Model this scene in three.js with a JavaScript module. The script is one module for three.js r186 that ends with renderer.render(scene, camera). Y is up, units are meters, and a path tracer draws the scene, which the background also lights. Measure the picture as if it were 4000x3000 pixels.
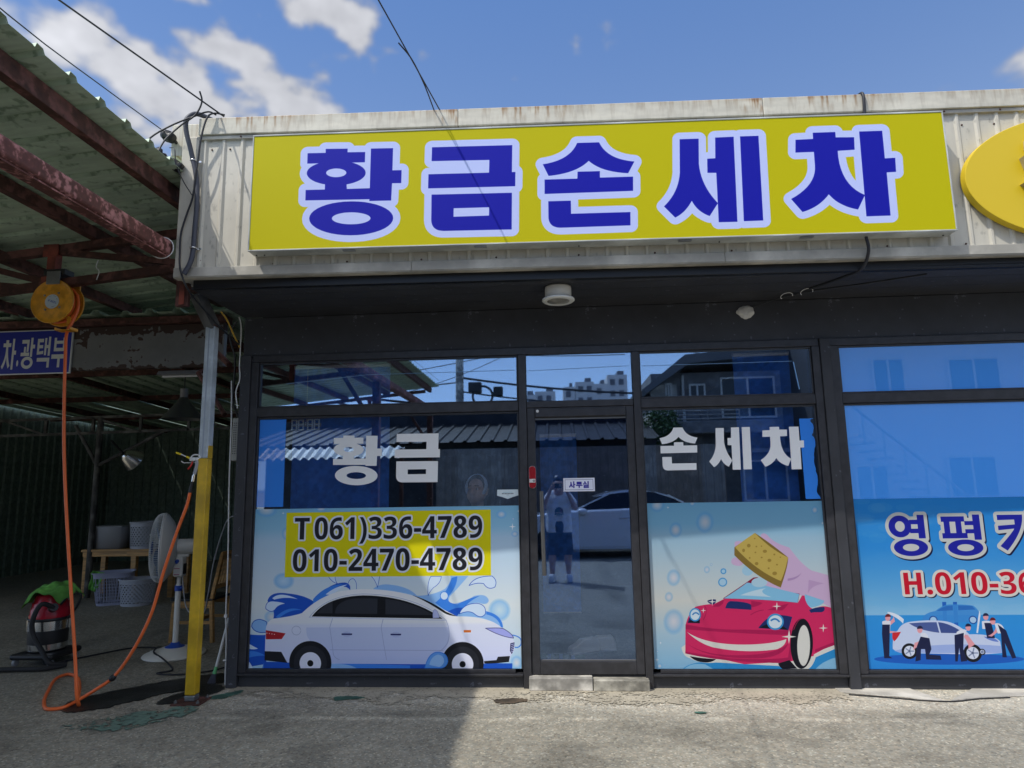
import * as THREE from 'three';
import { mergeGeometries } from 'three/addons/utils/BufferGeometryUtils.js';
import { RoundedBoxGeometry } from 'three/addons/geometries/RoundedBoxGeometry.js';
import { MarchingCubes } from 'three/addons/objects/MarchingCubes.js';

// ------------------------------------------------------------------ camera, sky, sun, exposure
const scene = new THREE.Scene();
const camera = new THREE.PerspectiveCamera(60.728, 4 / 3, 0.02, 900);
camera.position.set(0, 1.554, 5.43);
camera.rotation.set(0.15547, 0.06527, -0.0165, 'YXZ');
const renderer = new THREE.WebGLRenderer({ antialias: true });
renderer.toneMapping = THREE.LinearToneMapping;
renderer.toneMappingExposure = 1.45;
renderer.shadowMap.enabled = true;
renderer.shadowMap.type = THREE.PCFSoftShadowMap;

const SUN = new THREE.Vector3(-1.04, 2.05, 1).normalize();
const sun = new THREE.DirectionalLight(new THREE.Color(1.0, 0.955, 0.88), 2.35);
sun.position.copy(SUN).multiplyScalar(30); sun.target.position.set(0, 1, 1);
sun.castShadow = true; sun.shadow.radius = 1; sun.shadow.mapSize.set(4096, 4096);
Object.assign(sun.shadow.camera, { left: -12, right: 12, top: 12, bottom: -12, near: 1, far: 80 });
sun.name = 'sun'; scene.add(sun, sun.target);

// seeded noise
function rng(seed) { let s = seed >>> 0; return () => { s = (s + 0x6d2b79f5) >>> 0; let t = Math.imul(s ^ (s >>> 15), 1 | s); t = (t + Math.imul(t ^ (t >>> 7), 61 | t)) ^ t; return ((t ^ (t >>> 14)) >>> 0) / 4294967296; }; }
const clamp = (x, a = 0, b = 1) => Math.min(b, Math.max(a, x)), mix = (a, b, t) => a + (b - a) * t, sstep = (a, b, x) => { const t = clamp((x - a) / (b - a)); return t * t * (3 - 2 * t); };
const H = (() => { const r = rng(77), a = new Float32Array(65536); for (let i = 0; i < a.length; i++) a[i] = r(); return a; })();
const hash = (x, y, z) => H[((x & 255) * 1 + (y & 255) * 57 + (z & 255) * 1373 + ((x * 31 ^ y * 17 ^ z * 7) & 1023) * 61) & 65535];
function n2(X, Y, f, g, zi, px, py) {
  let X1 = X + 1, Y1 = Y + 1; if (px) { X = ((X % px) + px) % px; X1 = ((X1 % px) + px) % px; } if (py) { Y = ((Y % py) + py) % py; Y1 = ((Y1 % py) + py) % py; }
  const u = f * f * (3 - 2 * f), v = g * g * (3 - 2 * g), a = hash(X, Y, zi), b = hash(X1, Y, zi), c = hash(X, Y1, zi), d = hash(X1, Y1, zi), p = a + (b - a) * u, q = c + (d - c) * u; return p + (q - p) * v;
}
function vnoise(x, y, z = 0, px = 0, py = 0) {   // value noise, optional period
  const X = Math.floor(x), Y = Math.floor(y), Zi = Math.floor(z), h = z - Zi, a = n2(X, Y, x - X, y - Y, Zi, px, py);
  return h === 0 ? a : a + (n2(X, Y, x - X, y - Y, Zi + 1, px, py) - a) * h * h * (3 - 2 * h);
}
function fbm(x, y, z = 0, oct = 5, p = 0) { let s = 0, a = 0.5, n = 0; for (let i = 0; i < oct; i++) { s += a * vnoise(x, y, z, p, p); n += a; a *= 0.5; x *= 2; y *= 2; z *= 2; p *= 2; } return s / n; }

// the sky: air brighter towards the sun and the horizon, fair-weather clouds, brighter ones added out of view to lift the shade
{
  const W = 2048, Hh = 1024, data = new Float32Array(W * Hh * 4), R = Math.PI / 180;
  const blob = (az, el, ra, re, k) => ({ az, el, ra, re, k });
  const blobs = [blob(-40.0, 31.4, 4.2, 2.4, 1), blob(-35.5, 30.6, 6, 2.2, 1), blob(-31.0, 30.4, 5.5, 2.8, 1.15), blob(-29.0, 32.8, 4, 1.9, 1), blob(-26, 30.4, 6, 2.7, 1.1), blob(-22.5, 30.0, 4, 2.2, 0.95),
    blob(-21.0, 37.9, 6, 2.0, 1.1), blob(-18.4, 36.6, 2.6, 1.2, 0.85), blob(-45.5, 30.6, 4, 2.6, 1), blob(-35.8, 25.4, 6, 2.4, 0.95), blob(37.6, 27.2, 2.2, 1.6, 0.95), blob(-33, 36.4, 3, 1.0, 0.5)];
  for (let j = 0; j < Hh; j++) {
    const el = ((j + 0.5) / Hh - 0.5) * Math.PI, y = Math.sin(el), ce = Math.cos(el);
    for (let i = 0; i < W; i++) {
      const ph = ((i + 0.5) / W - 0.5) * 2 * Math.PI, x = Math.cos(ph) * ce, z = Math.sin(ph) * ce, o = (j * W + i) * 4;
      const cg = x * SUN.x + y * SUN.y + z * SUN.z, yy = Math.max(y, 0.0);
      const t = Math.pow(1 - yy, 3.2);
      const glow = 1 + 0.55 * Math.pow(clamp(0.5 + 0.5 * cg), 2) + 0.7 * Math.pow(clamp(cg), 6);
      let r = mix(0.054, 0.50, t) * glow, g = mix(0.121, 0.66, t) * glow, b = mix(0.298, 0.88, t) * glow;
      if (y > 0.0) {
        const az = Math.atan2(x, -z) / R, e = el / R;
        let m = 0;
        for (const q of blobs) { const dx = (az - q.az) / q.ra, dy = (e - q.el) / q.re; m = Math.max(m, q.k * Math.exp(-(dx * dx + dy * dy) * 0.9)); }
        const front = Math.exp(-Math.pow(az / 52, 8)) * sstep(20, 25, e) * (1 - sstep(44, 54, e));
        const kx = x / (y + 0.22) * 3.1, kz = z / (y + 0.22) * 3.1;
        const n = front < 0.98 ? fbm(kx * 2.6 + 9, kz * 2.6 + 4, 0, 6) : 0.5, big = front < 0.98 ? fbm(kx * 0.8 + 30, kz * 0.8 + 11, 0, 3) : 0;
        const f2 = front > 0.02 ? fbm(az * 0.34 + 7, e * 0.62 + 3, 0, 6) : 0.5, elsewhere = (0.25 + 0.75 * sstep(0.30, 0.55, big)) * sstep(14, 34, e);
        const cover = mix(elsewhere, m, front), dd = cover * 1.12 + (mix(n, f2, front) - 0.5) * mix(1.35, 1.8, front) - 0.44;
        const a = sstep(0, 0.58, dd) * sstep(0.0, 0.1, y) * 0.93; if (a > 0) {
        const lit = mix(mix(0.62, 0.26, front), mix(0.98, 0.42, front), sstep(0.05, 0.7, dd)) * (0.9 + 0.35 * fbm(az * 0.6 + 3, e * 1.1, 1, 4) ) * (0.85 + 0.30 * (glow - 0.75));
        r = mix(r, lit * 0.99, a); g = mix(g, lit * 1.0, a); b = mix(b, lit * 1.05, a); }
      } else { const k = sstep(0, -0.08, y); r = mix(r, 0.13, k); g = mix(g, 0.125, k); b = mix(b, 0.115, k); }
      data[o] = r; data[o + 1] = g; data[o + 2] = b; data[o + 3] = 1;
    }
  }
  const t = new THREE.DataTexture(data, W, Hh, THREE.RGBAFormat, THREE.FloatType);
  t.mapping = THREE.EquirectangularReflectionMapping; t.magFilter = THREE.LinearFilter; t.minFilter = THREE.LinearFilter; t.needsUpdate = true;
  scene.background = t; scene.environment = t;
}

// ------------------------------------------------------------------ helpers
const V = (x, y, z) => new THREE.Vector3(x, y, z);
const lin = (r, g, b) => new THREE.Color().setRGB(r, g, b);
function M(name, color, o = {}) { const C = o.phys ? THREE.MeshPhysicalMaterial : THREE.MeshStandardMaterial; const { phys, ...p } = o; const m = new C({ color: Array.isArray(color) ? lin(...color) : color, roughness: 0.6, metalness: 0, ...p }); m.name = name; return m; }
function tex(w, h, fn, srgb = true, rep = 1) {   // fn(u,v,i,j) -> [r,g,b] 0..1 as stored
  const d = new Uint8Array(w * h * 4);
  for (let j = 0; j < h; j++) for (let i = 0; i < w; i++) { const c = fn((i + 0.5) / w, (j + 0.5) / h, i, j), o = (j * w + i) * 4; d[o] = clamp(c[0]) * 255; d[o + 1] = clamp(c[1]) * 255; d[o + 2] = clamp(c[2]) * 255; d[o + 3] = c.length > 3 ? clamp(c[3]) * 255 : 255; }
  const t = new THREE.DataTexture(d, w, h); t.wrapS = t.wrapT = THREE.RepeatWrapping; t.magFilter = THREE.LinearFilter; t.minFilter = THREE.LinearMipmapLinearFilter; t.generateMipmaps = true;
  if (srgb) t.colorSpace = THREE.SRGBColorSpace; t.repeat.set(rep, rep); t.needsUpdate = true; return t;
}
function canvasTex(w, h, draw) { const c = document.createElement('canvas'); c.width = w; c.height = h; const g = c.getContext('2d'); draw(g, w, h); const t = new THREE.CanvasTexture(c); t.colorSpace = THREE.SRGBColorSpace; t.magFilter = THREE.LinearFilter; t.anisotropy = 8; return t; }
const used = new Map();
function numbered(n) { const k = used.get(n) ?? 0; used.set(n, k + 1); return k ? n + '_' + String(k).padStart(3, '0') : n; }
function metricUV(g) {   // uv in metres from the dominant axis
  if (g.index) g = g.toNonIndexed(); const p = g.attributes.position, n = g.attributes.normal, uv = new Float32Array(p.count * 2);
  for (let i = 0; i < p.count; i += 3) {
    let ax = 0, ay = 0, az = 0; for (let k = 0; k < 3; k++) { ax += n.getX(i + k); ay += n.getY(i + k); az += n.getZ(i + k); }
    ax = Math.abs(ax); ay = Math.abs(ay); az = Math.abs(az);
    for (let k = i; k < i + 3; k++) { const x = p.getX(k), y = p.getY(k), z = p.getZ(k); const [u, v] = ax > ay && ax > az ? [z, y] : ay > az ? [x, z] : [x, y]; uv[k * 2] = u; uv[k * 2 + 1] = v; }
  }
  g.setAttribute('uv', new THREE.BufferAttribute(uv, 2)); return g;
}
function obj(name, geos, mat, parent, o = {}) {
  let g = Array.isArray(geos) ? (geos.length > 1 ? mergeGeometries(geos.map((q) => { q = q.index ? q.toNonIndexed() : q; for (const k of Object.keys(q.attributes)) if (!['position', 'normal', 'uv'].includes(k)) q.deleteAttribute(k); return q; })) : geos[0]) : geos;
  if (!o.ownUV && (mat.map || mat.bumpMap || mat.roughnessMap)) g = metricUV(g);
  const m = new THREE.Mesh(g, mat); m.castShadow = m.receiveShadow = true; m.name = parent ? name : numbered(name); (parent ?? scene).add(m);
  if (o.label) m.userData.label = o.label; return m;
}
function tag(o, label, category, group, kind) { if (label) o.userData.label = label; if (category) o.userData.category = category; if (group) o.userData.group = group; if (kind) o.userData.kind = kind; return o; }
function thing(name, label, category, p = [0, 0, 0], turn = 0, group) { const o = new THREE.Group(); o.name = numbered(name); o.position.set(...p); o.rotation.y = turn; scene.add(o); return tag(o, label, category, group); }
function sub(name, parent, p = [0, 0, 0]) { const o = new THREE.Group(); o.name = name; o.position.set(...p); parent.add(o); return o; }
function copy(o, p, turn, label) { const c = o.clone(); c.name = numbered(o.name.replace(/_\d{3}$/, '')); if (p) c.position.set(...p); if (turn !== undefined) c.rotation.y = turn; c.userData = { ...o.userData }; if (label) c.userData.label = label; scene.add(c); return c; }
const box = (x0, y0, z0, x1, y1, z1) => new THREE.BoxGeometry(Math.abs(x1 - x0), Math.abs(y1 - y0), Math.abs(z1 - z0)).translate((x0 + x1) / 2, (y0 + y1) / 2, (z0 + z1) / 2);
const rbox = (x0, y0, z0, x1, y1, z1, r = 0.004, s = 1) => new RoundedBoxGeometry(Math.abs(x1 - x0), Math.abs(y1 - y0), Math.abs(z1 - z0), s, Math.min(r, Math.abs(x1 - x0) * 0.49, Math.abs(y1 - y0) * 0.49, Math.abs(z1 - z0) * 0.49)).translate((x0 + x1) / 2, (y0 + y1) / 2, (z0 + z1) / 2);
function bar(a, b, w, h = w, roll = 0, r = 0) {   // box beam between two points
  const A = Array.isArray(a) ? V(...a) : a, B = Array.isArray(b) ? V(...b) : b, L = A.distanceTo(B), g = r ? rbox(-w / 2, -h / 2, -L / 2, w / 2, h / 2, L / 2, r) : box(-w / 2, -h / 2, -L / 2, w / 2, h / 2, L / 2);
  if (roll) g.rotateZ(roll); const m = new THREE.Matrix4(), up = Math.abs(B.clone().sub(A).normalize().y) > 0.95 ? V(0, 0, 1) : V(0, 1, 0); m.lookAt(B, A, up); g.applyMatrix4(m); return g.translate((A.x + B.x) / 2, (A.y + B.y) / 2, (A.z + B.z) / 2);
}
function rod(a, b, r0, r1 = r0, seg = 10) { const A = V(...a), B = V(...b), L = A.distanceTo(B), g = new THREE.CylinderGeometry(r1, r0, L, seg); g.applyQuaternion(new THREE.Quaternion().setFromUnitVectors(V(0, 1, 0), B.clone().sub(A).normalize())); return g.translate((A.x + B.x) / 2, (A.y + B.y) / 2, (A.z + B.z) / 2); }
const tube = (pts, r, n = 40, seg = 7) => new THREE.TubeGeometry(new THREE.CatmullRomCurve3(pts.map((p) => (Array.isArray(p) ? V(...p) : p)), false, 'centripetal'), n, r, seg);
const cyl = (x, y, z, r, h, seg = 24, r2 = r) => new THREE.CylinderGeometry(r2, r, h, seg).translate(x, y + h / 2, z);
const lathe = (pts, seg = 32) => new THREE.LatheGeometry(pts.map((p) => new THREE.Vector2(...p)), seg);
function extrude(pts, depth, holes = [], bevel = 0) { const s = !Array.isArray(pts) ? pts : new THREE.Shape(pts.map((p) => new THREE.Vector2(...p))); for (const h of holes) s.holes.push(new THREE.Path(h.map((p) => new THREE.Vector2(...p)))); return new THREE.ExtrudeGeometry(s, { depth, bevelEnabled: bevel > 0, bevelSize: bevel, bevelThickness: bevel, bevelSegments: 2, curveSegments: 12 }); }
// a sheet of pressed metal: profile (s,h) along axis U, run along axis W, raised along N, with thickness
function sheet(profile, origin, U, W, N, len, th = 0.0012) {
  const pos = [], P = (s, h, w) => V(...origin).addScaledVector(U, s).addScaledVector(N, h).addScaledVector(W, w), quad = (a, b, c, d) => { for (const v of [a, b, c, a, c, d]) pos.push(v.x, v.y, v.z); };
  for (let i = 0; i < profile.length - 1; i++) {
    const [s0, h0] = profile[i], [s1, h1] = profile[i + 1];
    quad(P(s0, h0, 0), P(s1, h1, 0), P(s1, h1, len), P(s0, h0, len));
    quad(P(s0, h0 - th, len), P(s1, h1 - th, len), P(s1, h1 - th, 0), P(s0, h0 - th, 0));
    quad(P(s0, h0 - th, 0), P(s1, h1 - th, 0), P(s1, h1, 0), P(s0, h0, 0)); quad(P(s0, h0, len), P(s1, h1, len), P(s1, h1 - th, len), P(s0, h0 - th, len));
  }
  const g = new THREE.BufferGeometry(); g.setAttribute('position', new THREE.Float32BufferAttribute(pos, 3)); g.setAttribute('uv', new THREE.Float32BufferAttribute(new Float32Array(pos.length / 3 * 2), 2)); g.computeVertexNormals(); return g;
}
// homography from four corners (TL, TR, BR, BL) to the unit rectangle scaled to w x h
function homog(q, w, h) {
  const d = [[0, 0], [w, 0], [w, h], [0, h]], A = [];
  q.forEach(([x, y], i) => { const [u, v] = d[i]; A.push([x, y, 1, 0, 0, 0, -u * x, -u * y, u], [0, 0, 0, x, y, 1, -v * x, -v * y, v]); });
  for (let i = 0; i < 8; i++) { let p = i; for (let k = i; k < 8; k++) if (Math.abs(A[k][i]) > Math.abs(A[p][i])) p = k; [A[i], A[p]] = [A[p], A[i]]; for (let k = 0; k < 8; k++) if (k !== i) { const f = A[k][i] / A[i][i]; for (let c = i; c < 9; c++) A[k][c] -= f * A[i][c]; } }
  const m = A.map((r, i) => r[8] / r[i]);
  return (x, y) => { const k = m[6] * x + m[7] * y + 1; return [(m[0] * x + m[1] * y + m[2]) / k, (m[3] * x + m[4] * y + m[5]) / k]; };
}
// ------------------------------------------------------------------ surfaces
const grain = (f, lo, hi, seed = 0) => tex(512, 512, (u, v) => { const n = fbm(u * f + seed, v * f, 0, 5, f); const k = mix(lo, hi, sstep(0.25, 0.75, n)); return [k, k, k]; });
const T = {
  fine: grain(24, 0.86, 1.0), mottle: grain(6, 0.78, 1.0), coarse: grain(10, 0.6, 1.0),
  rust: tex(512, 512, (u, v) => { const n = fbm(u * 8, v * 8, 0, 6, 8), m = fbm(u * 24 + 3, v * 24, 0, 4, 24); const k = sstep(0.42, 0.6, n + (m - 0.5) * 0.4); const a = [0.33, 0.19, 0.15], b = [0.45, 0.285, 0.255]; const w = 0.75 + 0.5 * (m - 0.3); return [0, 1, 2].map((c) => mix(a[c], b[c], k) * w); }),
  pink: tex(512, 512, (u, v) => { const n = fbm(u * 6, v * 6, 0, 6, 6), m = fbm(u * 40, v * 40, 0, 3, 40); const k = sstep(0.40, 0.56, n + (m - 0.5) * 0.5); return [mix(0.36, 0.60, k), mix(0.205, 0.41, k), mix(0.18, 0.395, k)].map((c) => c * (0.8 + 0.4 * m)); }),
  roof: tex(512, 512, (u, v) => { const n = fbm(u * 5, v * 10, 0, 6, 5), s = fbm(u * 3, v * 60, 2, 3, 3), w = 0.82 + 0.25 * n + 0.12 * (s - 0.5); const d = sstep(0.62, 0.8, fbm(u * 16 + 5, v * 16, 0, 4, 16)); return [0.74 * w * (1 - 0.25 * d), 0.82 * w * (1 - 0.22 * d), 0.72 * w * (1 - 0.25 * d)]; }),
  clad: tex(1024, 512, (u, v) => { const n = fbm(u * 6, v * 6, 0, 5, 6), s = fbm(u * 48, v * 3, 4, 4, 0), d = sstep(0.66, 0.84, fbm(u * 30 + 9, v * 14, 1, 4)); const k = 0.9 + 0.12 * n + 0.05 * (s - 0.5) - 0.14 * d; return [0.82 * k, 0.80 * k, 0.74 * k]; }),
  wood: tex(512, 512, (u, v) => { const n = fbm(u * 3, v * 40, 0, 5, 0), k = 0.7 + 0.5 * n; return [0.76 * k, 0.58 * k, 0.34 * k]; }),
  painted: tex(512, 512, (u, v) => { const n = fbm(u * 7, v * 7, 0, 6, 7), m = fbm(u * 30, v * 30, 3, 4, 30), sp = m > 0.79 ? 1.6 : 1; const k = (0.80 + 0.3 * n) * sp; return [0.225 * k, 0.23 * k, 0.25 * k]; }),
};
const peel = tex(1024, 256, (u, v) => {   // grey paint flaking off brown rust
  const n = fbm(u * 9, v * 3, 0, 6), m = fbm(u * 34, v * 12, 5, 4); const edge = Math.min(v, 1 - v), line = Math.abs(v - 0.5 - 0.13 * Math.sin(u * 9) - 0.1 * (n - 0.5));
  let k = n * 0.55 + m * 0.45 + 0.34 * sstep(0.34, 0.02, 1 - v) + 0.2 * sstep(0.1, 0.0, v); k += 0.17 * sstep(0.07, 0.0, line) * sstep(0.35, 0.55, vnoise(u * 7, 3));
  const r = sstep(0.60, 0.635, k), w = 0.88 + 0.25 * n; return [mix(0.47, 0.24, r) * w, mix(0.475, 0.17, r) * w, mix(0.475, 0.145, r) * w];
}); peel.wrapS = peel.wrapT = THREE.RepeatWrapping;
const coping = tex(2048, 128, (u, v) => {   // off-white flashing with rust runs under its top edge (u: 2.3 m, v: height)
  const run = Math.pow(clamp(fbm(u * 120, v * 1.2, 0, 4) * 1.5 - 0.55), 1.4), n = fbm(u * 20, v * 3, 3, 5), top = sstep(0.72, 1.0, v);
  const zone = 0.25 + sstep(0.42, 0.62, vnoise(u * 6 + 2, 1.5)) + 1.2 * sstep(0.90, 1.0, u);
  const ru = clamp(zone * (run * 1.2 + top * 0.8 * (0.3 + run)) * sstep(0.0, 1.0, v + 0.25 * run)), k = 0.86 + 0.16 * n - 0.10 * run;
  return [mix(0.83 * k, 0.50, ru * 0.8), mix(0.81 * k, 0.33, ru * 0.8), mix(0.745 * k, 0.17, ru * 0.8)];
});
const MAT = {
  clad: M('beige cladding paint', 0xffffff, { map: T.clad, roughness: 0.5 }),
  coping: M('weathered flashing', 0xffffff, { map: coping, roughness: 0.5 }),
  trim: M('cream trim', [0.60, 0.57, 0.49], { map: T.mottle, roughness: 0.55 }),
  trimUnder: M('cream trim underside', [0.60, 0.57, 0.49], { map: T.mottle, roughness: 0.6 }),
  dark: M('charcoal wall paint', 0xffffff, { map: T.painted, roughness: 0.6 }),
  frame: M('dark bronze aluminium', [0.040, 0.040, 0.046], { roughness: 0.38, map: T.fine }),
  black: M('black plastic', [0.016, 0.016, 0.018], { roughness: 0.45 }), rubber: M('black rubber', [0.018, 0.018, 0.02], { roughness: 0.7 }),
  cable: M('cable sheath', [0.02, 0.021, 0.026], { roughness: 0.5 }), conduit: M('grey-blue conduit', [0.05, 0.055, 0.075], { roughness: 0.55 }),
  steel: M('galvanised steel', [0.45, 0.46, 0.47], { roughness: 0.35, metalness: 0.8, map: T.mottle }), chrome: M('bright steel', [0.7, 0.7, 0.7], { roughness: 0.18, metalness: 1 }),
  rust: M('brown rusted steel', 0xffffff, { map: T.rust, roughness: 0.75 }), pink: M('faded red primer', 0xffffff, { map: T.pink, roughness: 0.7 }), redox: M('red oxide primer', [0.30, 0.065, 0.04], { map: T.coarse, roughness: 0.7 }),
  roof: M('green roof sheet', 0xffffff, { map: T.roof, roughness: 0.6 }), peel: M('flaking grey paint', 0xffffff, { map: peel, roughness: 0.7 }),
  white: M('white plastic', [0.72, 0.72, 0.70], { roughness: 0.4 }), cream: M('ivory plastic', [0.76, 0.75, 0.69], { roughness: 0.42 }), grey: M('grey plastic', [0.33, 0.34, 0.36], { roughness: 0.5 }),
  blue: M('blue plastic', [0.02, 0.08, 0.42], { roughness: 0.4 }), orange: M('orange rubber hose', [0.85, 0.16, 0.035], { roughness: 0.42 }), green: M('green microfibre', [0.28, 0.78, 0.14], { roughness: 1, map: T.coarse }),
  yellowPaint: M('yellow enamel', [0.80, 0.50, 0.015], { roughness: 0.35, map: T.mottle }), reel: M('orange-yellow enamel', [0.82, 0.36, 0.02], { roughness: 0.4, map: T.fine }),
  palePaint: M('pale blue-grey paint', [0.62, 0.70, 0.76], { roughness: 0.4, map: T.mottle }), wood: M('varnished wood', 0xffffff, { map: T.wood, roughness: 0.5 }),
  conc: M('cement', [0.74, 0.70, 0.62], { map: T.coarse, roughness: 0.9 }), wallwhite: M('off-white wall', [0.70, 0.69, 0.66], { map: T.mottle, roughness: 0.9 }), skin: M('skin', [0.46, 0.27, 0.19], { roughness: 0.55 }),
};
const filmGlass = (name, c, op) => M(name, c, { metalness: 1, roughness: 0.015, transparent: true, opacity: op });
MAT.glass = filmGlass('mirror tinted glass', [0.55, 0.75, 1.0], 0.36);
MAT.glassBlue = M('glossy blue window film', [0.07, 0.36, 1.0], { phys: true, roughness: 0.012, ior: 2.0 });
MAT.filmStrip = M('blue film strip', [0.05, 0.28, 0.92], { phys: true, roughness: 0.02, ior: 1.9 }); MAT.filmPale = M('pale film edge', [0.25, 0.50, 0.85], { roughness: 0.3 });
MAT.glassDoor = filmGlass('mirror tinted door glass', [0.40, 0.60, 1.0], 0.26);

// ------------------------------------------------------------------ ground
{
  const N = 1024, cells = 135, r = rng(5), cx = [], cc = [], ch = [];
  for (let i = 0; i < cells * cells; i++) { cx.push([r(), r()]); const t = r(); cc.push(t > 0.975 ? 0.96 : t > 0.86 ? 0.84 + 0.1 * r() : t < 0.10 ? 0.44 + 0.1 * r() : 0.60 + 0.18 * r()); ch.push([(r() - 0.4) * 0.05, r()]); }
  const hgt = new Float32Array(N * N), col = tex(N, N, (u, v, i, j) => {
    const x = u * cells, y = v * cells, X = Math.floor(x), Y = Math.floor(y); let d1 = 9, d2 = 9, id = 0;
    for (let b = -1; b <= 1; b++) for (let a = -1; a <= 1; a++) { const k = ((X + a + cells) % cells) + ((Y + b + cells) % cells) * cells, dx = X + a + cx[k][0] - x, dy = Y + b + cx[k][1] - y, d = dx * dx + dy * dy; if (d < d1) { d2 = d1; d1 = d; id = k; } else if (d < d2) d2 = d; }
    const e = sstep(0.03, 0.22, Math.sqrt(d2) - Math.sqrt(d1)), n = fbm(u * 60, v * 60, 0, 3, 60); hgt[j * N + i] = e * (0.4 + 0.6 * ch[id][1]); const binder = 0.58 + 0.22 * n, k = mix(binder, cc[id], e * (ch[id][1] > 0.35 ? 1 : 0.25)) * (0.9 + 0.2 * n);
    const q = mix(0.70, k, 0.72); return [q + ch[id][0] * 0.7, q, q - ch[id][0] * 0.7];
  });
  const bmp = tex(N, N, (u, v, i, j) => { const k = hgt[j * N + i]; return [k, k, k]; }, false);
  col.repeat.set(1 / 1.7, 1 / 1.7); bmp.repeat.set(1 / 1.7, 1 / 1.7);
  const axis = (fine, a, b, far) => { const o = []; for (let k = far[0]; k < a; k += Math.max(0.6, (a - k) * 0.35)) o.push(k); for (let k = a; k <= b; k += fine) o.push(k); for (let k = b + 0.5, s = 0.6; k < far[1]; k += s, s *= 1.35) o.push(k); o.push(far[1]); return o; };
  const xs = axis(0.035, -5.2, 3.6, [-260, 260]), zs = axis(0.03, -0.15, 2.3, [-60, 500]), pos = [], uv = [], vc = [], idx = [];
  for (const z of zs) for (const x of xs) {
    const n1 = fbm(x * 1.3 + 40, z * 2.2 + 7, 0, 5), n2 = fbm(x * 5, z * 9, 2, 4), n3 = fbm(x * 0.5 + 3, z * 3 + 1, 6, 4);
    const bay = sstep(-2.75, -3.3, x + (n1 - 0.5) * 0.5) * sstep(1.4, 0.5, z);
    const dust = sstep(0.62, 0.05, z + (n1 - 0.5) * 0.7 - 0.10 * sstep(-0.5, 1.5, x)) * (1 - bay), streak = Math.exp(-Math.pow((z - 0.70 - 0.06 * (n3 - 0.5) + 0.01 * x) / 0.035, 2)) * sstep(0.36, 0.6, n2) * (1 - bay);
    let c = [0.275, 0.258, 0.208].map((q, i) => mix(q, [0.50, 0.465, 0.38][i], clamp(dust * (0.80 + 0.4 * n2) + streak * 0.7)));
    const st = sstep(0.56, 0.72, fbm(x * 2 + 11, z * 3.2, 8, 5)) * 0.28; c = c.map((q) => q * (1 - st) * (0.84 + 0.34 * n1));
    pos.push(x, z < 2.4 && z > -0.2 && Math.abs(x) < 6 ? 0.004 * (n1 - 0.5) - 0.002 : 0, z); uv.push(x, z); vc.push(...c.map((q) => q * 2.25));
  }
  const w = xs.length; for (let j = 0; j < zs.length - 1; j++) for (let i = 0; i < w - 1; i++) { const a = j * w + i; idx.push(a, a + w, a + 1, a + 1, a + w, a + w + 1); }
  const g = new THREE.BufferGeometry(); g.setAttribute('position', new THREE.Float32BufferAttribute(pos, 3)); g.setAttribute('uv', new THREE.Float32BufferAttribute(uv, 2)); g.setAttribute('color', new THREE.Float32BufferAttribute(vc, 3)); g.setIndex(idx); g.computeVertexNormals();
  const gm = M('worn asphalt', 0xffffff, { map: col, bumpMap: bmp, bumpScale: 0.0035, roughness: 0.88, vertexColors: true });
  tag(obj('ground', g, gm, null, { ownUV: true }), 'worn grey asphalt yard, dusty along the shop front', 'ground', null, 'structure');
  // flat patches: each a thin irregular sheet
  const blob = (pts, seed, j = 0.03, n = 14) => { const r2 = rng(seed), c = new THREE.CatmullRomCurve3(pts.map((p) => V(p[0], 0, p[1])), true), o = []; for (let i = 0; i < n * pts.length; i++) { const p = c.getPoint(i / (n * pts.length)); o.push([p.x + (r2() - 0.5) * j + (fbm(p.x * 9, p.z * 9, seed) - 0.5) * j * 3, p.z + (r2() - 0.5) * j + (fbm(p.x * 9, p.z * 9, seed + 9) - 0.5) * j * 3]); } return o; };
  const patch = (name, pts, seed, mat, y, label, cat, kind, j) => { const g2 = extrude(blob(pts, seed, j).map(([x, z]) => [x, -z]), 0.002).rotateX(-Math.PI / 2).translate(0, y, 0); const o = obj(name, g2, mat); tag(o, label, cat, null, kind); return o; };
  const wet = M('wet asphalt', [0.030, 0.032, 0.030], { roughness: 0.33, map: T.coarse, bumpMap: bmp, bumpScale: 0.003 }), grainy = tex(512, 512, (u, v) => { const n = fbm(u * 40, v * 40, 0, 3, 40), m = fbm(u * 5, v * 5, 3, 4, 5), k = 0.75 + 0.3 * n; return [k, k, k, n + (m - 0.5) * 0.9 > 0.44 ? 1 : 0]; }), gpaint = M('spilt green paint', [0.10, 0.26, 0.19], { roughness: 0.8, map: T.coarse }), gp2 = M('worn green paint', [0.15, 0.24, 0.19], { roughness: 0.85, map: grainy, transparent: true });
  patch('wet_patch', [[-3.62, 0.62], [-3.40, 0.58], [-3.22, 0.34], [-3.0, 0.12], [-2.82, -0.05], [-2.74, -0.25], [-2.95, -0.34], [-3.25, -0.18], [-3.5, 0.08], [-3.72, 0.38]], 3, wet, 0.004, 'dark wet trail across the ground behind the yellow post', 'puddle', 'structure', 0.03);
  patch('wet_patch', [[-2.98, 0.46], [-2.84, 0.38], [-2.72, 0.22], [-2.70, 0.02], [-2.80, -0.04], [-2.94, 0.12], [-3.04, 0.34]], 8, wet, 0.004, 'small dark wet patch between the yellow post and the wall', 'puddle', 'structure', 0.02);
  patch('paint_stain', [[-3.25, 0.82], [-2.95, 0.62], [-2.72, 0.48], [-2.62, 0.62], [-2.78, 0.86], [-3.05, 0.98], [-3.35, 0.95]], 12, gp2, 0.003, 'faded green paint stain in front of the yellow post', 'paint stain', 'structure', 0.06);
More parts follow.
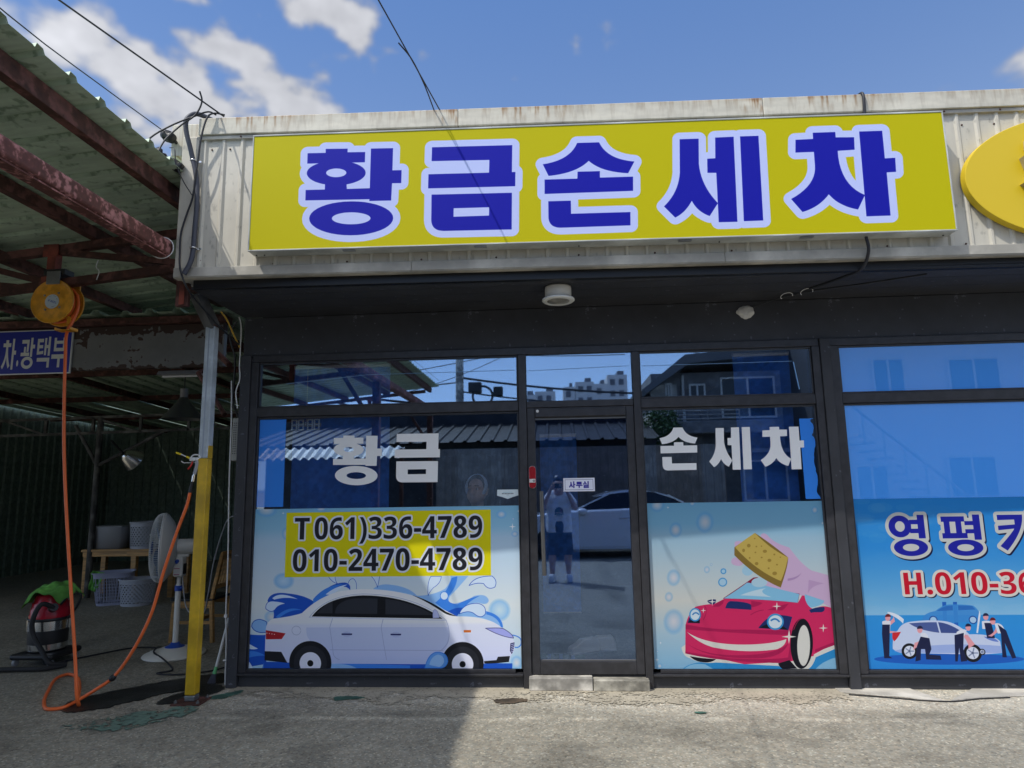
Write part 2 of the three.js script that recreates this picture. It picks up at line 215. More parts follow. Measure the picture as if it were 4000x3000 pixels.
  patch('paint_stain', [[-2.70, 0.30], [-2.60, 0.18], [-2.52, 0.12], [-2.50, 0.18], [-2.60, 0.32]], 14, gpaint, 0.0035, 'teal paint spill by the foot of the office wall', 'paint stain', 'structure', 0.015);
  patch('paint_stain', [[-1.72, 0.27], [-1.60, 0.25], [-1.48, 0.28], [-1.58, 0.31], [-1.70, 0.33]], 15, gpaint, 0.0035, 'small green paint splash under the telephone poster', 'paint stain', 'structure', 0.012);
  patch('paint_stain', [[0.90, 0.56], [0.95, 0.55], [0.98, 0.57], [0.93, 0.585]], 16, gpaint, 0.0035, 'tiny green paint fleck under the red car poster', 'paint stain', 'structure', 0.004);
  patch('oil_stain', [[-0.50, 0.32], [-0.34, 0.27], [-0.25, 0.31], [-0.33, 0.38], [-0.47, 0.38]], 17, M('brown stain', [0.11, 0.08, 0.05], { roughness: 0.9, map: T.coarse }), 0.0035, 'brown stain on the asphalt in front of the door', 'stain', 'structure', 0.02);
  // smoother mortar strip along the foot of the shop front, breaking up into grains towards the yard
  const strip = tex(2048, 256, (u, v, i, j) => { const x = u * 4.7, z = (1 - v) * 0.5, n = fbm(x * 3, z * 6, 4, 5), f = fbm(x * 60, z * 60, 1, 3), k = 0.80 + 0.22 * fbm(x * 9, z * 9, 7, 4) - (fbm(x * 75, z * 75, 2, 2) > 0.74 ? 0.28 : 0); const a = f * 0.9 + (0.26 - z) * 2.6 + (n - 0.5) * 1.5 > 0.42 ? 1 : 0; return [0.80 * k, 0.77 * k, 0.70 * k, a]; }); strip.repeat.set(1, 1);
  tag(obj('mortar_strip', new THREE.PlaneGeometry(4.7, 0.5, 8, 1).rotateX(-Math.PI / 2).translate(-0.27, 0.0032, 0.25), M('worn mortar', [0.80, 0.78, 0.74], { map: strip, transparent: true, roughness: 0.92, side: THREE.DoubleSide }), null, { ownUV: true }), 'pale worn mortar strip along the foot of the shop front', 'mortar strip', null, 'structure');
  // cement apron at the right, with a broken edge and cracks
  const edge = [[2.06, -0.04], [2.06, 0.10], [2.28, 0.17], [2.44, 0.21], [2.56, 0.265], [2.66, 0.295], [2.76, 0.295], [2.90, 0.245], [3.06, 0.205], [3.3, 0.185], [3.7, 0.15], [4.7, 0.13], [4.7, -0.04]];
  const rr = rng(4), fine = []; edge.forEach((p, i) => { const q = edge[(i + 1) % edge.length], jag = i > 0 && i < edge.length - 2 ? 0.012 : 0; for (let k = 0; k < 5; k++) fine.push([mix(p[0], q[0], k / 5) + (rr() - 0.5) * jag, -(mix(p[1], q[1], k / 5) + (rr() - 0.5) * jag)]); });
  const split = 2.72, left = fine.filter((p) => p[0] <= split - 0.004), right = fine.filter((p) => p[0] > split + 0.004);
  const apron = new THREE.Group(); apron.name = 'cement_apron'; scene.add(apron); tag(apron, 'pale cracked cement apron along the wall under the blue poster', 'cement apron', null, 'structure');
  const am = M('pale cement', [0.68, 0.64, 0.56], { roughness: 0.9, map: T.mottle, bumpMap: bmp, bumpScale: 0.002 });
  for (const half of [left, right]) obj('cement_slab', extrude(half, 0.006).rotateX(-Math.PI / 2).translate(0, 0.002, 0), am, apron);
  obj('crack_line', tube([[2.10, 0.004, 0.17], [2.35, 0.004, 0.235], [2.58, 0.004, 0.30], [2.76, 0.004, 0.315], [2.95, 0.004, 0.26], [3.2, 0.004, 0.22]].map((p, i) => [p[0], 0.0035, p[2] - 0.012]), 0.0045, 60, 5), MAT.rubber, apron);
}
// ------------------------------------------------------------------ the office building
const office = thing('office_building', 'single-storey office with charcoal shop front and beige metal fascia', 'building');
const FA = -Math.atan(0.03);   // the fascia is a little askew to the shop front
const fascia = (g) => g.rotateY(-FA).translate(0, 0, 0.805);
{
  const XR = 5.2, ZB = -4.6;
  // carcass
  obj('side_wall', box(-2.68, 0, ZB, -2.60, 3.05, -0.005), MAT.dark, office);
  obj('rear_wall', box(-2.68, 0, ZB - 0.12, XR, 3.05, ZB), MAT.dark, office);
  obj('side_wall', box(XR - 0.08, 0, ZB, XR, 3.05, -0.005), MAT.dark, office);
  obj('room_floor', box(-2.60, 0.006, ZB, XR - 0.08, 0.10, -0.06), M('dark room floor tile', [0.028, 0.030, 0.036], { roughness: 0.45 }), office);
  obj('roof_deck', box(-2.68, 3.14, ZB, XR, 3.20, 0.62), MAT.dark, office);
  obj('room_ceiling', box(-2.60, 2.86, ZB, XR - 0.08, 2.92, -0.01), M('room ceiling', [0.25, 0.27, 0.3]), office);
  obj('partition_wall', box(2.20, 0.10, ZB, 2.28, 2.86, -0.30), M('partition', [0.06, 0.12, 0.25]), office);
  // shop front: wall band above the windows, pilasters and base panels
  obj('wall_band', rbox(-2.69, 2.712, -0.05, XR, 3.05, 0.012, 0.004), MAT.dark, office);
  obj('pilaster', rbox(-2.69, 0.0, -0.05, -2.602, 2.71, 0.050, 0.006), MAT.dark, office);
  obj('pilaster', rbox(2.165, 0.0, -0.05, 2.245, 2.71, 0.050, 0.006), MAT.dark, office);
  for (const [a, b] of [[-2.60, -0.302], [0.702, 2.163], [2.247, XR]]) { obj('base_panel', rbox(a, 0.0, -0.05, b, 0.092, 0.016, 0.004), MAT.dark, office); obj('window_sill', rbox(a, 0.094, -0.05, b, 0.110, 0.052, 0.003), MAT.frame, office); obj('glazing_bead', rbox(a + 0.06, 0.1115, -0.03, b - 0.06, 0.138, 0.022, 0.003), MAT.frame, office); }
  const fr = (x0, y0, x1, y1, z = 0.036, o) => obj('window_frame', rbox(x0, y0, -0.04, x1, y1, z, 0.004), MAT.frame, office);
  // head, transom rails
  for (const [a, b] of [[-2.60, 2.163], [2.247, XR]]) fr(a, 2.650, b, 2.710, 0.030);
  for (const [a, b] of [[-2.535, -0.302], [0.704, 2.100], [2.312, XR]]) { fr(a, 2.176, b, 2.252, 0.034); obj('glazing_bead', rbox(a + 0.001, 2.2535, -0.03, b - 0.001, 2.268, 0.014, 0.003), MAT.frame, office); obj('glazing_bead', rbox(a + 0.001, 2.634, -0.03, b - 0.001, 2.648, 0.016, 0.003), MAT.frame, office); obj('glazing_bead', rbox(a + 0.001, 2.158, -0.03, b - 0.001, 2.174, 0.016, 0.003), MAT.frame, office); }
  fr(-0.234, 2.198, 0.643, 2.252, 0.034);
  // jambs and mullions
  fr(-2.600, 0.112, -2.537, 2.648); fr(-0.300, 0.0, -0.236, 2.648, 0.042); fr(0.645, 0.0, 0.702, 2.648, 0.042); fr(2.102, 0.112, 2.163, 2.648); fr(2.247, 0.112, 2.310, 2.648);
  for (const [x0, x1] of [[-2.535, -2.522], [-0.316, -0.303], [0.704, 0.717], [2.086, 2.100], [2.312, 2.326]]) { obj('glazing_bead', rbox(x0, 2.270, -0.03, x1, 2.632, 0.018, 0.003), MAT.frame, office); obj('glazing_bead', rbox(x0, 0.140, -0.03, x1, 2.156, 0.018, 0.003), MAT.frame, office); }
  // panes
  const pane = (x0, y0, x1, y1, m = MAT.glass, label) => obj('window_pane', box(x0, y0, -0.006, x1, y1, 0.0), m, office, { label });
  pane(-2.522, 0.139, -0.316, 2.157); pane(-2.522, 2.269, -0.316, 2.633); pane(0.717, 0.139, 2.086, 2.157); pane(0.717, 2.269, 2.086, 2.633); pane(-0.232, 2.254, 0.641, 2.646);
  pane(2.326, 0.139, XR - 0.1, 2.157, MAT.glassBlue, 'lower pane under glossy blue film'); pane(2.326, 2.269, XR - 0.1, 2.633, MAT.glassBlue, 'transom pane under glossy blue film');
  // blue film stuck on the panes, with torn edges
  const strip = (x0, x1, y0, y1, tornR, seed) => { const r = rng(seed), p = [[x0, y0], [x1, y0]]; for (let y = y0 + 0.02; y < y1; y += 0.018) p.push([x1 + (tornR ? -0.002 - 0.028 * Math.pow(fbm(y * 14, seed, 0, 4), 1.5) * 1.6 - (r() > 0.93 ? 0.012 : 0) : 0), y]); p.push([x1, y1], [x0, y1]); return extrude(p, 0.0008).translate(0, 0, 0.0006); };
  obj('window_film', strip(-2.518, -2.29, 1.42, 2.154, false, 3), MAT.filmStrip, office); obj('window_film', strip(1.968, 2.084, 1.42, 2.06, true, 5), MAT.filmStrip, office);
  for (const [a, b] of [[[-2.3, 2.46], [-1.6, 2.52]], [[-1.6, 2.52], [-0.33, 2.525]], [[-0.22, 2.515], [0.62, 2.535]], [[0.73, 2.53], [1.95, 2.535]], [[1.96, 2.53], [1.99, 2.30]]]) obj('film_edge', bar([a[0], a[1], 0.002], [b[0], b[1], 0.002], 0.007, 0.002), MAT.filmPale, office);
  // soffit: boards with gaps, and the dark channel behind the fascia
  const zs = [0.012, 0.272, 0.50, 0.665, 0.835], bo = (z0, z1) => { const s = new THREE.Shape([[-2.69, -z0], [XR, -z0], [XR, -(z1)], [-2.69, -(z1)]].map((p) => new THREE.Vector2(...p))); return extrude(s, 0.02).rotateX(-Math.PI / 2).translate(0, 3.052, 0); };
  for (let i = 0; i < 3; i++) obj('soffit_board', bo(zs[i] + 0.002, zs[i + 1] - 0.002), MAT.dark, office);
  { const s = new THREE.Shape([[-2.69, -0.667], [XR, -0.667], [XR, -(0.80 - 0.03 * XR - 0.02)], [-2.69, -(0.80 + 0.03 * 2.69 - 0.02)]].map((p) => new THREE.Vector2(...p))); obj('soffit_board', extrude(s, 0.02).rotateX(-Math.PI / 2).translate(0, 3.052, 0), MAT.dark, office); }
  obj('edge_channel', fascia(rbox(-2.67, 3.048, -0.045, XR, 3.132, 0.0, 0.004)), M('dark channel paint', [0.055, 0.058, 0.07], { roughness: 0.4, map: T.painted.clone() }), office);
  // fascia: ribbed cladding panels, trim, coping
  const d0 = 0.045, p = 0.1437, u0 = -2.601, prof = (w) => [[0.010, 0], [w - 0.030, 0], [w - 0.018, 0.014], [w - 0.002, 0.014], [w + 0.010, 0]];
  for (let k = -1; k < 54; k++) { const w = p; obj('cladding_panel', fascia(sheet(k < 0 ? [[-0.045, 0], [p - 0.030, 0], [p - 0.018, 0.014], [p - 0.002, 0.014], [p + 0.010, 0]] : prof(w), [u0 + k * p, 3.18, d0], V(1, 0, 0), V(0, 1, 0), V(0, 0, 1), 1.06)), MAT.clad, office); }
  obj('corner_flashing', fascia(rbox(-2.785, 3.125, -0.30, -2.655, 4.235, 0.0655, 0.010, 2)), MAT.clad, office);
  obj('fascia_backing', fascia(box(-2.70, 3.135, 0.0, XR, 4.23, 0.042)), MAT.trim, office);
  for (const [a, b] of [[-2.785, -1.02], [-1.018, 1.24], [1.242, 3.5], [3.502, XR]]) { obj('bottom_trim', fascia(rbox(a, 3.120, 0.043, b, 3.190, 0.074, 0.003)), MAT.trim, office); obj('bottom_trim', fascia(rbox(a, 3.114, 0.002, b, 3.1185, 0.070, 0.001)), MAT.trimUnder, office); }
  for (const [a, b] of [[-2.655, -0.672], [-0.670, 1.592], [1.594, 3.852], [3.854, XR]]) {
    const g = fascia(rbox(a, 4.235, -0.25, b, 4.372, 0.085, 0.006)); const uvp = g.attributes.position, uvs = new Float32Array(uvp.count * 2); for (let i = 0; i < uvp.count; i++) { uvs[i * 2] = (uvp.getX(i) - a) / (b - a); uvs[i * 2 + 1] = clamp((uvp.getY(i) - 4.235) / 0.137, 0.01, 0.99); } g.setAttribute('uv', new THREE.BufferAttribute(uvs, 2));
    obj('coping', g, MAT.coping, office, { ownUV: true }); obj('coping_lip', fascia(rbox(a, 4.204, 0.043, b, 4.232, 0.070, 0.003)), MAT.trim, office);
  }
  obj('coping_end', fascia(rbox(-2.90, 4.105, -0.30, -2.657, 4.368, 0.02, 0.008)), MAT.coping, office);
  obj('roof_edge', fascia(box(-2.90, 4.06, -3.2, -2.60, 4.10, -0.32)), M('blue flashing', [0.07, 0.22, 0.36], { roughness: 0.5 }), office);
  const screw = new THREE.SphereGeometry(0.007, 8, 6); for (const [u, h] of [[-2.33, 4.218], [-1.92, 4.218], [-1.38, 4.218], [-0.85, 4.218], [-0.42, 4.218], [0.12, 4.218], [0.5, 4.218], [1.1, 4.218], [2.9, 4.218], [3.3, 4.218], [-2.56, 4.13], [-2.42, 4.13], [3.03, 4.12], [3.26, 4.12], [-2.6, 3.25], [-2.05, 3.21], [-1.5, 3.21], [-0.95, 3.21], [-0.4, 3.21], [0.2, 3.21], [0.75, 3.21], [1.3, 3.21], [1.85, 3.21], [2.4, 3.21], [2.95, 3.21]]) obj('screw', fascia(screw.clone().translate(u, h, h > 4.2 ? 0.073 : 0.047)), MAT.rust, office);

  // the door
  const door = sub('door', office), D = (x0, y0, x1, y1, z0 = -0.03, z1 = 0.028) => rbox(x0, y0, z0, x1, y1, z1, 0.004);
  obj('door_frame', [D(-0.233, 0.104, -0.168, 2.196), D(0.580, 0.104, 0.643, 2.196), D(-0.1675, 2.112, 0.5795, 2.196), D(-0.1675, 0.104, 0.5795, 0.200)], MAT.frame, door);
  obj('door_bead', [rbox(-0.1675, 0.201, -0.01, 0.5795, 0.210, 0.012, 0.002), rbox(-0.1675, 2.098, -0.01, 0.5795, 2.111, 0.014, 0.002)], M('bead', [0.22, 0.22, 0.22], { roughness: 0.35, metalness: 0.6 }), door);
  obj('door_pane', box(-0.167, 0.211, -0.006, 0.579, 2.097, 0.0), MAT.glassDoor, door);
  obj('door_closer', rbox(-0.165, 2.118, 0.029, 0.575, 2.180, 0.052, 0.004), MAT.frame, door);
  obj('keyhole', cyl(0, 0, 0, 0.012, 0.012, 16).rotateX(Math.PI / 2).translate(-0.145, 2.166, 0.052), MAT.white, door);
  const hd = new THREE.Group(); hd.name = 'handle'; door.add(hd);
  obj('grip', rod([-0.128, 1.515, 0.085], [-0.118, 0.858, 0.085], 0.0165, 0.0165, 16), M('brushed bar', [0.16, 0.155, 0.15], { roughness: 0.35, metalness: 0.7 }), hd); obj('standoff', [rod([-0.127, 1.40, 0.0], [-0.127, 1.40, 0.08], 0.008), rod([-0.120, 0.97, 0.0], [-0.120, 0.97, 0.08], 0.008)], MAT.chrome, hd);
  const lk = new THREE.Group(); lk.name = 'door_lock'; lk.userData.label = 'red glossy electronic door lock'; door.add(lk);
  obj('lock_back_plate', extrude(rr4(-0.030, -0.092, 0.030, 0.092, 0.028), 0.008).translate(-0.198, 1.628, 0.029), MAT.chrome, lk);
  obj('lock_cover', extrude(rr4(-0.025, -0.086, 0.025, 0.086, 0.024), 0.014, [], 0.003).translate(-0.198, 1.628, 0.037), M('red lacquer', [0.36, 0.012, 0.02], { phys: true, roughness: 0.15, clearcoat: 1 }), lk);
  obj('lock_label', rbox(-0.222, 1.585, 0.0545, -0.174, 1.614, 0.058, 0.001), MAT.white, lk); obj('lock_button', new THREE.TorusGeometry(0.007, 0.002, 6, 16).translate(-0.186, 1.599, 0.0585), MAT.black, lk);
  // door step
  const st = obj('door_step', rbox(-0.255, 0.0, -0.05, 0.235, 0.098, 0.098, 0.010, 2), MAT.conc, office); const st2 = obj('door_step', rbox(0.238, 0.0, -0.05, 0.665, 0.084, 0.104, 0.010, 2), M('darker cement', [0.52, 0.49, 0.41], { map: T.coarse, roughness: 0.9 }), office, { label: 'chipped darker half of the step' });
  obj('threshold_plate', rbox(0.238, 0.0865, -0.05, 0.660, 0.095, 0.02, 0.002), MAT.frame, office);
}
function rr4(x0, y0, x1, y1, r) { const s = new THREE.Shape(); s.moveTo(x0 + r, y0); s.lineTo(x1 - r, y0); s.absarc(x1 - r, y0 + r, r, -Math.PI / 2, 0); s.lineTo(x1, y1 - r); s.absarc(x1 - r, y1 - r, r, 0, Math.PI / 2); s.lineTo(x0 + r, y1); s.absarc(x0 + r, y1 - r, r, Math.PI / 2, Math.PI); s.lineTo(x0, y0 + r); s.absarc(x0 + r, y0 + r, r, Math.PI, Math.PI * 1.5); return s; }
// ------------------------------------------------------------------ lettering
// a glyph is a list of contours; a contour is [x,y] line points, [cx,cy,x,y] curves, or {e:[cx,cy,rx,ry]}; h marks a hole of the contour before it
const E = (cx, cy, rx, ry, h) => ({ e: [cx, cy, rx, ry], h });
function flat(c, n = 10) { if (c.e) { const o = []; for (let i = 0; i < 40; i++) { const a = (i / 40) * Math.PI * 2; o.push([c.e[0] + Math.cos(a) * c.e[2], c.e[1] + Math.sin(a) * c.e[3]]); } return o; } const pts = c.p ?? c, o = []; for (const q of pts) { if (q.length === 2) o.push(q); else { const [x0, y0] = o[o.length - 1]; for (let i = 1; i <= n; i++) { const t = i / n; o.push([(1 - t) * (1 - t) * x0 + 2 * t * (1 - t) * q[0] + t * t * q[2], (1 - t) * (1 - t) * y0 + 2 * t * (1 - t) * q[1] + t * t * q[3]]); } } } return o; }
const hole = (...p) => ({ p, h: 1 });
// the five syllables of the sign, as their outlines run on its face
const A_ = (x, y) => [900 + x * 0.7233, 300 + y * 0.7233], B_ = (x, y) => [2400 + x * 0.7233, 300 + y * 0.7233];
const SYL = [
  [A_, [[[495, 384], [614, 383], [614, 403], [710, 402], [710, 458], [397, 465], [397, 408], [495, 406]], E(556, 517, 160, 67), E(556, 516, 55, 24, 1), [[393, 610], [497, 608], [497, 578], [614, 577], [616, 605], [745, 601], [745, 661], [393, 667]], [[741, 383], [861, 381], [861, 503], [911, 502], [911, 573], [861, 574], [859, 669], [741, 671]], E(645, 766, 228, 93), E(645, 766, 105, 33, 1)]],
  [A_, [[[1073, 377], [1509, 366], [1511, 519], [1387, 522], [1387, 447], [1073, 453]], [[1058, 525], [1530, 514], [1531, 592], [1058, 603]], [[1078, 637], [1514, 628], [1518, 829], [1150, 836], [1083, 836, 1080, 775]], hole([1200, 712], [1393, 707], [1393, 753], [1200, 759])]],
  [A_, [[[1862, 355], [1981, 352], [2025, 445, 2175, 458], [2143, 522], [1995, 515, 1927, 453], [1865, 520, 1711, 536], [1678, 472], [1825, 450, 1862, 355]], [[1690, 556], [1868, 551], [1868, 513], [1989, 510], [1990, 546], [2170, 541], [2172, 619], [1692, 635]], [[1713, 675], [1835, 672], [1838, 744], [2160, 735], [2162, 808], [1785, 820], [1718, 820, 1716, 760]]]],
  [B_, [[[345, 336], [448, 333], [452, 470], [465, 590, 560, 688], [517, 758], [450, 735, 418, 674], [385, 740, 330, 766], [268, 705], [345, 630, 350, 520]], [[538, 327], [638, 323], [668, 790], [567, 792], [548, 521], [500, 521], [497, 444], [541, 441]], [[673, 321], [773, 318], [808, 783], [703, 787]]]],
  [B_, [[[1068, 302], [1190, 298], [1193, 328], [1293, 327], [1297, 396], [1205, 402], [1220, 590, 1357, 645], [1321, 724], [1215, 705, 1161, 640], [1110, 712, 1020, 737], [957, 666], [1095, 590, 1083, 480], [1076, 407], [976, 411], [975, 341], [1070, 336]], [[1320, 296], [1445, 292], [1462, 444], [1518, 441], [1524, 518], [1473, 521], [1498, 758], [1367, 762]]]],
];
const SW = 5.0, SH = 0.9, toSign = homog([[975, 528], [3676.6, 437.4], [3741.7, 904], [968.7, 980]], SW, SH);
const syl = SYL.map(([F, cs]) => cs.map((c) => ({ h: c.h, p: flat(c).map(([x, y]) => toSign(...F(x, y))) })));   // metres on the sign, y down
function trace(g, cs, map = (x, y) => [x, y]) { g.beginPath(); for (const c of cs) { (c.p ?? flat(c)).forEach(([x, y], i) => { const q = map(x, y); i ? g.lineTo(...q) : g.moveTo(...q); }); g.closePath(); } }
// strokes: draws contours filled with an outline around them
function inked(g, cs, map, fill, line, lw) {
  const solids = cs.filter((c) => !c.h), holes = cs.filter((c) => c.h);
  if (line) { g.lineJoin = 'round'; g.strokeStyle = g.fillStyle = line; g.lineWidth = lw * 2; for (const c of solids) { trace(g, [c], map); g.stroke(); g.fill(); } }
  g.fillStyle = fill; cs.forEach((c, i) => { if (c.h) return; const set = [c]; while (cs[i + 1]?.h) set.push(cs[++i]); trace(g, set, map); g.fill('evenodd'); });
}
// ------------------------------------------------------------------ the yellow sign
{
  const sign = thing('signboard', 'long yellow box sign with big blue Korean letters on the beige fascia', 'sign', [0, 0, 0.805], -FA);
  const u0 = -2.185, h1 = 4.158, W = 2048, Hh = 372, S = W / SW;
  const face = canvasTex(W, Hh, (g) => {
    g.fillStyle = '#bcb400'; g.fillRect(0, 0, W, Hh);
    for (const cs of syl) inked(g, cs, (x, y) => [x * S, y * S * (Hh / S / SH)], '#12169e', '#bcc7f3', 0.053 * S);
  });
  const pl = new THREE.PlaneGeometry(SW - 0.018, SH - 0.018).translate(u0 + SW / 2, h1 - SH / 2, 0.1815);
  obj('sign_face', pl, M('printed flex sheet', 0xffffff, { map: face, phys: true, roughness: 0.6, specularIntensity: 0.3 }), sign, { ownUV: true });
  const al = M('white sign frame', [0.66, 0.69, 0.66], { roughness: 0.35, map: T.mottle });
  obj('sign_box', rbox(u0 + 0.002, h1 - SH + 0.002, 0.062, u0 + SW - 0.002, h1 - 0.002, 0.180, 0.003), al, sign);
  for (const [a, b, c, d] of [[u0, h1 - 0.011, u0 + SW, h1], [u0, h1 - SH, u0 + SW, h1 - SH + 0.011], [u0, h1 - SH + 0.0115, u0 + 0.010, h1 - 0.0115], [u0 + SW - 0.010, h1 - SH + 0.0115, u0 + SW, h1 - 0.0115]]) obj('edge_moulding', rbox(a, b, 0.170, c, d, 0.186, 0.003), al, sign);
  for (const x of [-0.55, 0.9, 1.75, -1.5]) obj('hinge_clip', rbox(x, h1 - SH - 0.008, 0.135, x + 0.09, h1 - SH - 0.001, 0.165, 0.002), MAT.steel, sign);
  for (const x of [u0 + 0.03, u0 + 0.09, u0 + SW - 0.05, 0.2, 1.2]) obj('screw', new THREE.SphereGeometry(0.006, 8, 6).translate(x, h1 - SH + 0.0, 0.10), MAT.black, sign);
}
// the oval sign cut by the edge of the view
{
  const o = thing('oval_sign', 'oval yellow sign with raised cream letters beside the long signboard', 'sign', [0, 0, 0.805], -FA);
  const cx = 3.86, cy = 3.665, rx = 0.90, ry = 0.475, s = new THREE.Shape(); s.absellipse(cx, cy, rx, ry, 0, Math.PI * 2);
  obj('oval_board', new THREE.ExtrudeGeometry(s, { depth: 0.05, bevelEnabled: true, bevelSize: 0.004, bevelThickness: 0.004, bevelSegments: 2, curveSegments: 80 }).translate(0, 0, 0.064), M('sun-faded yellow board', [0.70, 0.50, 0.012], { roughness: 0.5 }), o);
  const f = M('cream letter face', [0.62, 0.52, 0.28], { roughness: 0.6, map: T.mottle });
  const strokes = [[[3.395, 3.93], [3.60, 3.955], [3.60, 3.895], [3.39, 3.87]], [[3.35, 3.80], [3.62, 3.825], [3.62, 3.755], [3.47, 3.735], [3.37, 3.72]], [[3.33, 3.605], [3.40, 3.555], [3.52, 3.60], [3.60, 3.70], [3.55, 3.735], [3.45, 3.65]], [[3.62, 3.60], [3.70, 3.56], [3.66, 3.72], [3.58, 3.71]]];
  strokes.forEach((p, i) => obj('raised_letter', extrude(p, 0.05 + i * 0.0004, [], 0.004).translate(0, 0, 0.120), f, o));
}
// ------------------------------------------------------------------ white vinyl lettering on the panes (same lettering as the sign)
{
  const vinyl = M('white vinyl', [0.90, 0.90, 0.89], { roughness: 0.4 });
  const put = (parent, i, x0, x1, y0, y1) => {
    const all = syl[i].flatMap((c) => c.p), ax = Math.min(...all.map((p) => p[0])), bx = Math.max(...all.map((p) => p[0])), ay = Math.min(...all.map((p) => p[1])), by = Math.max(...all.map((p) => p[1]));
    const f = ([x, y]) => new THREE.Vector2(mix(x0, x1, (x - ax) / (bx - ax)), mix(y1, y0, (y - ay) / (by - ay))), gs = []; let n = 0;
    syl[i].forEach((c, k) => { if (c.h) return; const s = new THREE.Shape(c.p.map(f)); if (syl[i][k + 1]?.h) s.holes.push(new THREE.Path(syl[i][k + 1].p.map(f))); gs.push(new THREE.ExtrudeGeometry(s, { depth: 0.0012 + 0.0005 * n++, bevelEnabled: false }).translate(0, 0, 0.0015)); });
    obj('letter', gs, vinyl, parent);
  };
  const a = thing('window_lettering', 'two large white Korean letters stuck on the pane above the telephone poster', 'lettering'); put(a, 0, -1.872, -1.457, 1.588, 2.004); put(a, 1, -1.348, -0.965, 1.602, 2.008);
  const b = thing('window_lettering', 'three large white Korean letters stuck on the pane above the red car poster', 'lettering'); put(b, 2, 0.845, 1.150, 1.664, 2.010); put(b, 3, 1.232, 1.572, 1.660, 2.002); put(b, 4, 1.640, 1.990, 1.655, 1.998);
}
// small Hangul for the plates: strokes on a unit box, as rectangles and rings
const R4 = (x, y, w, h) => [[x, y], [x + w, y], [x + w, y + h], [x, y + h]];
const HG = {
  sa: [[[.26, .08], [.38, .08], [.40, .45, .60, .80], [.48, .88], [.36, .70, .33, .55], [.28, .78, .10, .90], [.02, .80], [.26, .60, .26, .30]], R4(.68, .02, .14, .96), R4(.80, .40, .16, .12)],
  mu: [R4(.14, .06, .72, .40), { p: R4(.30, .18, .40, .16), h: 1 }, R4(.02, .56, .96, .12), R4(.43, .66, .14, .32)],
  sil: [[[.26, .04], [.38, .04], [.40, .22, .60, .38], [.50, .46], [.36, .36, .33, .28], [.28, .40, .12, .47], [.04, .38], [.26, .28, .26, .16]], R4(.74, .02, .14, .46), R4(.14, .54, .74, .10), R4(.74, .62, .14, .12), R4(.14, .72, .74, .10), R4(.14, .80, .14, .12), R4(.14, .90, .76, .10)],
  cha: [R4(.22, .06, .20, .12), R4(.04, .16, .56, .12), [[.25, .26], [.40, .26], [.40, .60, .62, .88], [.50, .96], [.36, .80, .33, .60], [.28, .84, .10, .98], [.0, .90], [.25, .66, .25, .40]], R4(.70, .02, .15, .98), R4(.84, .40, .16, .13)],
  gwang: [[[.06, .08], [.56, .08], [.54, .46], [.40, .46], [.41, .20], [.06, .20]], R4(.22, .30, .13, .20), R4(.02, .48, .58, .11), R4(.66, .02, .15, .60), R4(.80, .24, .16, .12), E(.50, .80, .40, .19), E(.50, .80, .22, .09, 1)],
  taek: [[[.04, .08], [.44, .08], [.44, .19], [.18, .19], [.18, .28], [.42, .28], [.42, .38], [.18, .38], [.18, .48], [.46, .46], [.46, .56], [.04, .58]], R4(.52, .06, .13, .54), R4(.64, .28, .12, .10), R4(.76, .02, .14, .60), [[.08, .68], [.90, .68], [.90, .99], [.74, .99], [.74, .80], [.08, .80]]],
  bu: [[[.12, .04], [.28, .04], [.28, .14], [.72, .14], [.72, .04], [.88, .04], [.88, .48], [.12, .48]], { p: R4(.28, .24, .44, .13), h: 1 }, R4(.0, .58, 1, .14), R4(.42, .70, .17, .30)],
  yeong: [E(.30, .28, .28, .27), E(.30, .28, .12, .13, 1), R4(.74, .0, .17, .58), R4(.54, .12, .22, .11), R4(.54, .34, .22, .11), E(.52, .80, .42, .21), E(.52, .80, .20, .09, 1)],
  pyeong: [R4(.02, .04, .56, .13), R4(.08, .14, .14, .34), R4(.36, .14, .14, .34), R4(.02, .45, .60, .13), R4(.78, .0, .17, .62), R4(.58, .16, .22, .10), R4(.58, .36, .22, .10), E(.54, .81, .42, .20), E(.54, .81, .20, .085, 1)],
  ka: [[[.06, .03], [.60, .03], [.60, .45, .20, .98], [.06, .86], [.34, .52, .40, .40], [.06, .44], [.06, .32], [.42, .29], [.42, .16], [.06, .17]], R4(.68, .0, .20, 1), R4(.86, .40, .14, .14)],
};
const word = (g, list, fill, line, lw) => { for (const pass of line ? [1, 0] : [0]) for (const [k, x, y, w, h] of list) { const m = (a, b) => [x + a * w, y + b * h]; if (pass) { g.lineJoin = 'round'; g.strokeStyle = g.fillStyle = line; g.lineWidth = lw * 2; for (const c of HG[k]) if (!c.h) { trace(g, [c], m); g.stroke(); g.fill(); } } else inked(g, HG[k], m, fill); } };
const rectPath = (g, x, y, w, h) => { g.beginPath(); g.rect(x, y, w, h); };
function fitText(g, s, x0, x1, base, size, fill, line, lw, font = 'bold') { g.save(); g.font = `${font} ${size}px sans-serif`; g.textBaseline = 'alphabetic'; const w = g.measureText(s).width; g.translate(x0, base); g.scale((x1 - x0) / w, 1); if (line) { g.lineJoin = 'round'; g.strokeStyle = line; g.lineWidth = lw; g.strokeText(s, 0, 0); } g.fillStyle = fill; g.fillText(s, 0, 0); g.restore(); }
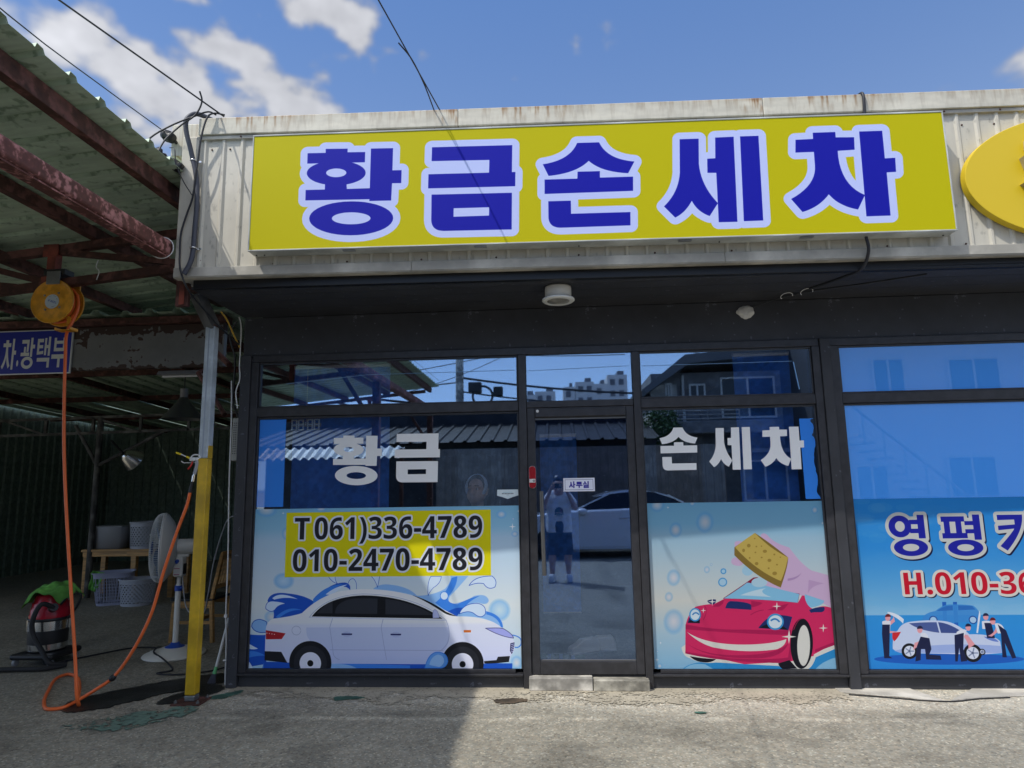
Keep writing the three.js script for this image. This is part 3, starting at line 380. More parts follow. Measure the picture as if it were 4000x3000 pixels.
// ------------------------------------------------------------------ the posters
const shape = (g, map, pts, fill, stroke, lw = 3) => { g.beginPath(); flat(pts, 12).forEach(([x, y], i) => { const q = map(x, y); i ? g.lineTo(...q) : g.moveTo(...q); }); if (fill) { g.closePath(); g.fillStyle = fill; g.fill(); } if (stroke) { g.strokeStyle = stroke; g.lineWidth = lw; g.lineJoin = 'round'; g.stroke(); } };
const ell = (g, map, x, y, rx, ry, fill, stroke, lw = 3) => shape(g, map, E(x, y, rx, ry), fill, stroke, lw);
const bubble = (g, map, x, y, rx, ry, rim = 'rgba(90,170,235,0.75)', core = 'rgba(255,240,230,0.65)') => { for (let i = 0; i < 14; i++) { const k = 1 - i / 14; g.globalAlpha = 0.16; ell(g, map, x, y, rx * k, ry * k, i < 4 ? rim : core); } g.globalAlpha = 1; };
const star = (g, map, x, y, r, ry = r, fill = '#ffffff') => shape(g, map, [[x, y - ry], [x + r * 0.14, y - ry * 0.14], [x + r, y], [x + r * 0.14, y + ry * 0.14], [x, y + ry], [x - r * 0.14, y + ry * 0.14], [x - r, y], [x - r * 0.14, y - ry * 0.14]], fill);
const vgrad = (g, h, stops) => { const q = g.createLinearGradient(0, 0, 0, h); for (const [t, c] of stops) q.addColorStop(t, c); return q; };
function poster(name, label, x0, x1, y0, y1, w, h, draw, ink = 1) {
  const t = canvasTex(w, h, draw), th = thing(name, label, 'poster', [(x0 + x1) / 2, y0, 0.0]);
  obj('printed_sheet', new THREE.PlaneGeometry(x1 - x0, y1 - y0).translate(0, (y1 - y0) / 2, 0.0048), M('printed vinyl', [ink, ink, ink], { map: t, phys: true, roughness: 0.45, specularIntensity: 0.5 }), th, { ownUV: true });
  obj('backing_sheet', box(-(x1 - x0) / 2, 0, 0.001, (x1 - x0) / 2, y1 - y0, 0.004), MAT.white, th);
}
poster('window_poster', 'poster of a white saloon car under a yellow panel of telephone numbers', -2.536, -0.304, 0.142, 1.402, 1792, 1012, (g, W, Hh) => {
  const m = homog([[178, 77], [2090, 38], [2118, 1212], [120, 1222]], W, Hh), k = W / 1940;
  g.fillStyle = vgrad(g, Hh, [[0, '#7fb9da'], [0.13, '#93c6e2'], [0.2, '#b4d2e8'], [0.45, '#cfe0ec'], [0.62, '#dfe8ea'], [0.85, '#c9deee'], [1, '#a9d2ee']]); g.fillRect(0, 0, W, Hh);
  bubble(g, m, 265, 80, 85, 55); bubble(g, m, 660, 72, 45, 18); bubble(g, m, 1955, 102, 40, 32); bubble(g, m, 2040, 134, 12, 10); bubble(g, m, 2052, 242, 27, 23); star(g, m, 2035, 190, 26); star(g, m, 2078, 78, 12); star(g, m, 387, 103, 12);
  bubble(g, m, 388, 590, 77, 62, 'rgba(80,160,235,0.9)', 'rgba(225,240,250,0.5)'); bubble(g, m, 1945, 790, 82, 84, 'rgba(80,170,240,0.95)', 'rgba(230,242,245,0.6)'); bubble(g, m, 300, 850, 55, 50); bubble(g, m, 2070, 1170, 45, 55); bubble(g, m, 410, 250, 35, 50);
  // splashes of water
  const B1 = '#1d57c4', B2 = '#3f86e6', B3 = '#8fbef2', B4 = '#d5e7fb';
  shape(g, m, [[312, 862], [330, 800, 270, 735], [290, 660, 420, 680], [540, 690, 610, 740], [700, 600, 830, 598], [875, 605, 868, 655], [840, 610, 770, 640], [700, 690, 640, 760], [520, 830, 470, 850]], B1);
  shape(g, m, [[600, 720], [690, 610, 830, 610], [760, 620, 720, 690], [660, 740, 600, 760]], B2); shape(g, m, [[330, 850], [420, 760, 520, 800], [430, 790, 350, 862]], B2); shape(g, m, [[305, 715], [360, 660, 490, 720], [400, 700, 320, 725]], B4); shape(g, m, [[690, 685], [760, 625, 850, 612], [790, 640, 740, 690]], B4);
  shape(g, m, [[258, 790], [255, 735, 310, 735], [380, 740, 405, 755], [350, 760, 330, 790], [300, 830, 258, 790]], B4, B1, 4); shape(g, m, [[155, 920], [160, 870, 215, 868], [260, 878, 265, 890], [265, 960], [180, 975, 155, 920]], B3, B1, 5);
  shape(g, m, [[125, 975], [190, 985, 260, 980], [260, 1190], [120, 1215]], B1); shape(g, m, [[128, 1040], [160, 1060, 200, 1080], [160, 1090, 128, 1080]], B4); shape(g, m, [[125, 1100], [190, 1090, 250, 1130], [180, 1130, 122, 1150]], B2); shape(g, m, [[240, 1180], [420, 1175, 460, 1190], [460, 1222], [230, 1222]], B2); shape(g, m, [[120, 1165], [150, 1185, 160, 1222], [120, 1222]], B4);
  shape(g, m, [[1032, 645], [1080, 600, 1160, 612], [1290, 625, 1350, 690], [1460, 690, 1550, 640], [1600, 590, 1590, 545], [1720, 545], [1640, 640, 1590, 690], [1560, 740, 1620, 745], [1700, 730, 1760, 690], [1850, 665, 1868, 720], [1860, 760, 1800, 740], [1750, 730, 1700, 770], [1880, 790, 1940, 840], [1980, 890, 1970, 920], [1600, 830], [1300, 690]], B3);
  shape(g, m, [[1480, 740], [1560, 680, 1600, 560], [1640, 548], [1640, 620, 1580, 690], [1550, 740, 1640, 750], [1760, 690, 1800, 690], [1700, 740, 1680, 800], [1600, 830]], B2); shape(g, m, [[1560, 810], [1640, 760, 1700, 780], [1660, 800, 1640, 835]], B1);
  ell(g, m, 1546, 690, 28, 30, B4, B2, 5); shape(g, m, [[1655, 820], [1680, 745, 1780, 742], [1855, 750, 1842, 820], [1810, 860, 1760, 815], [1720, 790, 1655, 820]], B4, B1, 4); shape(g, m, [[1850, 800], [1960, 820, 1970, 915], [1955, 915], [1940, 840, 1850, 822]], B2); shape(g, m, [[2035, 970], [2120, 980, 2100, 1040], [2080, 1070, 2050, 1055]], null, B2, 7);
  shape(g, m, [[1725, 615], [1760, 545, 1890, 545], [1935, 580, 1910, 625], [1860, 650, 1830, 600], [1780, 590, 1725, 615]], B4, B1, 4); shape(g, m, [[1430, 690], [1420, 600, 1450, 550], [1525, 550], [1520, 600, 1470, 630], [1440, 660, 1430, 690]], B4, B1, 3); shape(g, m, [[710, 555], [740, 600, 775, 605], [755, 580, 760, 550]], B4, B1, 3); shape(g, m, [[1018, 550], [1050, 580, 1065, 632], [1075, 590, 1080, 550]], B4, B1, 3); shape(g, m, [[850, 640], [850, 570, 890, 570], [920, 590, 912, 645]], null, B1, 3);
  // the car
  shape(g, m, [[240, 1175], [2040, 1175], [2040, 1222], [240, 1222]], B1); shape(g, m, [[520, 1185], [900, 1180, 1300, 1195], [1300, 1222], [500, 1222]], B2); shape(g, m, [[700, 1185], [860, 1180, 920, 1222], [720, 1222]], B3);
  const body = vgrad(g, Hh, [[0.48, '#f1f1f1'], [0.72, '#eceef2'], [0.74, '#dfe4f6'], [0.92, '#d6dcf8'], [1, '#c3cdf6']]);
  shape(g, m, [[248, 1165], [250, 1050, 258, 940], [262, 880, 312, 862], [450, 845, 520, 820], [640, 700, 800, 660], [1050, 620, 1310, 685], [1470, 750, 1640, 838], [1860, 830, 1960, 915], [2050, 970, 2055, 1040], [2060, 1080, 2030, 1120], [2020, 1160], [1840, 1180], [1540, 1185], [700, 1185], [420, 1180]], body);
  shape(g, m, [[550, 925], [1580, 915], [1600, 1020, 1540, 1100], [1520, 1180], [720, 1180], [700, 1080, 590, 1030], [545, 1000, 550, 925]], 'rgba(150,170,225,0.30)');
  shape(g, m, [[592, 842], [700, 700, 960, 690], [1300, 690, 1535, 855], [592, 845]], '#17181d'); shape(g, m, [[625, 822], [720, 730, 740, 735], [740, 822]], '#33353c'); shape(g, m, [[757, 822], [758, 735, 900, 712], [1065, 712], [1062, 824]], '#31343c'); shape(g, m, [[1122, 826], [1122, 716], [1300, 730, 1470, 830]], '#31343c');
  shape(g, m, [[570, 853], [690, 690, 960, 680], [1330, 680, 1565, 868]], null, '#b9c0d6', 4); shape(g, m, [[570, 850], [1565, 866]], null, '#ccd2e6', 5); shape(g, m, [[1315, 687], [1440, 720, 1560, 805], [1620, 830, 1640, 836], [1580, 835, 1540, 810], [1420, 730, 1315, 687]], '#16171c');
  for (const p of [[[740, 858], [718, 925, 720, 925], [740, 1060, 745, 1120], [760, 1150, 790, 1155]], [[1105, 862], [1090, 920, 1092, 925], [1110, 1050, 1130, 1155]], [[1560, 868], [1600, 950, 1570, 1030], [1540, 1080, 1510, 1090]], [[720, 1085], [1540, 1085]]]) shape(g, m, p, null, '#9aa6cf', 3);
  ell(g, m, 478, 947, 32, 32, null, '#a7b1cc', 3); for (const x of [843, 1197]) { ell(g, m, x, 972, 32, 20, '#b9c3e8'); shape(g, m, R4(x - 38, 966, 76, 11), '#252a66'); }
  shape(g, m, [[1466, 850], [1460, 790, 1480, 790], [1505, 800, 1510, 848]], '#c3caf0', '#8e98cc', 3); shape(g, m, [[257, 946], [400, 968], [372, 1010], [257, 1012]], '#b3262c'); for (let i = 0; i < 4; i++) ell(g, m, 265 + i * 18, 967 + i * 3, 4, 4, '#f4c9c4');
  shape(g, m, [[1845, 922], [1955, 915, 1975, 925], [2040, 960, 2048, 992], [1960, 985, 1845, 922]], '#a7adee', '#3a3f7c', 4); shape(g, m, R4(1688, 936, 52, 17), '#d8722c'); shape(g, m, [[2025, 1030], [2055, 1022], [2052, 1080, 2035, 1108], [2022, 1085]], '#20245c'); for (let i = 0; i < 5; i++) shape(g, m, [[2030, 1040 + i * 13], [2052, 1034 + i * 13]], null, '#c7cdf4', 4);
  shape(g, m, [[248, 1098], [368, 1102], [412, 1182], [246, 1165]], '#202127'); shape(g, m, [[1835, 1160], [1925, 1152], [1935, 1128], [2022, 1122], [2015, 1165], [1900, 1180, 1838, 1178]], '#202127');
  for (const x of [578, 1680]) { ell(g, m, x, 1180, 153, 158, '#1b1c22'); ell(g, m, x, 1182, 120, 126, '#2a2c33'); ell(g, m, x, 1184, 78, 81, '#e9ebfb'); ell(g, m, x, 1184, 22, 23, '#15161b'); }
  shape(g, m, [[1408, 1212], [1430, 1110, 1490, 1098], [1570, 1095, 1572, 1165], [1560, 1210, 1520, 1212]], 'rgba(95,160,236,0.95)', B2, 6); shape(g, m, [[1440, 1190], [1450, 1130, 1500, 1115], [1550, 1120, 1545, 1170], [1530, 1200, 1510, 1205]], 'rgba(160,200,245,0.9)');
  // the yellow panel
  shape(g, m, [[412, 100], [1878, 68], [1883, 541], [395, 563]], '#e2d708');
  const L = m(450, 300), Rr = m(1830, 272), ink = '#24242c', wl = '#dfe3ef', s1 = 188 * k; fitText(g, 'T', m(462, 290)[0], m(578, 290)[0], m(520, 290)[1], s1 * 1.14, ink, wl, 24 * k); fitText(g, '061)336-4789', m(605, 285)[0], m(1826, 285)[0], m(1200, 279)[1], s1 * 1.14, ink, wl, 26 * k);
  fitText(g, '010-2470-4789', m(446, 515)[0], m(1830, 505)[0], m(1140, 511)[1], s1 * 1.14, ink, wl, 26 * k);
});
poster('window_poster', 'poster of a pink cartoon car being rubbed with a sponge', 0.706, 2.098, 0.142, 1.404, 1104, 1000, (g, W, Hh) => {
  const m = homog([[233, 122], [1582, 114], [1710, 1390], [300, 1380]], W, Hh), k = W / 1400;
  g.fillStyle = vgrad(g, Hh, [[0, '#7cbbe0'], [0.13, '#86c3e6'], [0.22, '#a9cfe6'], [0.45, '#cadbe2'], [0.6, '#dde0da'], [0.8, '#b3d3e6'], [1, '#8fc6ea']]); g.fillRect(0, 0, W, Hh);
  for (const b of [[322, 135, 62, 58], [590, 125, 25, 24], [687, 268, 72, 88], [465, 325, 52, 62], [1520, 183, 28, 32], [452, 687, 55, 68], [417, 833, 33, 40], [455, 1022, 82, 102], [705, 628, 24, 29], [738, 590, 10, 12], [350, 1360, 22, 24], [390, 1352, 8, 9], [333, 1248, 9, 10]]) bubble(g, m, ...b); for (const s of [[405, 155, 12], [355, 1183, 12], [329, 1312, 16], [1580, 282, 14]]) star(g, m, ...s);
  shape(g, m, [[540, 1372], [600, 1325, 780, 1330], [1300, 1340], [1500, 1330], [1530, 1275], [1690, 1225], [1705, 1390], [520, 1390]], '#2d97dc'); shape(g, m, [[1540, 1390], [1590, 1330, 1700, 1300], [1706, 1390]], '#8ec9ee'); shape(g, m, [[540, 1380], [600, 1330, 700, 1350], [760, 1385], [540, 1385]], '#8ec9ee');
  const P1 = '#e02a68', P2 = '#b81758', P3 = '#8f0f3f', NV = '#1c2f6e', K = '#0d1020', W1 = '#e9e9e2';
  shape(g, m, [[515, 1220], [530, 1290, 580, 1300], [660, 1350, 780, 1335], [1260, 1365], [1300, 1392], [1480, 1392], [1520, 1370, 1540, 1300], [1690, 1235], [1690, 1190], [1500, 1200], [1000, 1250], [540, 1200]], W1);
  shape(g, m, [[1500, 940], [1600, 890, 1660, 930], [1690, 1190], [1522, 1280]], P1); shape(g, m, [[1535, 1240], [1690, 1180], [1690, 1205], [1535, 1262]], P2);
  // hand behind the sponge
  const HK = '#d7b9dd'; shape(g, m, [[1110, 372], [1130, 340, 1165, 372], [1210, 430, 1330, 465], [1420, 590, 1500, 640], [1640, 680], [1660, 930], [1500, 830, 1340, 815], [1180, 790, 1090, 752], [1200, 600]], HK); shape(g, m, [[915, 440], [905, 405, 965, 415], [1000, 470, 915, 460]], HK); shape(g, m, [[890, 575], [885, 525, 960, 540], [1010, 590, 950, 602], [900, 600, 890, 575]], HK); shape(g, m, [[1320, 700], [1400, 690, 1425, 655], [1400, 710, 1320, 718]], '#b795c4'); shape(g, m, [[1480, 710], [1600, 740], [1500, 750, 1475, 815]], '#c6a4cf');
  // the car body and screen
  shape(g, m, [[832, 845], [960, 760, 1060, 690], [1095, 688], [1040, 760], [1412, 815], [1400, 885], [832, 850]], P3); shape(g, m, [[838, 845], [930, 790, 1012, 728], [1130, 745, 1180, 760], [1410, 818], [1398, 884], [1150, 855, 838, 848]], '#8ccbef'); shape(g, m, [[960, 825], [1040, 790, 1160, 770], [1080, 800, 1200, 840], [1080, 830, 960, 825]], '#c9e6f6'); shape(g, m, [[1452, 820], [1600, 870], [1600, 905, 1500, 922], [1450, 910, 1452, 820]], '#8ccbef'); ell(g, m, 1105, 728, 60, 36, '#b8dbee'); ell(g, m, 1015, 638, 42, 38, '#a9d4ee');
  shape(g, m, [[545, 1050], [565, 960, 620, 910], [690, 890, 760, 890], [840, 850], [1150, 855, 1400, 886], [1430, 830], [1450, 830], [1460, 905, 1510, 930], [1530, 1010, 1525, 1290], [1350, 1330], [1000, 1350], [545, 1250]], P1); shape(g, m, [[545, 1042], [760, 1090, 1000, 1085], [1200, 1095, 1350, 1090], [1350, 1130], [1000, 1120, 545, 1080]], P2); shape(g, m, [[545, 1250], [700, 1280, 900, 1305], [1200, 1320, 1330, 1300], [1350, 1150], [1355, 1320], [1300, 1345, 1250, 1342], [800, 1330, 545, 1265]], P2);
  shape(g, m, [[555, 1100], [700, 1200, 1000, 1200], [1200, 1200, 1315, 1160], [1310, 1215, 1240, 1238], [1000, 1270, 760, 1220], [650, 1190, 555, 1100]], W1); shape(g, m, [[560, 1190], [700, 1290, 1000, 1280], [1250, 1275, 1330, 1190], [1300, 1300, 1100, 1305], [700, 1310, 560, 1190]], P2);
  shape(g, m, [[752, 910], [790, 870, 838, 858], [835, 890, 800, 910]], P2); shape(g, m, [[1045, 868], [1130, 880, 1130, 885], [1100, 910, 1045, 918]], P2); shape(g, m, [[848, 922], [860, 868, 890, 868], [1030, 875, 1045, 900], [1048, 936], [848, 922]], NV); shape(g, m, [[1165, 938], [1270, 900, 1330, 890], [1300, 930, 1280, 942]], P2); shape(g, m, [[1040, 975], [1090, 940, 1140, 938]], null, P2, 5); shape(g, m, [[690, 905], [720, 940, 680, 1010]], null, P2, 5);
  shape(g, m, [[710, 865], [735, 850, 775, 855], [780, 880, 760, 892], [720, 892, 710, 865]], NV); shape(g, m, [[1485, 940], [1540, 915, 1600, 918], [1615, 950, 1575, 958], [1520, 955, 1500, 962]], NV);
  shape(g, m, [[562, 1032], [575, 950, 655, 930], [655, 1036]], NV); shape(g, m, [[565, 1030], [600, 990, 655, 1000], [652, 1034]], K); ell(g, m, 618, 970, 40, 46, '#dff0fa', '#3a9fe0', 8); shape(g, m, [[598, 972], [620, 940, 648, 970]], null, '#2d86cc', 8);
  shape(g, m, [[1100, 1075], [1170, 975, 1250, 975], [1320, 980, 1358, 992], [1330, 1092], [1100, 1075]], NV); shape(g, m, [[1110, 1072], [1230, 1000, 1326, 1090]], K); ell(g, m, 1230, 1028, 58, 56, '#dff0fa', '#3a9fe0', 10); shape(g, m, [[1195, 1020], [1230, 988, 1262, 1030]], null, '#2d86cc', 10);
  shape(g, m, [[580, 1285], [640, 1300, 780, 1310], [740, 1345, 660, 1330], [610, 1320, 580, 1285]], K); ell(g, m, 1432, 1195, 86, 192, K); ell(g, m, 1447, 1210, 51, 158, W1, '#2b2f3a', 4); shape(g, m, [[1255, 1345], [1340, 1320], [1400, 1385], [1290, 1388], [1260, 1370, 1255, 1345]], K); shape(g, m, [[1370, 1090], [1400, 1000, 1440, 1005]], null, P2, 4);
  // sponge
  shape(g, m, [[913, 460], [913, 520], [1080, 690, 1268, 768], [1325, 600, 1322, 540], [1200, 440, 1068, 352]], '#8d7434'); shape(g, m, [[918, 460], [985, 405, 1068, 353], [1190, 480, 1322, 540], [1300, 650, 1268, 718], [1080, 640, 918, 460]], '#d0b65c'); for (const [x, y, a, b] of [[1022, 448, 14, 14], [983, 484, 11, 13], [1145, 492, 16, 12], [1067, 395, 6, 5], [1080, 456, 7, 6], [1119, 453, 6, 5], [1073, 500, 7, 6], [1030, 541, 7, 7], [1121, 539, 8, 6], [1180, 561, 15, 12], [1083, 585, 14, 12], [1217, 517, 8, 7], [1238, 594, 8, 6], [1263, 538, 6, 5], [1175, 621, 8, 7], [1221, 660, 18, 14]]) ell(g, m, x, y, a, b, '#a5893c');
  for (const [x, y, r] of [[748, 872, 34], [680, 938, 24], [1240, 910, 36], [1335, 1142, 58], [1595, 1078, 36]]) star(g, m, x, y, r, r * 0.95, '#f4f2ea'); for (const [x, y, r] of [[831, 641, 18], [826, 724, 30]]) ell(g, m, x, y, r, r, 'rgba(170,215,245,0.8)', '#4ea4e0', 7);
}, 0.66);
poster('window_poster', 'deep blue poster of mechanics round a car, with large blue Korean letters', 2.314, 4.60, 0.142, 1.414, 1800, 1000, (g, W, Hh) => {
  const sc = 1000 / 1217, m = (() => { const q = homog([[223, 88], [1475, 76], [1475, 1306], [352, 1305]], 0.5765 * W, Hh); return q; })(), k = 0.82;
  g.fillStyle = vgrad(g, Hh, [[0, '#1c86d6'], [0.3, '#2f8fdb'], [0.62, '#6fb2e0'], [0.69, '#88bfe4'], [0.695, '#2f93dd'], [1, '#2a8de0']]); g.fillRect(0, 0, W, Hh);
  const r = rng(21); for (let i = 0; i < 260; i++) { const x = r() * W, y = r() * 0.67 * Hh, d = Math.exp(-Math.pow((x - 140) / 320, 2)) * Math.exp(-Math.pow((y - 90) / 190, 2)) + 0.5 * Math.exp(-Math.pow((y - 640) / 60, 2)) + 0.25 * Math.exp(-Math.pow((x - 700) / 240, 2)) * Math.exp(-Math.pow((y - 330) / 160, 2)); g.globalAlpha = 0.06 * d; g.fillStyle = '#e7dfd6'; g.beginPath(); g.ellipse(x, y, 40 + 70 * r(), 12 + 22 * r(), 0, 0, 7); g.fill(); } g.globalAlpha = 1;
  const at = (x, y, x2, y2) => { const a = m(x, y), b = m(x2, y2); return [a[0], a[1], b[0] - a[0], b[1] - a[1]]; };
  const list = [['yeong', ...at(478, 222, 782, 535)], ['pyeong', ...at(850, 222, 1152, 535)], ['ka', ...at(1232, 215, 1560, 505)]];
  g.save(); g.translate(7, 9); word(g, list, '#0e1440', '#0e1440', 20); g.restore(); word(g, list, '#1a1f9e', '#c9cbc8', 20);
  const hx = (x, y) => m(x, y); const tx = (s, a, b, y, size, dx) => { fitText(g, s, hx(a, y)[0] + (dx ?? 0), hx(b, y)[0] + (dx ?? 0), hx(a, y)[1] + (dx ?? 0), size, dx ? '#10163f' : '#c8102e', dx ? '#10163f' : '#dcd8cf', 30); };
  tx('H.010-36', 578, 1462, 816, 178, 6); tx('H.010-36', 578, 1462, 816, 178); tx('T.', 1448, 1560, 1190, 150, 6); tx('T.', 1448, 1560, 1190, 150);
  ell(g, m, 862, 1243, 468, 35, '#1c5fc0'); for (const x of [838, 908]) shape(g, m, R4(x, 868, 26, 180), '#1d63bf');
  shape(g, m, [[705, 985], [710, 945, 790, 930], [850, 880, 900, 885], [1010, 885, 1040, 895], [1085, 930, 1080, 1000], [880, 1010], [705, 990]], 'rgba(60,140,215,0.9)'); shape(g, m, [[800, 930], [850, 890, 905, 893], [905, 925]], '#2a6fc0'); shape(g, m, [[940, 892], [1030, 895], [1050, 920], [940, 925]], '#2a6fc0'); for (const x of [775, 1030]) ell(g, m, x, 990, 24, 24, '#a9cdee', '#1c4f9e', 6);
  shape(g, m, [[512, 1180], [508, 1080, 545, 1060], [570, 1005, 640, 1000], [760, 985, 860, 1000], [930, 1015, 1000, 1085], [1150, 1080, 1190, 1130], [1195, 1205], [1060, 1215], [560, 1205]], '#c9d5f0'); shape(g, m, [[520, 1190], [800, 1130, 1190, 1160], [1195, 1205], [560, 1205]], '#9fb4e8'); shape(g, m, [[618, 1012], [700, 1005, 795, 1005], [810, 1075], [680, 1060, 618, 1012]], '#4c5f9c'); shape(g, m, [[805, 1005], [880, 1010, 965, 1078], [820, 1076]], '#3f5290'); shape(g, m, [[510, 1075], [565, 1068], [540, 1120, 520, 1130], [510, 1110]], '#cf2a35'); shape(g, m, [[1090, 1100], [1170, 1105, 1180, 1135], [1120, 1130, 1090, 1100]], '#6b86d0');
  shape(g, m, [[480, 935], [540, 940, 585, 985], [580, 1015], [555, 980, 480, 945]], '#dfe7f4'); shape(g, m, [[1045, 1075], [1065, 960, 1078, 925], [1080, 960], [1055, 1078]], '#dfe7f4'); for (const [x, y, q] of [[617, 1193, 50], [1012, 1205, 57], [1072, 1198, 20]]) { ell(g, m, x, y, q, q, '#17181f'); ell(g, m, x, y, q * 0.68, q * 0.68, '#dbe2f3'); for (let i = 0; i < 5; i++) { const a = i * 1.257; shape(g, m, [[x, y], [x + Math.cos(a) * q * 0.6, y + Math.sin(a) * q * 0.6]], null, '#8a97b8', 7); } ell(g, m, x, y, q * 0.14, q * 0.14, '#5a6582'); }
  const SK = '#e8a0a8', NV = '#1b2247', man = (hx2, hy, parts, cap) => { for (const [c, p] of parts) shape(g, m, p, c); ell(g, m, hx2, hy, 17, 22, SK); shape(g, m, [[hx2 - 18, hy - 4], [hx2 - 16, hy - 26, hx2 + 4, hy - 26], [hx2 + 20, hy - 22, hx2 + 20, hy - 6], [hx2, hy - 8, hx2 - 18, hy - 4]], cap); };
  man(482, 975, [[SK, [[450, 1010], [520, 1000, 520, 960], [528, 1000], [500, 1020, 470, 1060], [550, 1068], [480, 1080]]], ['#dfe3ef', [[446, 1000], [480, 985, 500, 1000], [495, 1075], [448, 1075]]], [NV, [[446, 1020], [495, 1020], [490, 1225], [510, 1238], [458, 1238], [444, 1080]]]], '#6b1a22');
  man(686, 1055, [[SK, [[700, 1090], [720, 1120, 650, 1140], [640, 1190], [670, 1150, 730, 1140]]], ['#dfe3ef', [[690, 1080], [720, 1065, 735, 1090], [750, 1150], [690, 1150]]], [NV, [[690, 1100], [745, 1110], [755, 1180], [740, 1215], [810, 1220], [815, 1248], [720, 1245], [715, 1180], [690, 1180], [685, 1250], [652, 1258], [665, 1160]]]], NV);
  man(995, 1040, [[SK, [[950, 1080], [1000, 1150, 985, 1180], [1030, 1150], [990, 1090]]], ['#dfe3ef', [[920, 1070], [960, 1040, 985, 1060], [960, 1110], [910, 1110]]], [NV, [[905, 1090], [965, 1075], [955, 1180], [975, 1255], [935, 1260], [930, 1170], [915, 1258], [900, 1258]]]], NV);
  man(1113, 970, [['#dfe3ef', [[1085, 1000], [1115, 990, 1140, 1000], [1145, 1050], [1085, 1050]]], [NV, [[1100, 1010], [1145, 1010], [1160, 1110], [1110, 1110]]]], NV); man(1155, 1000, [[SK, [[1170, 1040], [1160, 1080, 1115, 1095], [1140, 1100], [1195, 1060]]], ['#dfe3ef', [[1165, 1015], [1195, 1005, 1215, 1030], [1235, 1075], [1180, 1080]]], [NV, [[1185, 1020], [1235, 1060], [1280, 1235], [1255, 1240], [1218, 1140], [1222, 1232], [1195, 1232], [1200, 1080]]]], '#6b1a22');
}, 0.80);
// ------------------------------------------------------------------ plates and stickers
{
  const plate = thing('door_sign', 'small white plate with blue Korean lettering on the door glass', 'sign', [0.179, 1.508, 0]);
  const t = canvasTex(512, 224, (g, W, Hh) => { g.fillStyle = '#e6e8f6'; g.fillRect(0, 0, W, Hh); g.strokeStyle = '#20205c'; g.lineWidth = 5; g.strokeRect(26, 26, W - 52, Hh - 52); word(g, [['sa', 88, 56, 108, 112], ['mu', 204, 58, 108, 108], ['sil', 318, 56, 108, 112]], '#2a1f96', '#2a1f96', 3); });
  obj('plate_face', new THREE.PlaneGeometry(0.252, 0.106).translate(0, 0.054, 0.0066), M('printed plate', 0xffffff, { map: t, roughness: 0.4 }), plate, { ownUV: true }); obj('plate', rbox(-0.127, 0, 0.002, 0.127, 0.108, 0.006, 0.001), MAT.white, plate);
  const st = thing('window_sticker', 'small pale mask-shaped sticker on the pane beside the door', 'sticker', [-0.405, 1.452, 0]);
  const s = [[-0.085, 0.068], [0.085, 0.068], [0.088, 0.02], [0.06, 0.012], [0.045, 0.008], [0.0, -0.008], [-0.045, 0.008], [-0.06, 0.012], [-0.088, 0.02]];
  obj('sticker', extrude(s, 0.0016).translate(0, 0.012, 0.0016), M('sticker sheet', [0.66, 0.76, 0.80], { roughness: 0.5 }), st);
  const t2 = canvasTex(256, 128, (g) => { g.fillStyle = '#d9e6ea'; g.fillRect(0, 0, 256, 128); g.fillStyle = '#58a3bd'; for (let i = 0; i < 9; i++) g.fillRect(44 + i * 19, 30, 14, 12); g.fillStyle = '#6d7a82'; for (let i = 0; i < 8; i++) { g.fillRect(26 + i * 26, 58, 20, 24); g.clearRect(31 + i * 26, 64, 9, 8); } g.fillStyle = '#7c8a90'; g.fillRect(108, 98, 40, 8); });
  obj('sticker_print', new THREE.PlaneGeometry(0.12, 0.044).translate(0, 0.049, 0.0038), M('sticker print', 0xffffff, { map: t2, roughness: 0.5 }), st, { ownUV: true });
}
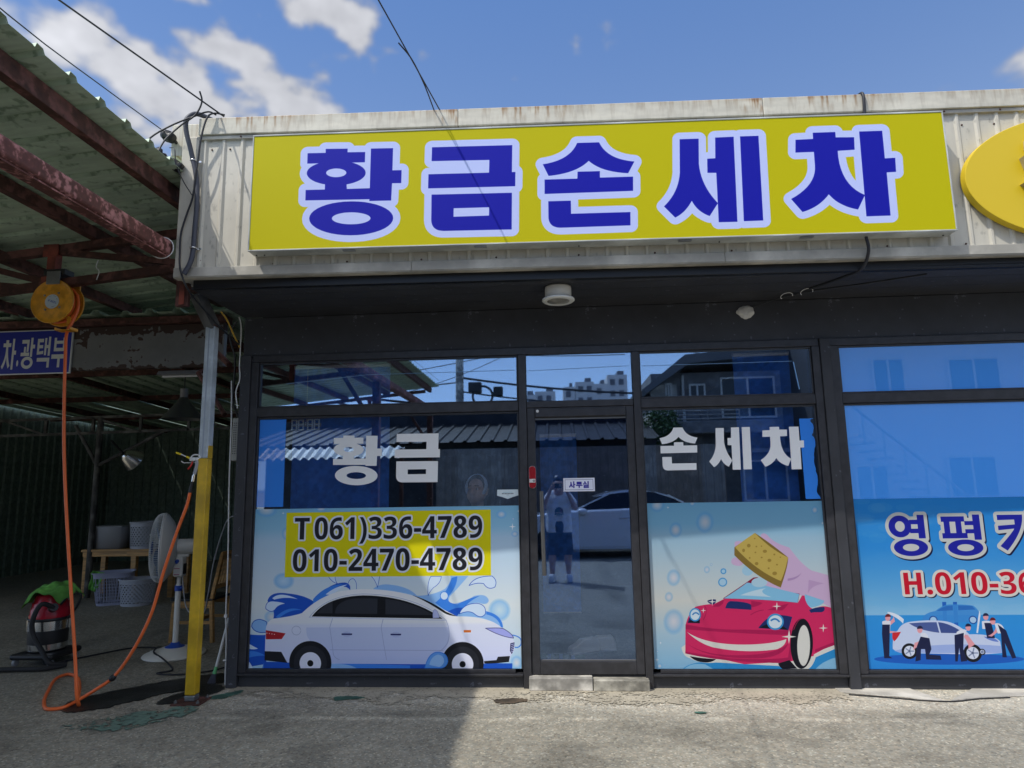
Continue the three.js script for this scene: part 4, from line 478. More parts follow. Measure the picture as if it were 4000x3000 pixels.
// ------------------------------------------------------------------ the open canopy at the left
const roofY = (x) => 3.95 + 0.095 * (x + 2.74);
{
  const shed = thing('canopy_shed', 'open steel canopy with ribbed green roof sheets and rusty purlins beside the office', 'shed');
  const Wd = V(-1, -0.095, 0).normalize(), Nn = V(-0.095, 1, 0).normalize(), rib = [[0, 0], [0.165, 0], [0.178, 0.030], [0.222, 0.034], [0.236, 0.0]], prof = [];
  for (let k = 0; k < 3; k++) for (const [s, h] of rib) prof.push([s + k * 0.25, h]); prof.push([0.756, 0]);
  const rr = rng(9);
  for (let k = 0; k < 22; k++) { const L = 6.3, g = sheet(prof, [-2.74 - 0.02 * rr(), 3.95 + 0.004 * rr(), -6.60 + k * 0.75], V(0, 0.0008, 1).normalize(), Wd, Nn, L, 0.002); obj('roof_sheet', g, MAT.roof, shed); }
  const pur = (x, z0, z1, w, h, drop, m) => obj('purlin', rbox(x - w / 2, roofY(x) - 0.012 - drop - h, z0, x + w / 2, roofY(x) - 0.012 - drop, z1, 0.006), m, shed);
  pur(-2.945, -1.9, 9.8, 0.075, 0.125, 0, MAT.rust); pur(-3.94, -1.9, 9.8, 0.075, 0.10, 0, MAT.rust); pur(-4.95, -1.9, 9.8, 0.075, 0.10, 0, MAT.rust); pur(-5.95, -1.9, 9.8, 0.075, 0.10, 0, MAT.rust); pur(-7.2, -1.9, 9.8, 0.075, 0.10, 0, MAT.rust); pur(-8.6, -1.9, 9.8, 0.075, 0.10, 0, MAT.rust);
  obj('eaves_beam', [rbox(-2.915, 3.275, 0.94, -2.80, 3.400, 9.6, 0.03, 3), box(-2.90, 3.265, 0.96, -2.815, 3.2745, 9.55)], MAT.pink, shed);
  obj('tie_wire', new THREE.TorusGeometry(0.082, 0.004, 6, 24).rotateY(0.2).translate(-2.858, 3.335, 1.0), MAT.white, shed);
  for (const z of [0.27, 4.9, 9.4]) {
    const top = (x) => [x, roofY(x) - 0.16, z], low = (x) => [x, roofY(x) - 0.47, z], t = sub('truss', shed); t.name = 'truss';
    obj('top_chord', bar(top(-2.98), top(-8.95), 0.06, 0.07), MAT.rust, t); obj('bottom_chord', bar(low(-2.98), low(-8.95), 0.06, 0.07), MAT.rust, t);
    for (let x = -4.285; x > -8.5; x -= 1.55) { obj('strut', bar(top(x), low(x), 0.075, 0.075), MAT.redox, t); obj('gusset', box(x - 0.075, roofY(x) - 0.23, z + 0.038, x + 0.06, roofY(x) - 0.12, z + 0.046), MAT.redox, t); obj('gusset', box(x - 0.07, roofY(x) - 0.53, z + 0.038, x + 0.07, roofY(x) - 0.41, z + 0.046), MAT.redox, t); obj('diagonal', bar([x + 0.05, roofY(x) - 0.18, z], [x + 1.24, roofY(x + 1.24) - 0.45, z], 0.045, 0.05), MAT.rust, t); obj('diagonal', bar([x - 0.05, roofY(x) - 0.45, z], [x - 0.75, roofY(x - 0.75) - 0.18, z], 0.045, 0.05), MAT.rust, t); }
  }
  obj('stub_column', [rbox(-2.852, 2.945, 0.765, -2.752, 3.60, 0.80, 0.004), box(-2.812, 2.952, 0.80, -2.788, 3.118, 0.812)], MAT.rust, shed); obj('primer_patch', box(-2.815, 2.955, 0.8125, -2.775, 3.11, 0.815), MAT.redox, shed);
  for (const z of [4.9, 9.4]) { obj('column', rbox(-2.93, 0, z - 0.06, -2.81, 3.27, z + 0.06, 0.006), MAT.rust, shed); obj('bracket', bar([-2.87, 2.5, z], [-3.5, 3.5, z], 0.06), MAT.rust, shed); }
  for (const z of [0.9, 4.9, 9.4]) obj('column', rbox(-8.9, 0, z - 0.06, -8.78, 3.3, z + 0.06, 0.006), MAT.rust, shed);
  for (const [x, y] of [[-3.86, 3.49], [-4.78, 3.40]]) obj('cable_tie', tube([[x, y + 0.035, 0.31], [x - 0.01, y - 0.03, 0.315], [x + 0.015, y - 0.06, 0.31], [x, y - 0.14, 0.31]], 0.004, 12, 5), MAT.white, shed);
}
// the lower wash bay behind it
{
  const bay = thing('wash_bay', 'dark wash bay with flaking grey front beam under a low green roof', 'shed');
  const rt = [[0, 0], [0.19, 0], [0.225, 0.045], [0.275, 0.045], [0.31, 0]];
  const Wd = V(0, -0.05, -1).normalize();
  for (let k = 0; k < 25; k++) obj('roof_sheet', sheet(rt, [-10.55 + k * 0.31, 3.505 + 0.006 * Math.sin(k * 2.3), -1.28 + 0.03 * Math.sin(k * 4.1)], V(1, 0, 0), Wd, V(0, 1, 0), 8.5, 0.002), MAT.roof, bay);
  const bg = rbox(-10.5, 2.905, -1.44, -3.60, 3.395, -1.37, 0.01), up = bg.attributes.position, uv = new Float32Array(up.count * 2); for (let i = 0; i < up.count; i++) { uv[i * 2] = (up.getX(i) + 5.17) / 1.55; uv[i * 2 + 1] = clamp((up.getY(i) - 2.905) / 0.49, 0.01, 0.99); } bg.setAttribute('uv', new THREE.BufferAttribute(uv, 2));
  obj('front_beam', bg, MAT.peel, bay, { ownUV: true }); obj('beam_flange', rbox(-10.5, 3.397, -1.50, -3.58, 3.470, -1.30, 0.006), MAT.rust, bay);
  const dk = M('green wall cladding', [0.21, 0.28, 0.225], { roughness: 0.8, map: T.fine }), wallp = [[0, 0], [0.12, 0], [0.135, 0.03], [0.185, 0.03], [0.20, 0]];
  for (let k = 0; k < 41; k++) obj('wall_sheet', sheet(wallp, [-10.75 + k * 0.2, 0, -9.6], V(1, 0, 0), V(0, 1, 0), V(0, 0, 1), 3.6), dk, bay);
  for (let k = 0; k < 41; k++) obj('wall_sheet', sheet(wallp, [-10.62, 0, -9.6 + k * 0.2], V(0, 0, 1), V(0, 1, 0), V(1, 0, 0), 3.6), dk, bay);
  obj('return_wall', box(-2.75, 0, -9.65, -2.69, 3.6, -4.75), dk, bay);
  const gr = M('dusty grey tube', [0.16, 0.155, 0.14], { roughness: 0.8, map: T.coarse });
  for (const [z, y] of [[-2.4, 3.33], [-3.5, 3.27], [-5.4, 3.18], [-7.4, 3.08]]) obj('purlin', bar([-10.4, y, z], [-2.8, y, z], 0.06, 0.08), MAT.rust, bay);
  for (const x of [-9.2, -7.2, -5.2, -3.9]) obj('rafter', bar([x, 3.385, -1.5], [x, 2.99, -9.5], 0.06, 0.09), MAT.rust, bay);
  const t = sub('truss', bay); obj('top_chord', bar([-10.4, 2.70, -4.4], [-2.8, 2.80, -4.4], 0.04, 0.04), gr, t); obj('bottom_chord', bar([-10.4, 2.46, -4.4], [-2.8, 2.55, -4.4], 0.04, 0.04), gr, t);
  for (let x = -9.6; x < -3; x += 0.78) obj('strut', bar([x, 2.49, -4.4], [x, 2.74, -4.4], 0.04, 0.04), gr, t); for (let x = -8.8; x < -3.5; x += 1.56) obj('diagonal', bar([x, 2.74, -4.4], [x + 0.7, 2.50, -4.4], 0.03, 0.03), gr, t);
  obj('post', rod([-7.14, 0, -4.4], [-7.14, 2.74, -4.4], 0.045, 0.045, 12), gr, bay); obj('brace', rod([-7.14, 1.98, -4.4], [-6.1, 2.50, -4.4], 0.028), gr, bay); obj('brace', rod([-7.14, 1.98, -4.4], [-7.55, 2.62, -4.4], 0.028), gr, bay);
  obj('pipe_end', rod([-3.42, 2.99, -0.75], [-3.02, 2.72, -0.40], 0.028), MAT.rust, bay); obj('pipe_end', rod([-3.52, 2.72, -0.75], [-3.02, 2.25, -0.35], 0.022), MAT.rust, bay); obj('pipe_bracket', bar([-3.62, 3.0, -1.36], [-3.42, 2.98, -0.75], 0.03), MAT.rust, bay); obj('pipe_bracket', bar([-3.66, 2.93, -1.36], [-3.52, 2.72, -0.75], 0.03), MAT.rust, bay);
  const fl = thing('tube_light', 'long unlit white light fitting under the grey beam', 'light', [-4.13, 2.86, -1.60]); obj('fitting', extrude([[-0.05, 0.045], [0.05, 0.045], [0.085, 0], [-0.085, 0]], 0.62).rotateY(Math.PI / 2).translate(-0.31, 0, 0), MAT.grey, fl); obj('tube', rod([-0.29, -0.012, 0], [0.29, -0.012, 0], 0.013), MAT.white, fl); obj('hanger', [rod([-0.2, 0.045, 0], [-0.2, 0.56, 0], 0.006), rod([0.2, 0.045, 0], [0.2, 0.56, 0], 0.006)], MAT.black, fl);
  const lampM = M('dull spun aluminium', [0.20, 0.205, 0.21], { roughness: 0.35, metalness: 0.7, side: THREE.DoubleSide });
  const hb = thing('hanging_lamp', 'unlit bell-shaped pendant lamp high in the bay, beside the white post', 'lamp', [-4.98, 2.52, -3.0]);
  obj('shade', lathe([[0.045, 0.30], [0.06, 0.28], [0.09, 0.22], [0.19, 0.10], [0.265, 0.0], [0.258, 0.0], [0.18, 0.105], [0.08, 0.22]], 36), lampM, hb); obj('lamp_cap', cyl(0, 0.29, 0, 0.05, 0.12, 16), MAT.grey, hb); obj('bulb', new THREE.SphereGeometry(0.07, 16, 12).translate(0, 0.10, 0), MAT.white, hb); obj('cord', rod([0, 0.41, 0], [0, 0.76, 0], 0.006), MAT.cable, hb);
  const sp = thing('hanging_lamp', 'small shiny reflector lamp tilted on the far truss', 'lamp', [-6.30, 2.02, -4.05]); sp.rotation.set(0.85, 0.5, 0.35); obj('shade', lathe([[0.04, 0.22], [0.09, 0.19], [0.17, 0.02], [0.16, 0.02], [0.08, 0.185]], 30), M('bright reflector', [0.75, 0.75, 0.75], { metalness: 1, roughness: 0.22, side: THREE.DoubleSide }), sp); obj('bulb', new THREE.SphereGeometry(0.05, 14, 10).translate(0, 0.10, 0), MAT.chrome, sp); obj('arm', rod([0, 0.22, 0], [0.05, 0.50, -0.02], 0.015), MAT.black, sp);
}
// blue sign on the beam
{
  const s = thing('hanging_sign', 'blue sign with white Korean letters fixed to the flaking beam', 'sign', [-6.78, 2.872, -1.37]), W = 1536, Hh = 512;
  const t3 = canvasTex(W, Hh, (g) => { g.fillStyle = '#16259a'; g.fillRect(0, 0, W, Hh); g.strokeStyle = '#dfe3e2'; g.lineWidth = 10; g.strokeRect(5, 5, W - 10, Hh - 10); const k = Hh / 590, X = (x) => W + (x - 965) * k, Y = (y) => (y - 732) * k; const B = (a, b, c, d) => [X(a), Y(b), (c - a) * k, (d - b) * k]; word(g, [['cha', ...B(2, 828, 196, 1255)], ['gwang', ...B(258, 822, 462, 1255)], ['taek', ...B(478, 815, 690, 1245)], ['bu', ...B(695, 825, 898, 1242)]], '#d7d9d4'); g.fillStyle = '#d7d9d4'; g.beginPath(); g.ellipse(X(227), Y(1172), 14 * k, 42 * k, 0, 0, 7); g.fill(); });
  obj('sign_face', new THREE.PlaneGeometry(1.5 * 0.992, 0.5 * 0.992).translate(0.70, 0.25, 0.0185), M('printed sign', 0xffffff, { map: t3, roughness: 0.5 }), s, { ownUV: true }); obj('sign_board', rbox(-0.05, 0, 0.004, 1.45, 0.50, 0.017, 0.002), MAT.white, s);
}
// hose reel and air hose
{
  const r = thing('hose_reel', 'round orange-yellow hose reel hanging from the canopy truss', 'hose reel', [-4.215, 3.165, 0.33]);
  const disc = (R) => lathe([[0, 0.004], [0.05, 0.004], [0.052, 0.010], [0.10, 0.010], [0.104, 0.004], [0.15, 0.006], [R - 0.012, 0.008], [R - 0.006, 0.016], [R, 0.012], [R - 0.002, 0.0], [R - 0.01, -0.002], [0, -0.002]], 56).rotateX(Math.PI / 2);
  obj('front_disc', disc(0.190), MAT.reel, r); obj('rear_disc', disc(0.190).translate(0, 0, -0.125), MAT.reel, r); obj('hub', rod([0, 0, -0.12], [0, 0, -0.003], 0.09, 0.09, 32), MAT.reel, r);
  for (let k = 0; k < 3; k++) obj('hose_turn', new THREE.TorusGeometry(0.125 + 0.018 * k, 0.011, 8, 48).translate(0, 0, -0.035 - 0.024 * k), MAT.orange, r);
  for (let i = 0; i < 4; i++) { const a = 1.27 + i * Math.PI / 2 - 0.35; obj('bolt', rod([Math.cos(a) * 0.088, Math.sin(a) * 0.088, 0.008], [Math.cos(a) * 0.088, Math.sin(a) * 0.088, 0.016], 0.010, 0.008, 10), MAT.steel, r); }
  const lab = canvasTex(256, 256, (g) => { g.fillStyle = '#b9c3c9'; g.fillRect(0, 0, 256, 256); g.save(); g.translate(128, 128); g.rotate(0.33); g.fillStyle = '#1b3f9a'; g.font = 'italic bold 52px sans-serif'; g.textAlign = 'center'; g.fillText('K·REEL', 0, 16); g.fillStyle = '#2a2f3a'; g.font = 'bold 17px sans-serif'; for (const [s, a0, rad, dir] of [['Hose Reel', -0.9, 100, 1], ['www.k-reel.com', 2.75, 100, -1]]) [...s].forEach((ch, i) => { g.save(); const a = a0 + dir * i * 0.16; g.rotate(dir > 0 ? a : a - Math.PI); g.translate(0, dir > 0 ? -rad : rad); g.fillText(ch, 0, 0); g.restore(); }); g.restore(); });
  obj('label', new THREE.CircleGeometry(0.062, 40).translate(0.0, -0.002, 0.0118), M('reel label', 0xffffff, { map: lab, roughness: 0.5 }), r, { ownUV: true });
  obj('mount_plate', rbox(-0.062, 0.148, 0.014, 0.058, 0.262, 0.022, 0.002), MAT.steel, r); obj('mount_block', rbox(-0.10, 0.235, -0.10, 0.09, 0.285, 0.012, 0.004), MAT.black, r); obj('mount_arm', rbox(0.06, 0.10, -0.16, 0.115, 0.25, -0.145, 0.003), MAT.reel, r); obj('spring_case', rod([0, 0, -0.17], [0, 0, -0.13], 0.12, 0.14, 36), MAT.reel, r);
  obj('guide_arm', bar([0.105, -0.12, -0.06], [0.15, -0.245, -0.02], 0.03, 0.012), MAT.reel, r); obj('guide_frame', [rbox(0.07, -0.262, -0.04, 0.215, -0.256, 0.045, 0.002), rbox(0.07, -0.256, -0.04, 0.08, -0.236, 0.045, 0.002), rbox(0.205, -0.256, -0.04, 0.215, -0.236, 0.045, 0.002)], MAT.reel, r);
  const h = thing('air_hose', 'bright orange air hose hanging from the reel and looping up to the post', 'hose');
  const drop = [[-4.06, 3.24, 0.255], [-4.03, 3.12, 0.275], [-4.05, 2.99, 0.30], [-4.068, 2.90, 0.325], [-4.02, 2.66, 0.38], [-3.917, 2.019, 0.45], [-3.845, 1.614, 0.48], [-3.772, 1.223, 0.50], [-3.66, 0.66, 0.53], [-3.588, 0.30, 0.55], [-3.552, 0.08, 0.557], [-3.56, 0.016, 0.52], [-3.70, 0.013, 0.34], [-3.90, 0.013, 0.06], [-4.11, 0.013, -0.19], [-4.27, 0.013, -0.29], [-4.285, 0.013, -0.20], [-4.07, 0.013, 0.18], [-3.88, 0.013, 0.457], [-3.73, 0.013, 0.600], [-3.645, 0.014, 0.57], [-3.61, 0.035, 0.44], [-3.50, 0.10, 0.42], [-3.396, 0.174, 0.40], [-3.25, 0.373, 0.40], [-3.127, 0.634, 0.40], [-3.047, 0.956, 0.40], [-2.963, 1.245, 0.40], [-2.886, 1.46, 0.41], [-2.862, 1.56, 0.42]];
  obj('hose', tube(drop, 0.0125, 420, 10), MAT.orange, h); obj('coupling', [new THREE.SphereGeometry(0.026, 14, 10).scale(1.2, 0.9, 0.9).rotateZ(0.7).translate(-3.396, 0.174, 0.40)], MAT.black, h); obj('hose_end', rod([-2.864, 1.55, 0.42], [-2.850, 1.635, 0.42], 0.014, 0.011), MAT.black, h);
  const gun = thing('air_gun', 'white air blow gun with red trigger and yellow nozzle hung on the post', 'air gun', [-2.845, 1.635, 0.42]);
  obj('coupler', [rod([0, 0, 0], [0.006, 0.045, 0], 0.012, 0.014, 12), rod([0.006, 0.045, 0], [0.009, 0.06, 0], 0.009, 0.009, 12)], MAT.chrome, gun);
  obj('grip', tube([[0.009, 0.058, 0], [0.020, 0.10, 0], [0.026, 0.145, 0], [0.018, 0.178, 0]], 0.0145, 14, 10), MAT.grey, gun); obj('gun_body', [rbox(-0.035, 0.158, -0.014, 0.035, 0.188, 0.014, 0.010, 2), tube([[-0.03, 0.185, 0], [-0.01, 0.205, 0], [0.03, 0.207, 0], [0.05, 0.19, 0], [0.03, 0.172, 0]], 0.006, 20, 6)], MAT.white, gun); obj('trigger', tube([[-0.012, 0.158, 0], [-0.022, 0.125, 0], [-0.045, 0.098, 0]], 0.007, 12, 6), M('red plastic', [0.6, 0.03, 0.02], { roughness: 0.4 }), gun);
  obj('nozzle', [rod([-0.035, 0.182, 0], [-0.065, 0.195, 0], 0.008, 0.007), rod([-0.11, 0.214, 0], [-0.15, 0.228, 0], 0.008, 0.008)], M('yellow plastic', [0.78, 0.58, 0.02]), gun); obj('nozzle_tube', rod([-0.065, 0.195, 0], [-0.11, 0.214, 0], 0.0045), MAT.white, gun); obj('hook', tube([[0.035, 0.152, -0.02], [-0.04, 0.148, -0.02], [-0.10, 0.150, -0.02], [-0.116, 0.162, -0.02]], 0.004, 20, 6), MAT.white, gun);
}
// the post
{
  const p = thing('steel_post', 'square steel post painted yellow below and pale blue above', 'post', [-2.775, 0, 0.385]);
  const tubeG = (y0, y1, e = 0) => rbox(-0.039 - e, y0, -0.039 - e, 0.039 + e, y1, 0.039 + e, 0.010, 3);
  obj('upper_shaft', tubeG(1.815, 2.885), MAT.palePaint, p); obj('lower_shaft', tubeG(0.055, 1.815, 0.0006), MAT.yellowPaint, p); obj('paint_edge', rbox(0.038, 1.815, -0.034, 0.0402, 1.915, 0.034, 0.0005), MAT.yellowPaint, p); obj('bare_foot', tubeG(0.012, 0.055), MAT.steel, p);
  obj('base_plate', rbox(-0.11, 0.0, -0.09, 0.11, 0.012, 0.10, 0.003), MAT.rust, p); for (const [x, z] of [[-0.085, 0.07], [0.085, 0.07], [-0.085, -0.065], [0.085, -0.065]]) obj('anchor_bolt', [cyl(x, 0.012, z, 0.012, 0.010, 6), cyl(x, 0.022, z, 0.006, 0.012, 8)], MAT.steel, p);
  obj('seam', rbox(-0.008, 1.82, 0.0385, 0.002, 2.88, 0.0402, 0.0006), M('painted seam shadow', [0.30, 0.35, 0.42]), p);  // darker strip: a shadow line painted down the upper shaft
  obj('knee', bar([0.0, 2.885, 0.0], [-0.055, 3.115, 0.16], 0.085, 0.085), M('dark grey steel', [0.10, 0.105, 0.11], { roughness: 0.6, map: T.coarse }), p); obj('knee_cap', rbox(-0.042, 2.886, -0.042, 0.042, 2.894, 0.042, 0.002), MAT.rust, p);
}
// ------------------------------------------------------------------ things in the bay
{
  // fan
  const f = thing('pedestal_fan', 'ivory pedestal fan with blue collar standing in the bay', 'fan', [-3.735, 0, -1.0]);
  obj('base', lathe([[0, 0.0], [0.275, 0.0], [0.285, 0.010], [0.275, 0.022], [0.235, 0.034], [0.225, 0.044], [0.15, 0.064], [0.10, 0.078], [0, 0.082]], 56), MAT.cream, f); obj('base_collar', lathe([[0.085, 0.074], [0.09, 0.082], [0.05, 0.098], [0.036, 0.12], [0.03, 0.12], [0.03, 0.07]], 32), MAT.blue, f);
  obj('pole', rod([0, 0.08, 0], [0, 0.66, 0], 0.0265, 0.0265, 20), MAT.cream, f); obj('height_collar', [cyl(0, 0.60, 0, 0.034, 0.05, 20), rod([0, 0.625, 0], [0.055, 0.63, 0.02], 0.012)], MAT.blue, f); obj('inner_pole', rod([0, 0.65, 0], [0, 0.74, 0], 0.02, 0.02, 16), MAT.cream, f);
  obj('control_box', rbox(-0.045, 0.735, -0.04, 0.05, 0.925, 0.045, 0.018, 3), MAT.cream, f); obj('button_strip', rbox(0.0505, 0.76, -0.025, 0.058, 0.86, 0.03, 0.002), MAT.black, f); obj('knob', [rod([0, 0.885, 0.045], [0, 0.885, 0.065], 0.018, 0.015, 14), rbox(-0.006, 0.862, 0.046, 0.006, 0.892, 0.070, 0.003)], MAT.blue, f);
  obj('rating_label', rbox(-0.032, 0.752, 0.0452, 0.028, 0.822, 0.0465, 0.0005), MAT.white, f); obj('label_stripe', [rbox(-0.03, 0.812, 0.0468, 0.026, 0.818, 0.0474, 0.0002), rbox(-0.03, 0.756, 0.0468, 0.026, 0.762, 0.0474, 0.0002)], M('crimson print', [0.4, 0.02, 0.12]), f);
  const head = sub('head', f, [-0.01, 1.02, 0]); 
  const hg = (g) => g.rotateY(0.42);   // head axis points to -x, turned a little to the yard
  obj('motor_housing', hg(lathe([[0, 0.20], [0.052, 0.195], [0.072, 0.17], [0.076, 0.0], [0.07, -0.04], [0, -0.04]], 32).rotateZ(-Math.PI / 2)), MAT.cream, head); obj('neck', hg(rbox(-0.02, -0.10, -0.03, 0.09, -0.055, 0.03, 0.012, 2)), MAT.cream, head); obj('oscillation_knob', hg(cyl(0.14, 0.07, 0, 0.012, 0.02, 12)), MAT.blue, head);
  obj('rear_cover', hg(lathe([[0.08, 0.0], [0.16, 0.012], [0.25, 0.045], [0.322, 0.10], [0.328, 0.115], [0.318, 0.118], [0.245, 0.056], [0.16, 0.022], [0.08, 0.012]], 56).rotateZ(Math.PI / 2).translate(-0.02, 0, 0)), MAT.cream, head);
  const wires = []; for (let i = 0; i < 96; i++) { const a = (i / 96) * Math.PI * 2, q = (r, x) => [x, Math.cos(a) * r, Math.sin(a) * r]; wires.push(tube([q(0.33, -0.14), q(0.327, -0.185), q(0.29, -0.222), q(0.18, -0.242), q(0.06, -0.248)], 0.0016, 10, 4)); } const gm = obj('front_grille', wires.map(hg), MAT.white, head); gm.userData.kind = 'stuff';
  obj('grille_ring', [0.332, 0.25, 0.16, 0.07].map((r, i) => hg(new THREE.TorusGeometry(r, i ? 0.002 : 0.006, 6, 64).rotateY(Math.PI / 2).translate([-0.14, -0.234, -0.244, -0.249][i], 0, 0))), MAT.white, head); obj('badge', hg(rod([-0.244, 0, 0], [-0.256, 0, 0], 0.062, 0.055, 28)), MAT.blue, head);
  for (let i = 0; i < 5; i++) { const s = new THREE.Shape(); s.moveTo(0.03, -0.02); s.quadraticCurveTo(0.16, -0.12, 0.27, -0.06); s.quadraticCurveTo(0.30, 0.03, 0.24, 0.06); s.quadraticCurveTo(0.14, 0.05, 0.03, 0.03); obj('blade', hg(new THREE.ExtrudeGeometry(s, { depth: 0.003, bevelEnabled: false }).rotateX(0.35).rotateZ((i / 5) * Math.PI * 2).rotateY(Math.PI / 2).translate(-0.17, 0, 0)), M('translucent blue blade', [0.10, 0.18, 0.34], { roughness: 0.3 }), head); } obj('spindle', hg(rod([-0.21, 0, 0], [0.0, 0, 0], 0.035, 0.03, 20)), MAT.grey, head);
  const cord = thing('fan_cord', 'thin grey lead from the fan to the wall', 'cord'); obj('lead', tube([[-3.70, 0.76, -0.99], [-3.66, 0.62, -0.96], [-3.60, 0.46, -0.92], [-3.45, 0.40, -0.8], [-3.26, 0.46, -0.62], [-3.12, 0.66, -0.42], [-3.02, 0.95, -0.30], [-2.88, 1.22, -0.16], [-2.78, 1.33, -0.06], [-2.69, 1.36, -0.03]], 0.006, 60, 6), MAT.grey, cord);
  const c2 = thing('power_cable', 'black power cable trailing over the fan base and floor', 'cord'); obj('cable', tube([[-5.0, 0.01, -0.95], [-4.72, 0.01, -0.62], [-4.55, 0.01, -0.9], [-4.3, 0.01, -1.25], [-4.0, 0.02, -1.2], [-3.90, 0.075, -0.98], [-3.84, 0.065, -0.83], [-3.72, 0.035, -0.76], [-3.56, 0.011, -0.62], [-3.42, 0.01, -0.42], [-3.5, 0.01, -0.34], [-3.3, 0.01, -0.30], [-3.05, 0.01, -0.42], [-2.95, 0.01, -0.72], [-3.0, 0.012, -1.4]], 0.0075, 120, 6), MAT.cable, c2);
  // chairs
  const chair = (p, turn, label) => { const c = thing('wooden_chair', label, 'chair', p, turn, 'wooden chairs in the bay'); const w = MAT.wood;
    for (const z of [-0.19, 0.19]) { obj('front_leg', bar([-0.215, 0, z], [-0.20, 0.40, z], 0.038, 0.038, 0, 0.004), w, c); obj('back_leg', bar([0.235, 0, z], [0.205, 0.43, z], 0.036, 0.044, 0, 0.004), w, c); obj('back_post', bar([0.205, 0.43, z], [0.30, 0.90, z], 0.036, 0.042, 0, 0.004), w, c); obj('stretcher', bar([-0.20, 0.20, z], [0.21, 0.20, z], 0.02, 0.03), w, c); }
    obj('seat', rbox(-0.235, 0.418, -0.215, 0.225, 0.446, 0.215, 0.010, 2), MAT.black, c); obj('apron', [rbox(-0.215, 0.345, -0.2, -0.195, 0.415, 0.2, 0.003), rbox(-0.21, 0.345, 0.18, 0.20, 0.415, 0.20, 0.003), rbox(-0.21, 0.345, -0.20, 0.20, 0.415, -0.18, 0.003)], w, c); obj('top_rail', bar([0.297, 0.88, -0.205], [0.297, 0.88, 0.205], 0.026, 0.085, 0, 0.008), w, c); obj('lower_rail', bar([0.232, 0.56, -0.19], [0.232, 0.56, 0.19], 0.022, 0.045), w, c);
    for (let i = 0; i < 5; i++) { const z = -0.125 + i * 0.0625; obj('slat', bar([0.234, 0.575, z], [0.292, 0.85, z], 0.026, 0.010), w, c); } obj('cross_rail', bar([0.0, 0.20, -0.19], [0.0, 0.20, 0.19], 0.02, 0.028), w, c); return c; };
  chair([-3.865, 0, -1.70], 0, 'wooden slat-back chair standing behind the yellow post'); chair([-2.98, 0, -1.80], 0.1, 'wooden chair half hidden behind the office wall');
  // bench and what stands on it
  const b = thing('workbench', 'long wooden workbench at the back of the bay', 'table', [-6.55, 0, -4.62]); obj('bench_top', rbox(-0.72, 0.675, -0.28, 0.78, 0.712, 0.25, 0.006), MAT.wood, b); obj('bench_rail', rbox(-0.70, 0.605, 0.20, 0.76, 0.674, 0.235, 0.004), MAT.wood, b); for (const [x, z] of [[-0.66, 0.18], [0.70, 0.18], [-0.66, -0.22], [0.70, -0.22], [0.1, 0.18]]) obj('leg', rbox(x - 0.04, 0, z - 0.035, x + 0.04, 0.674, z + 0.035, 0.004), MAT.wood, b);
  const gb = thing('storage_box', 'grey plastic storage box on the workbench', 'box', [-6.94, 0.712, -4.60]); obj('tub', lathe([[0, 0], [0.30, 0], [0.335, 0.30], [0.345, 0.31], [0.345, 0.33], [0.33, 0.33], [0.29, 0.012], [0, 0.012]], 4).rotateY(Math.PI / 4).scale(1.05, 1, 0.72), MAT.grey, gb); obj('lid', rbox(-0.255, 0.331, -0.178, 0.255, 0.345, 0.178, 0.006), MAT.grey, gb);
  // baskets: walls cut with rows of holes
  const basket = (label, p, turn, r0, r1, h, mode, sx, sz, mat) => {
    const k = thing('laundry_basket', label, 'basket', p, turn, 'plastic laundry baskets in the bay'), gs = []; const cols = mode === 'oval' ? 26 : 38, rows = mode === 'oval' ? 9 : 4, y0 = 0.05 * h + 0.012, y1 = h * 0.84, P = (a, t) => { const r = mix(r0, r1, t), c = Math.cos(a), s = Math.sin(a), e = mode === 'oval' ? 1 : Math.pow(Math.pow(Math.abs(c), 5) + Math.pow(Math.abs(s), 5), -1 / 5); return V(c * r * e * sx, t * h, s * r * e * sz); };
    const strip = (ya, yb, n = 72) => { const pos = [], q = (a, b, c, d) => { for (const v of [a, b, c, a, c, d]) pos.push(v.x, v.y, v.z); }; for (let i = 0; i < n; i++) { const a = (i / n) * 6.28319, b2 = ((i + 1) / n) * 6.28319; for (const th of [1, 0.975]) { const s = (v) => V(v.x * th, v.y, v.z * th); q(s(P(a, ya / h)), s(P(a, yb / h)), s(P(b2, yb / h)), s(P(b2, ya / h))); } } const g = new THREE.BufferGeometry(); g.setAttribute('position', new THREE.Float32BufferAttribute(pos, 3)); g.setAttribute('uv', new THREE.Float32BufferAttribute(new Float32Array(pos.length / 3 * 2), 2)); g.computeVertexNormals(); return g; };
    gs.push(strip(0, y0), strip(y1, h * 0.985));
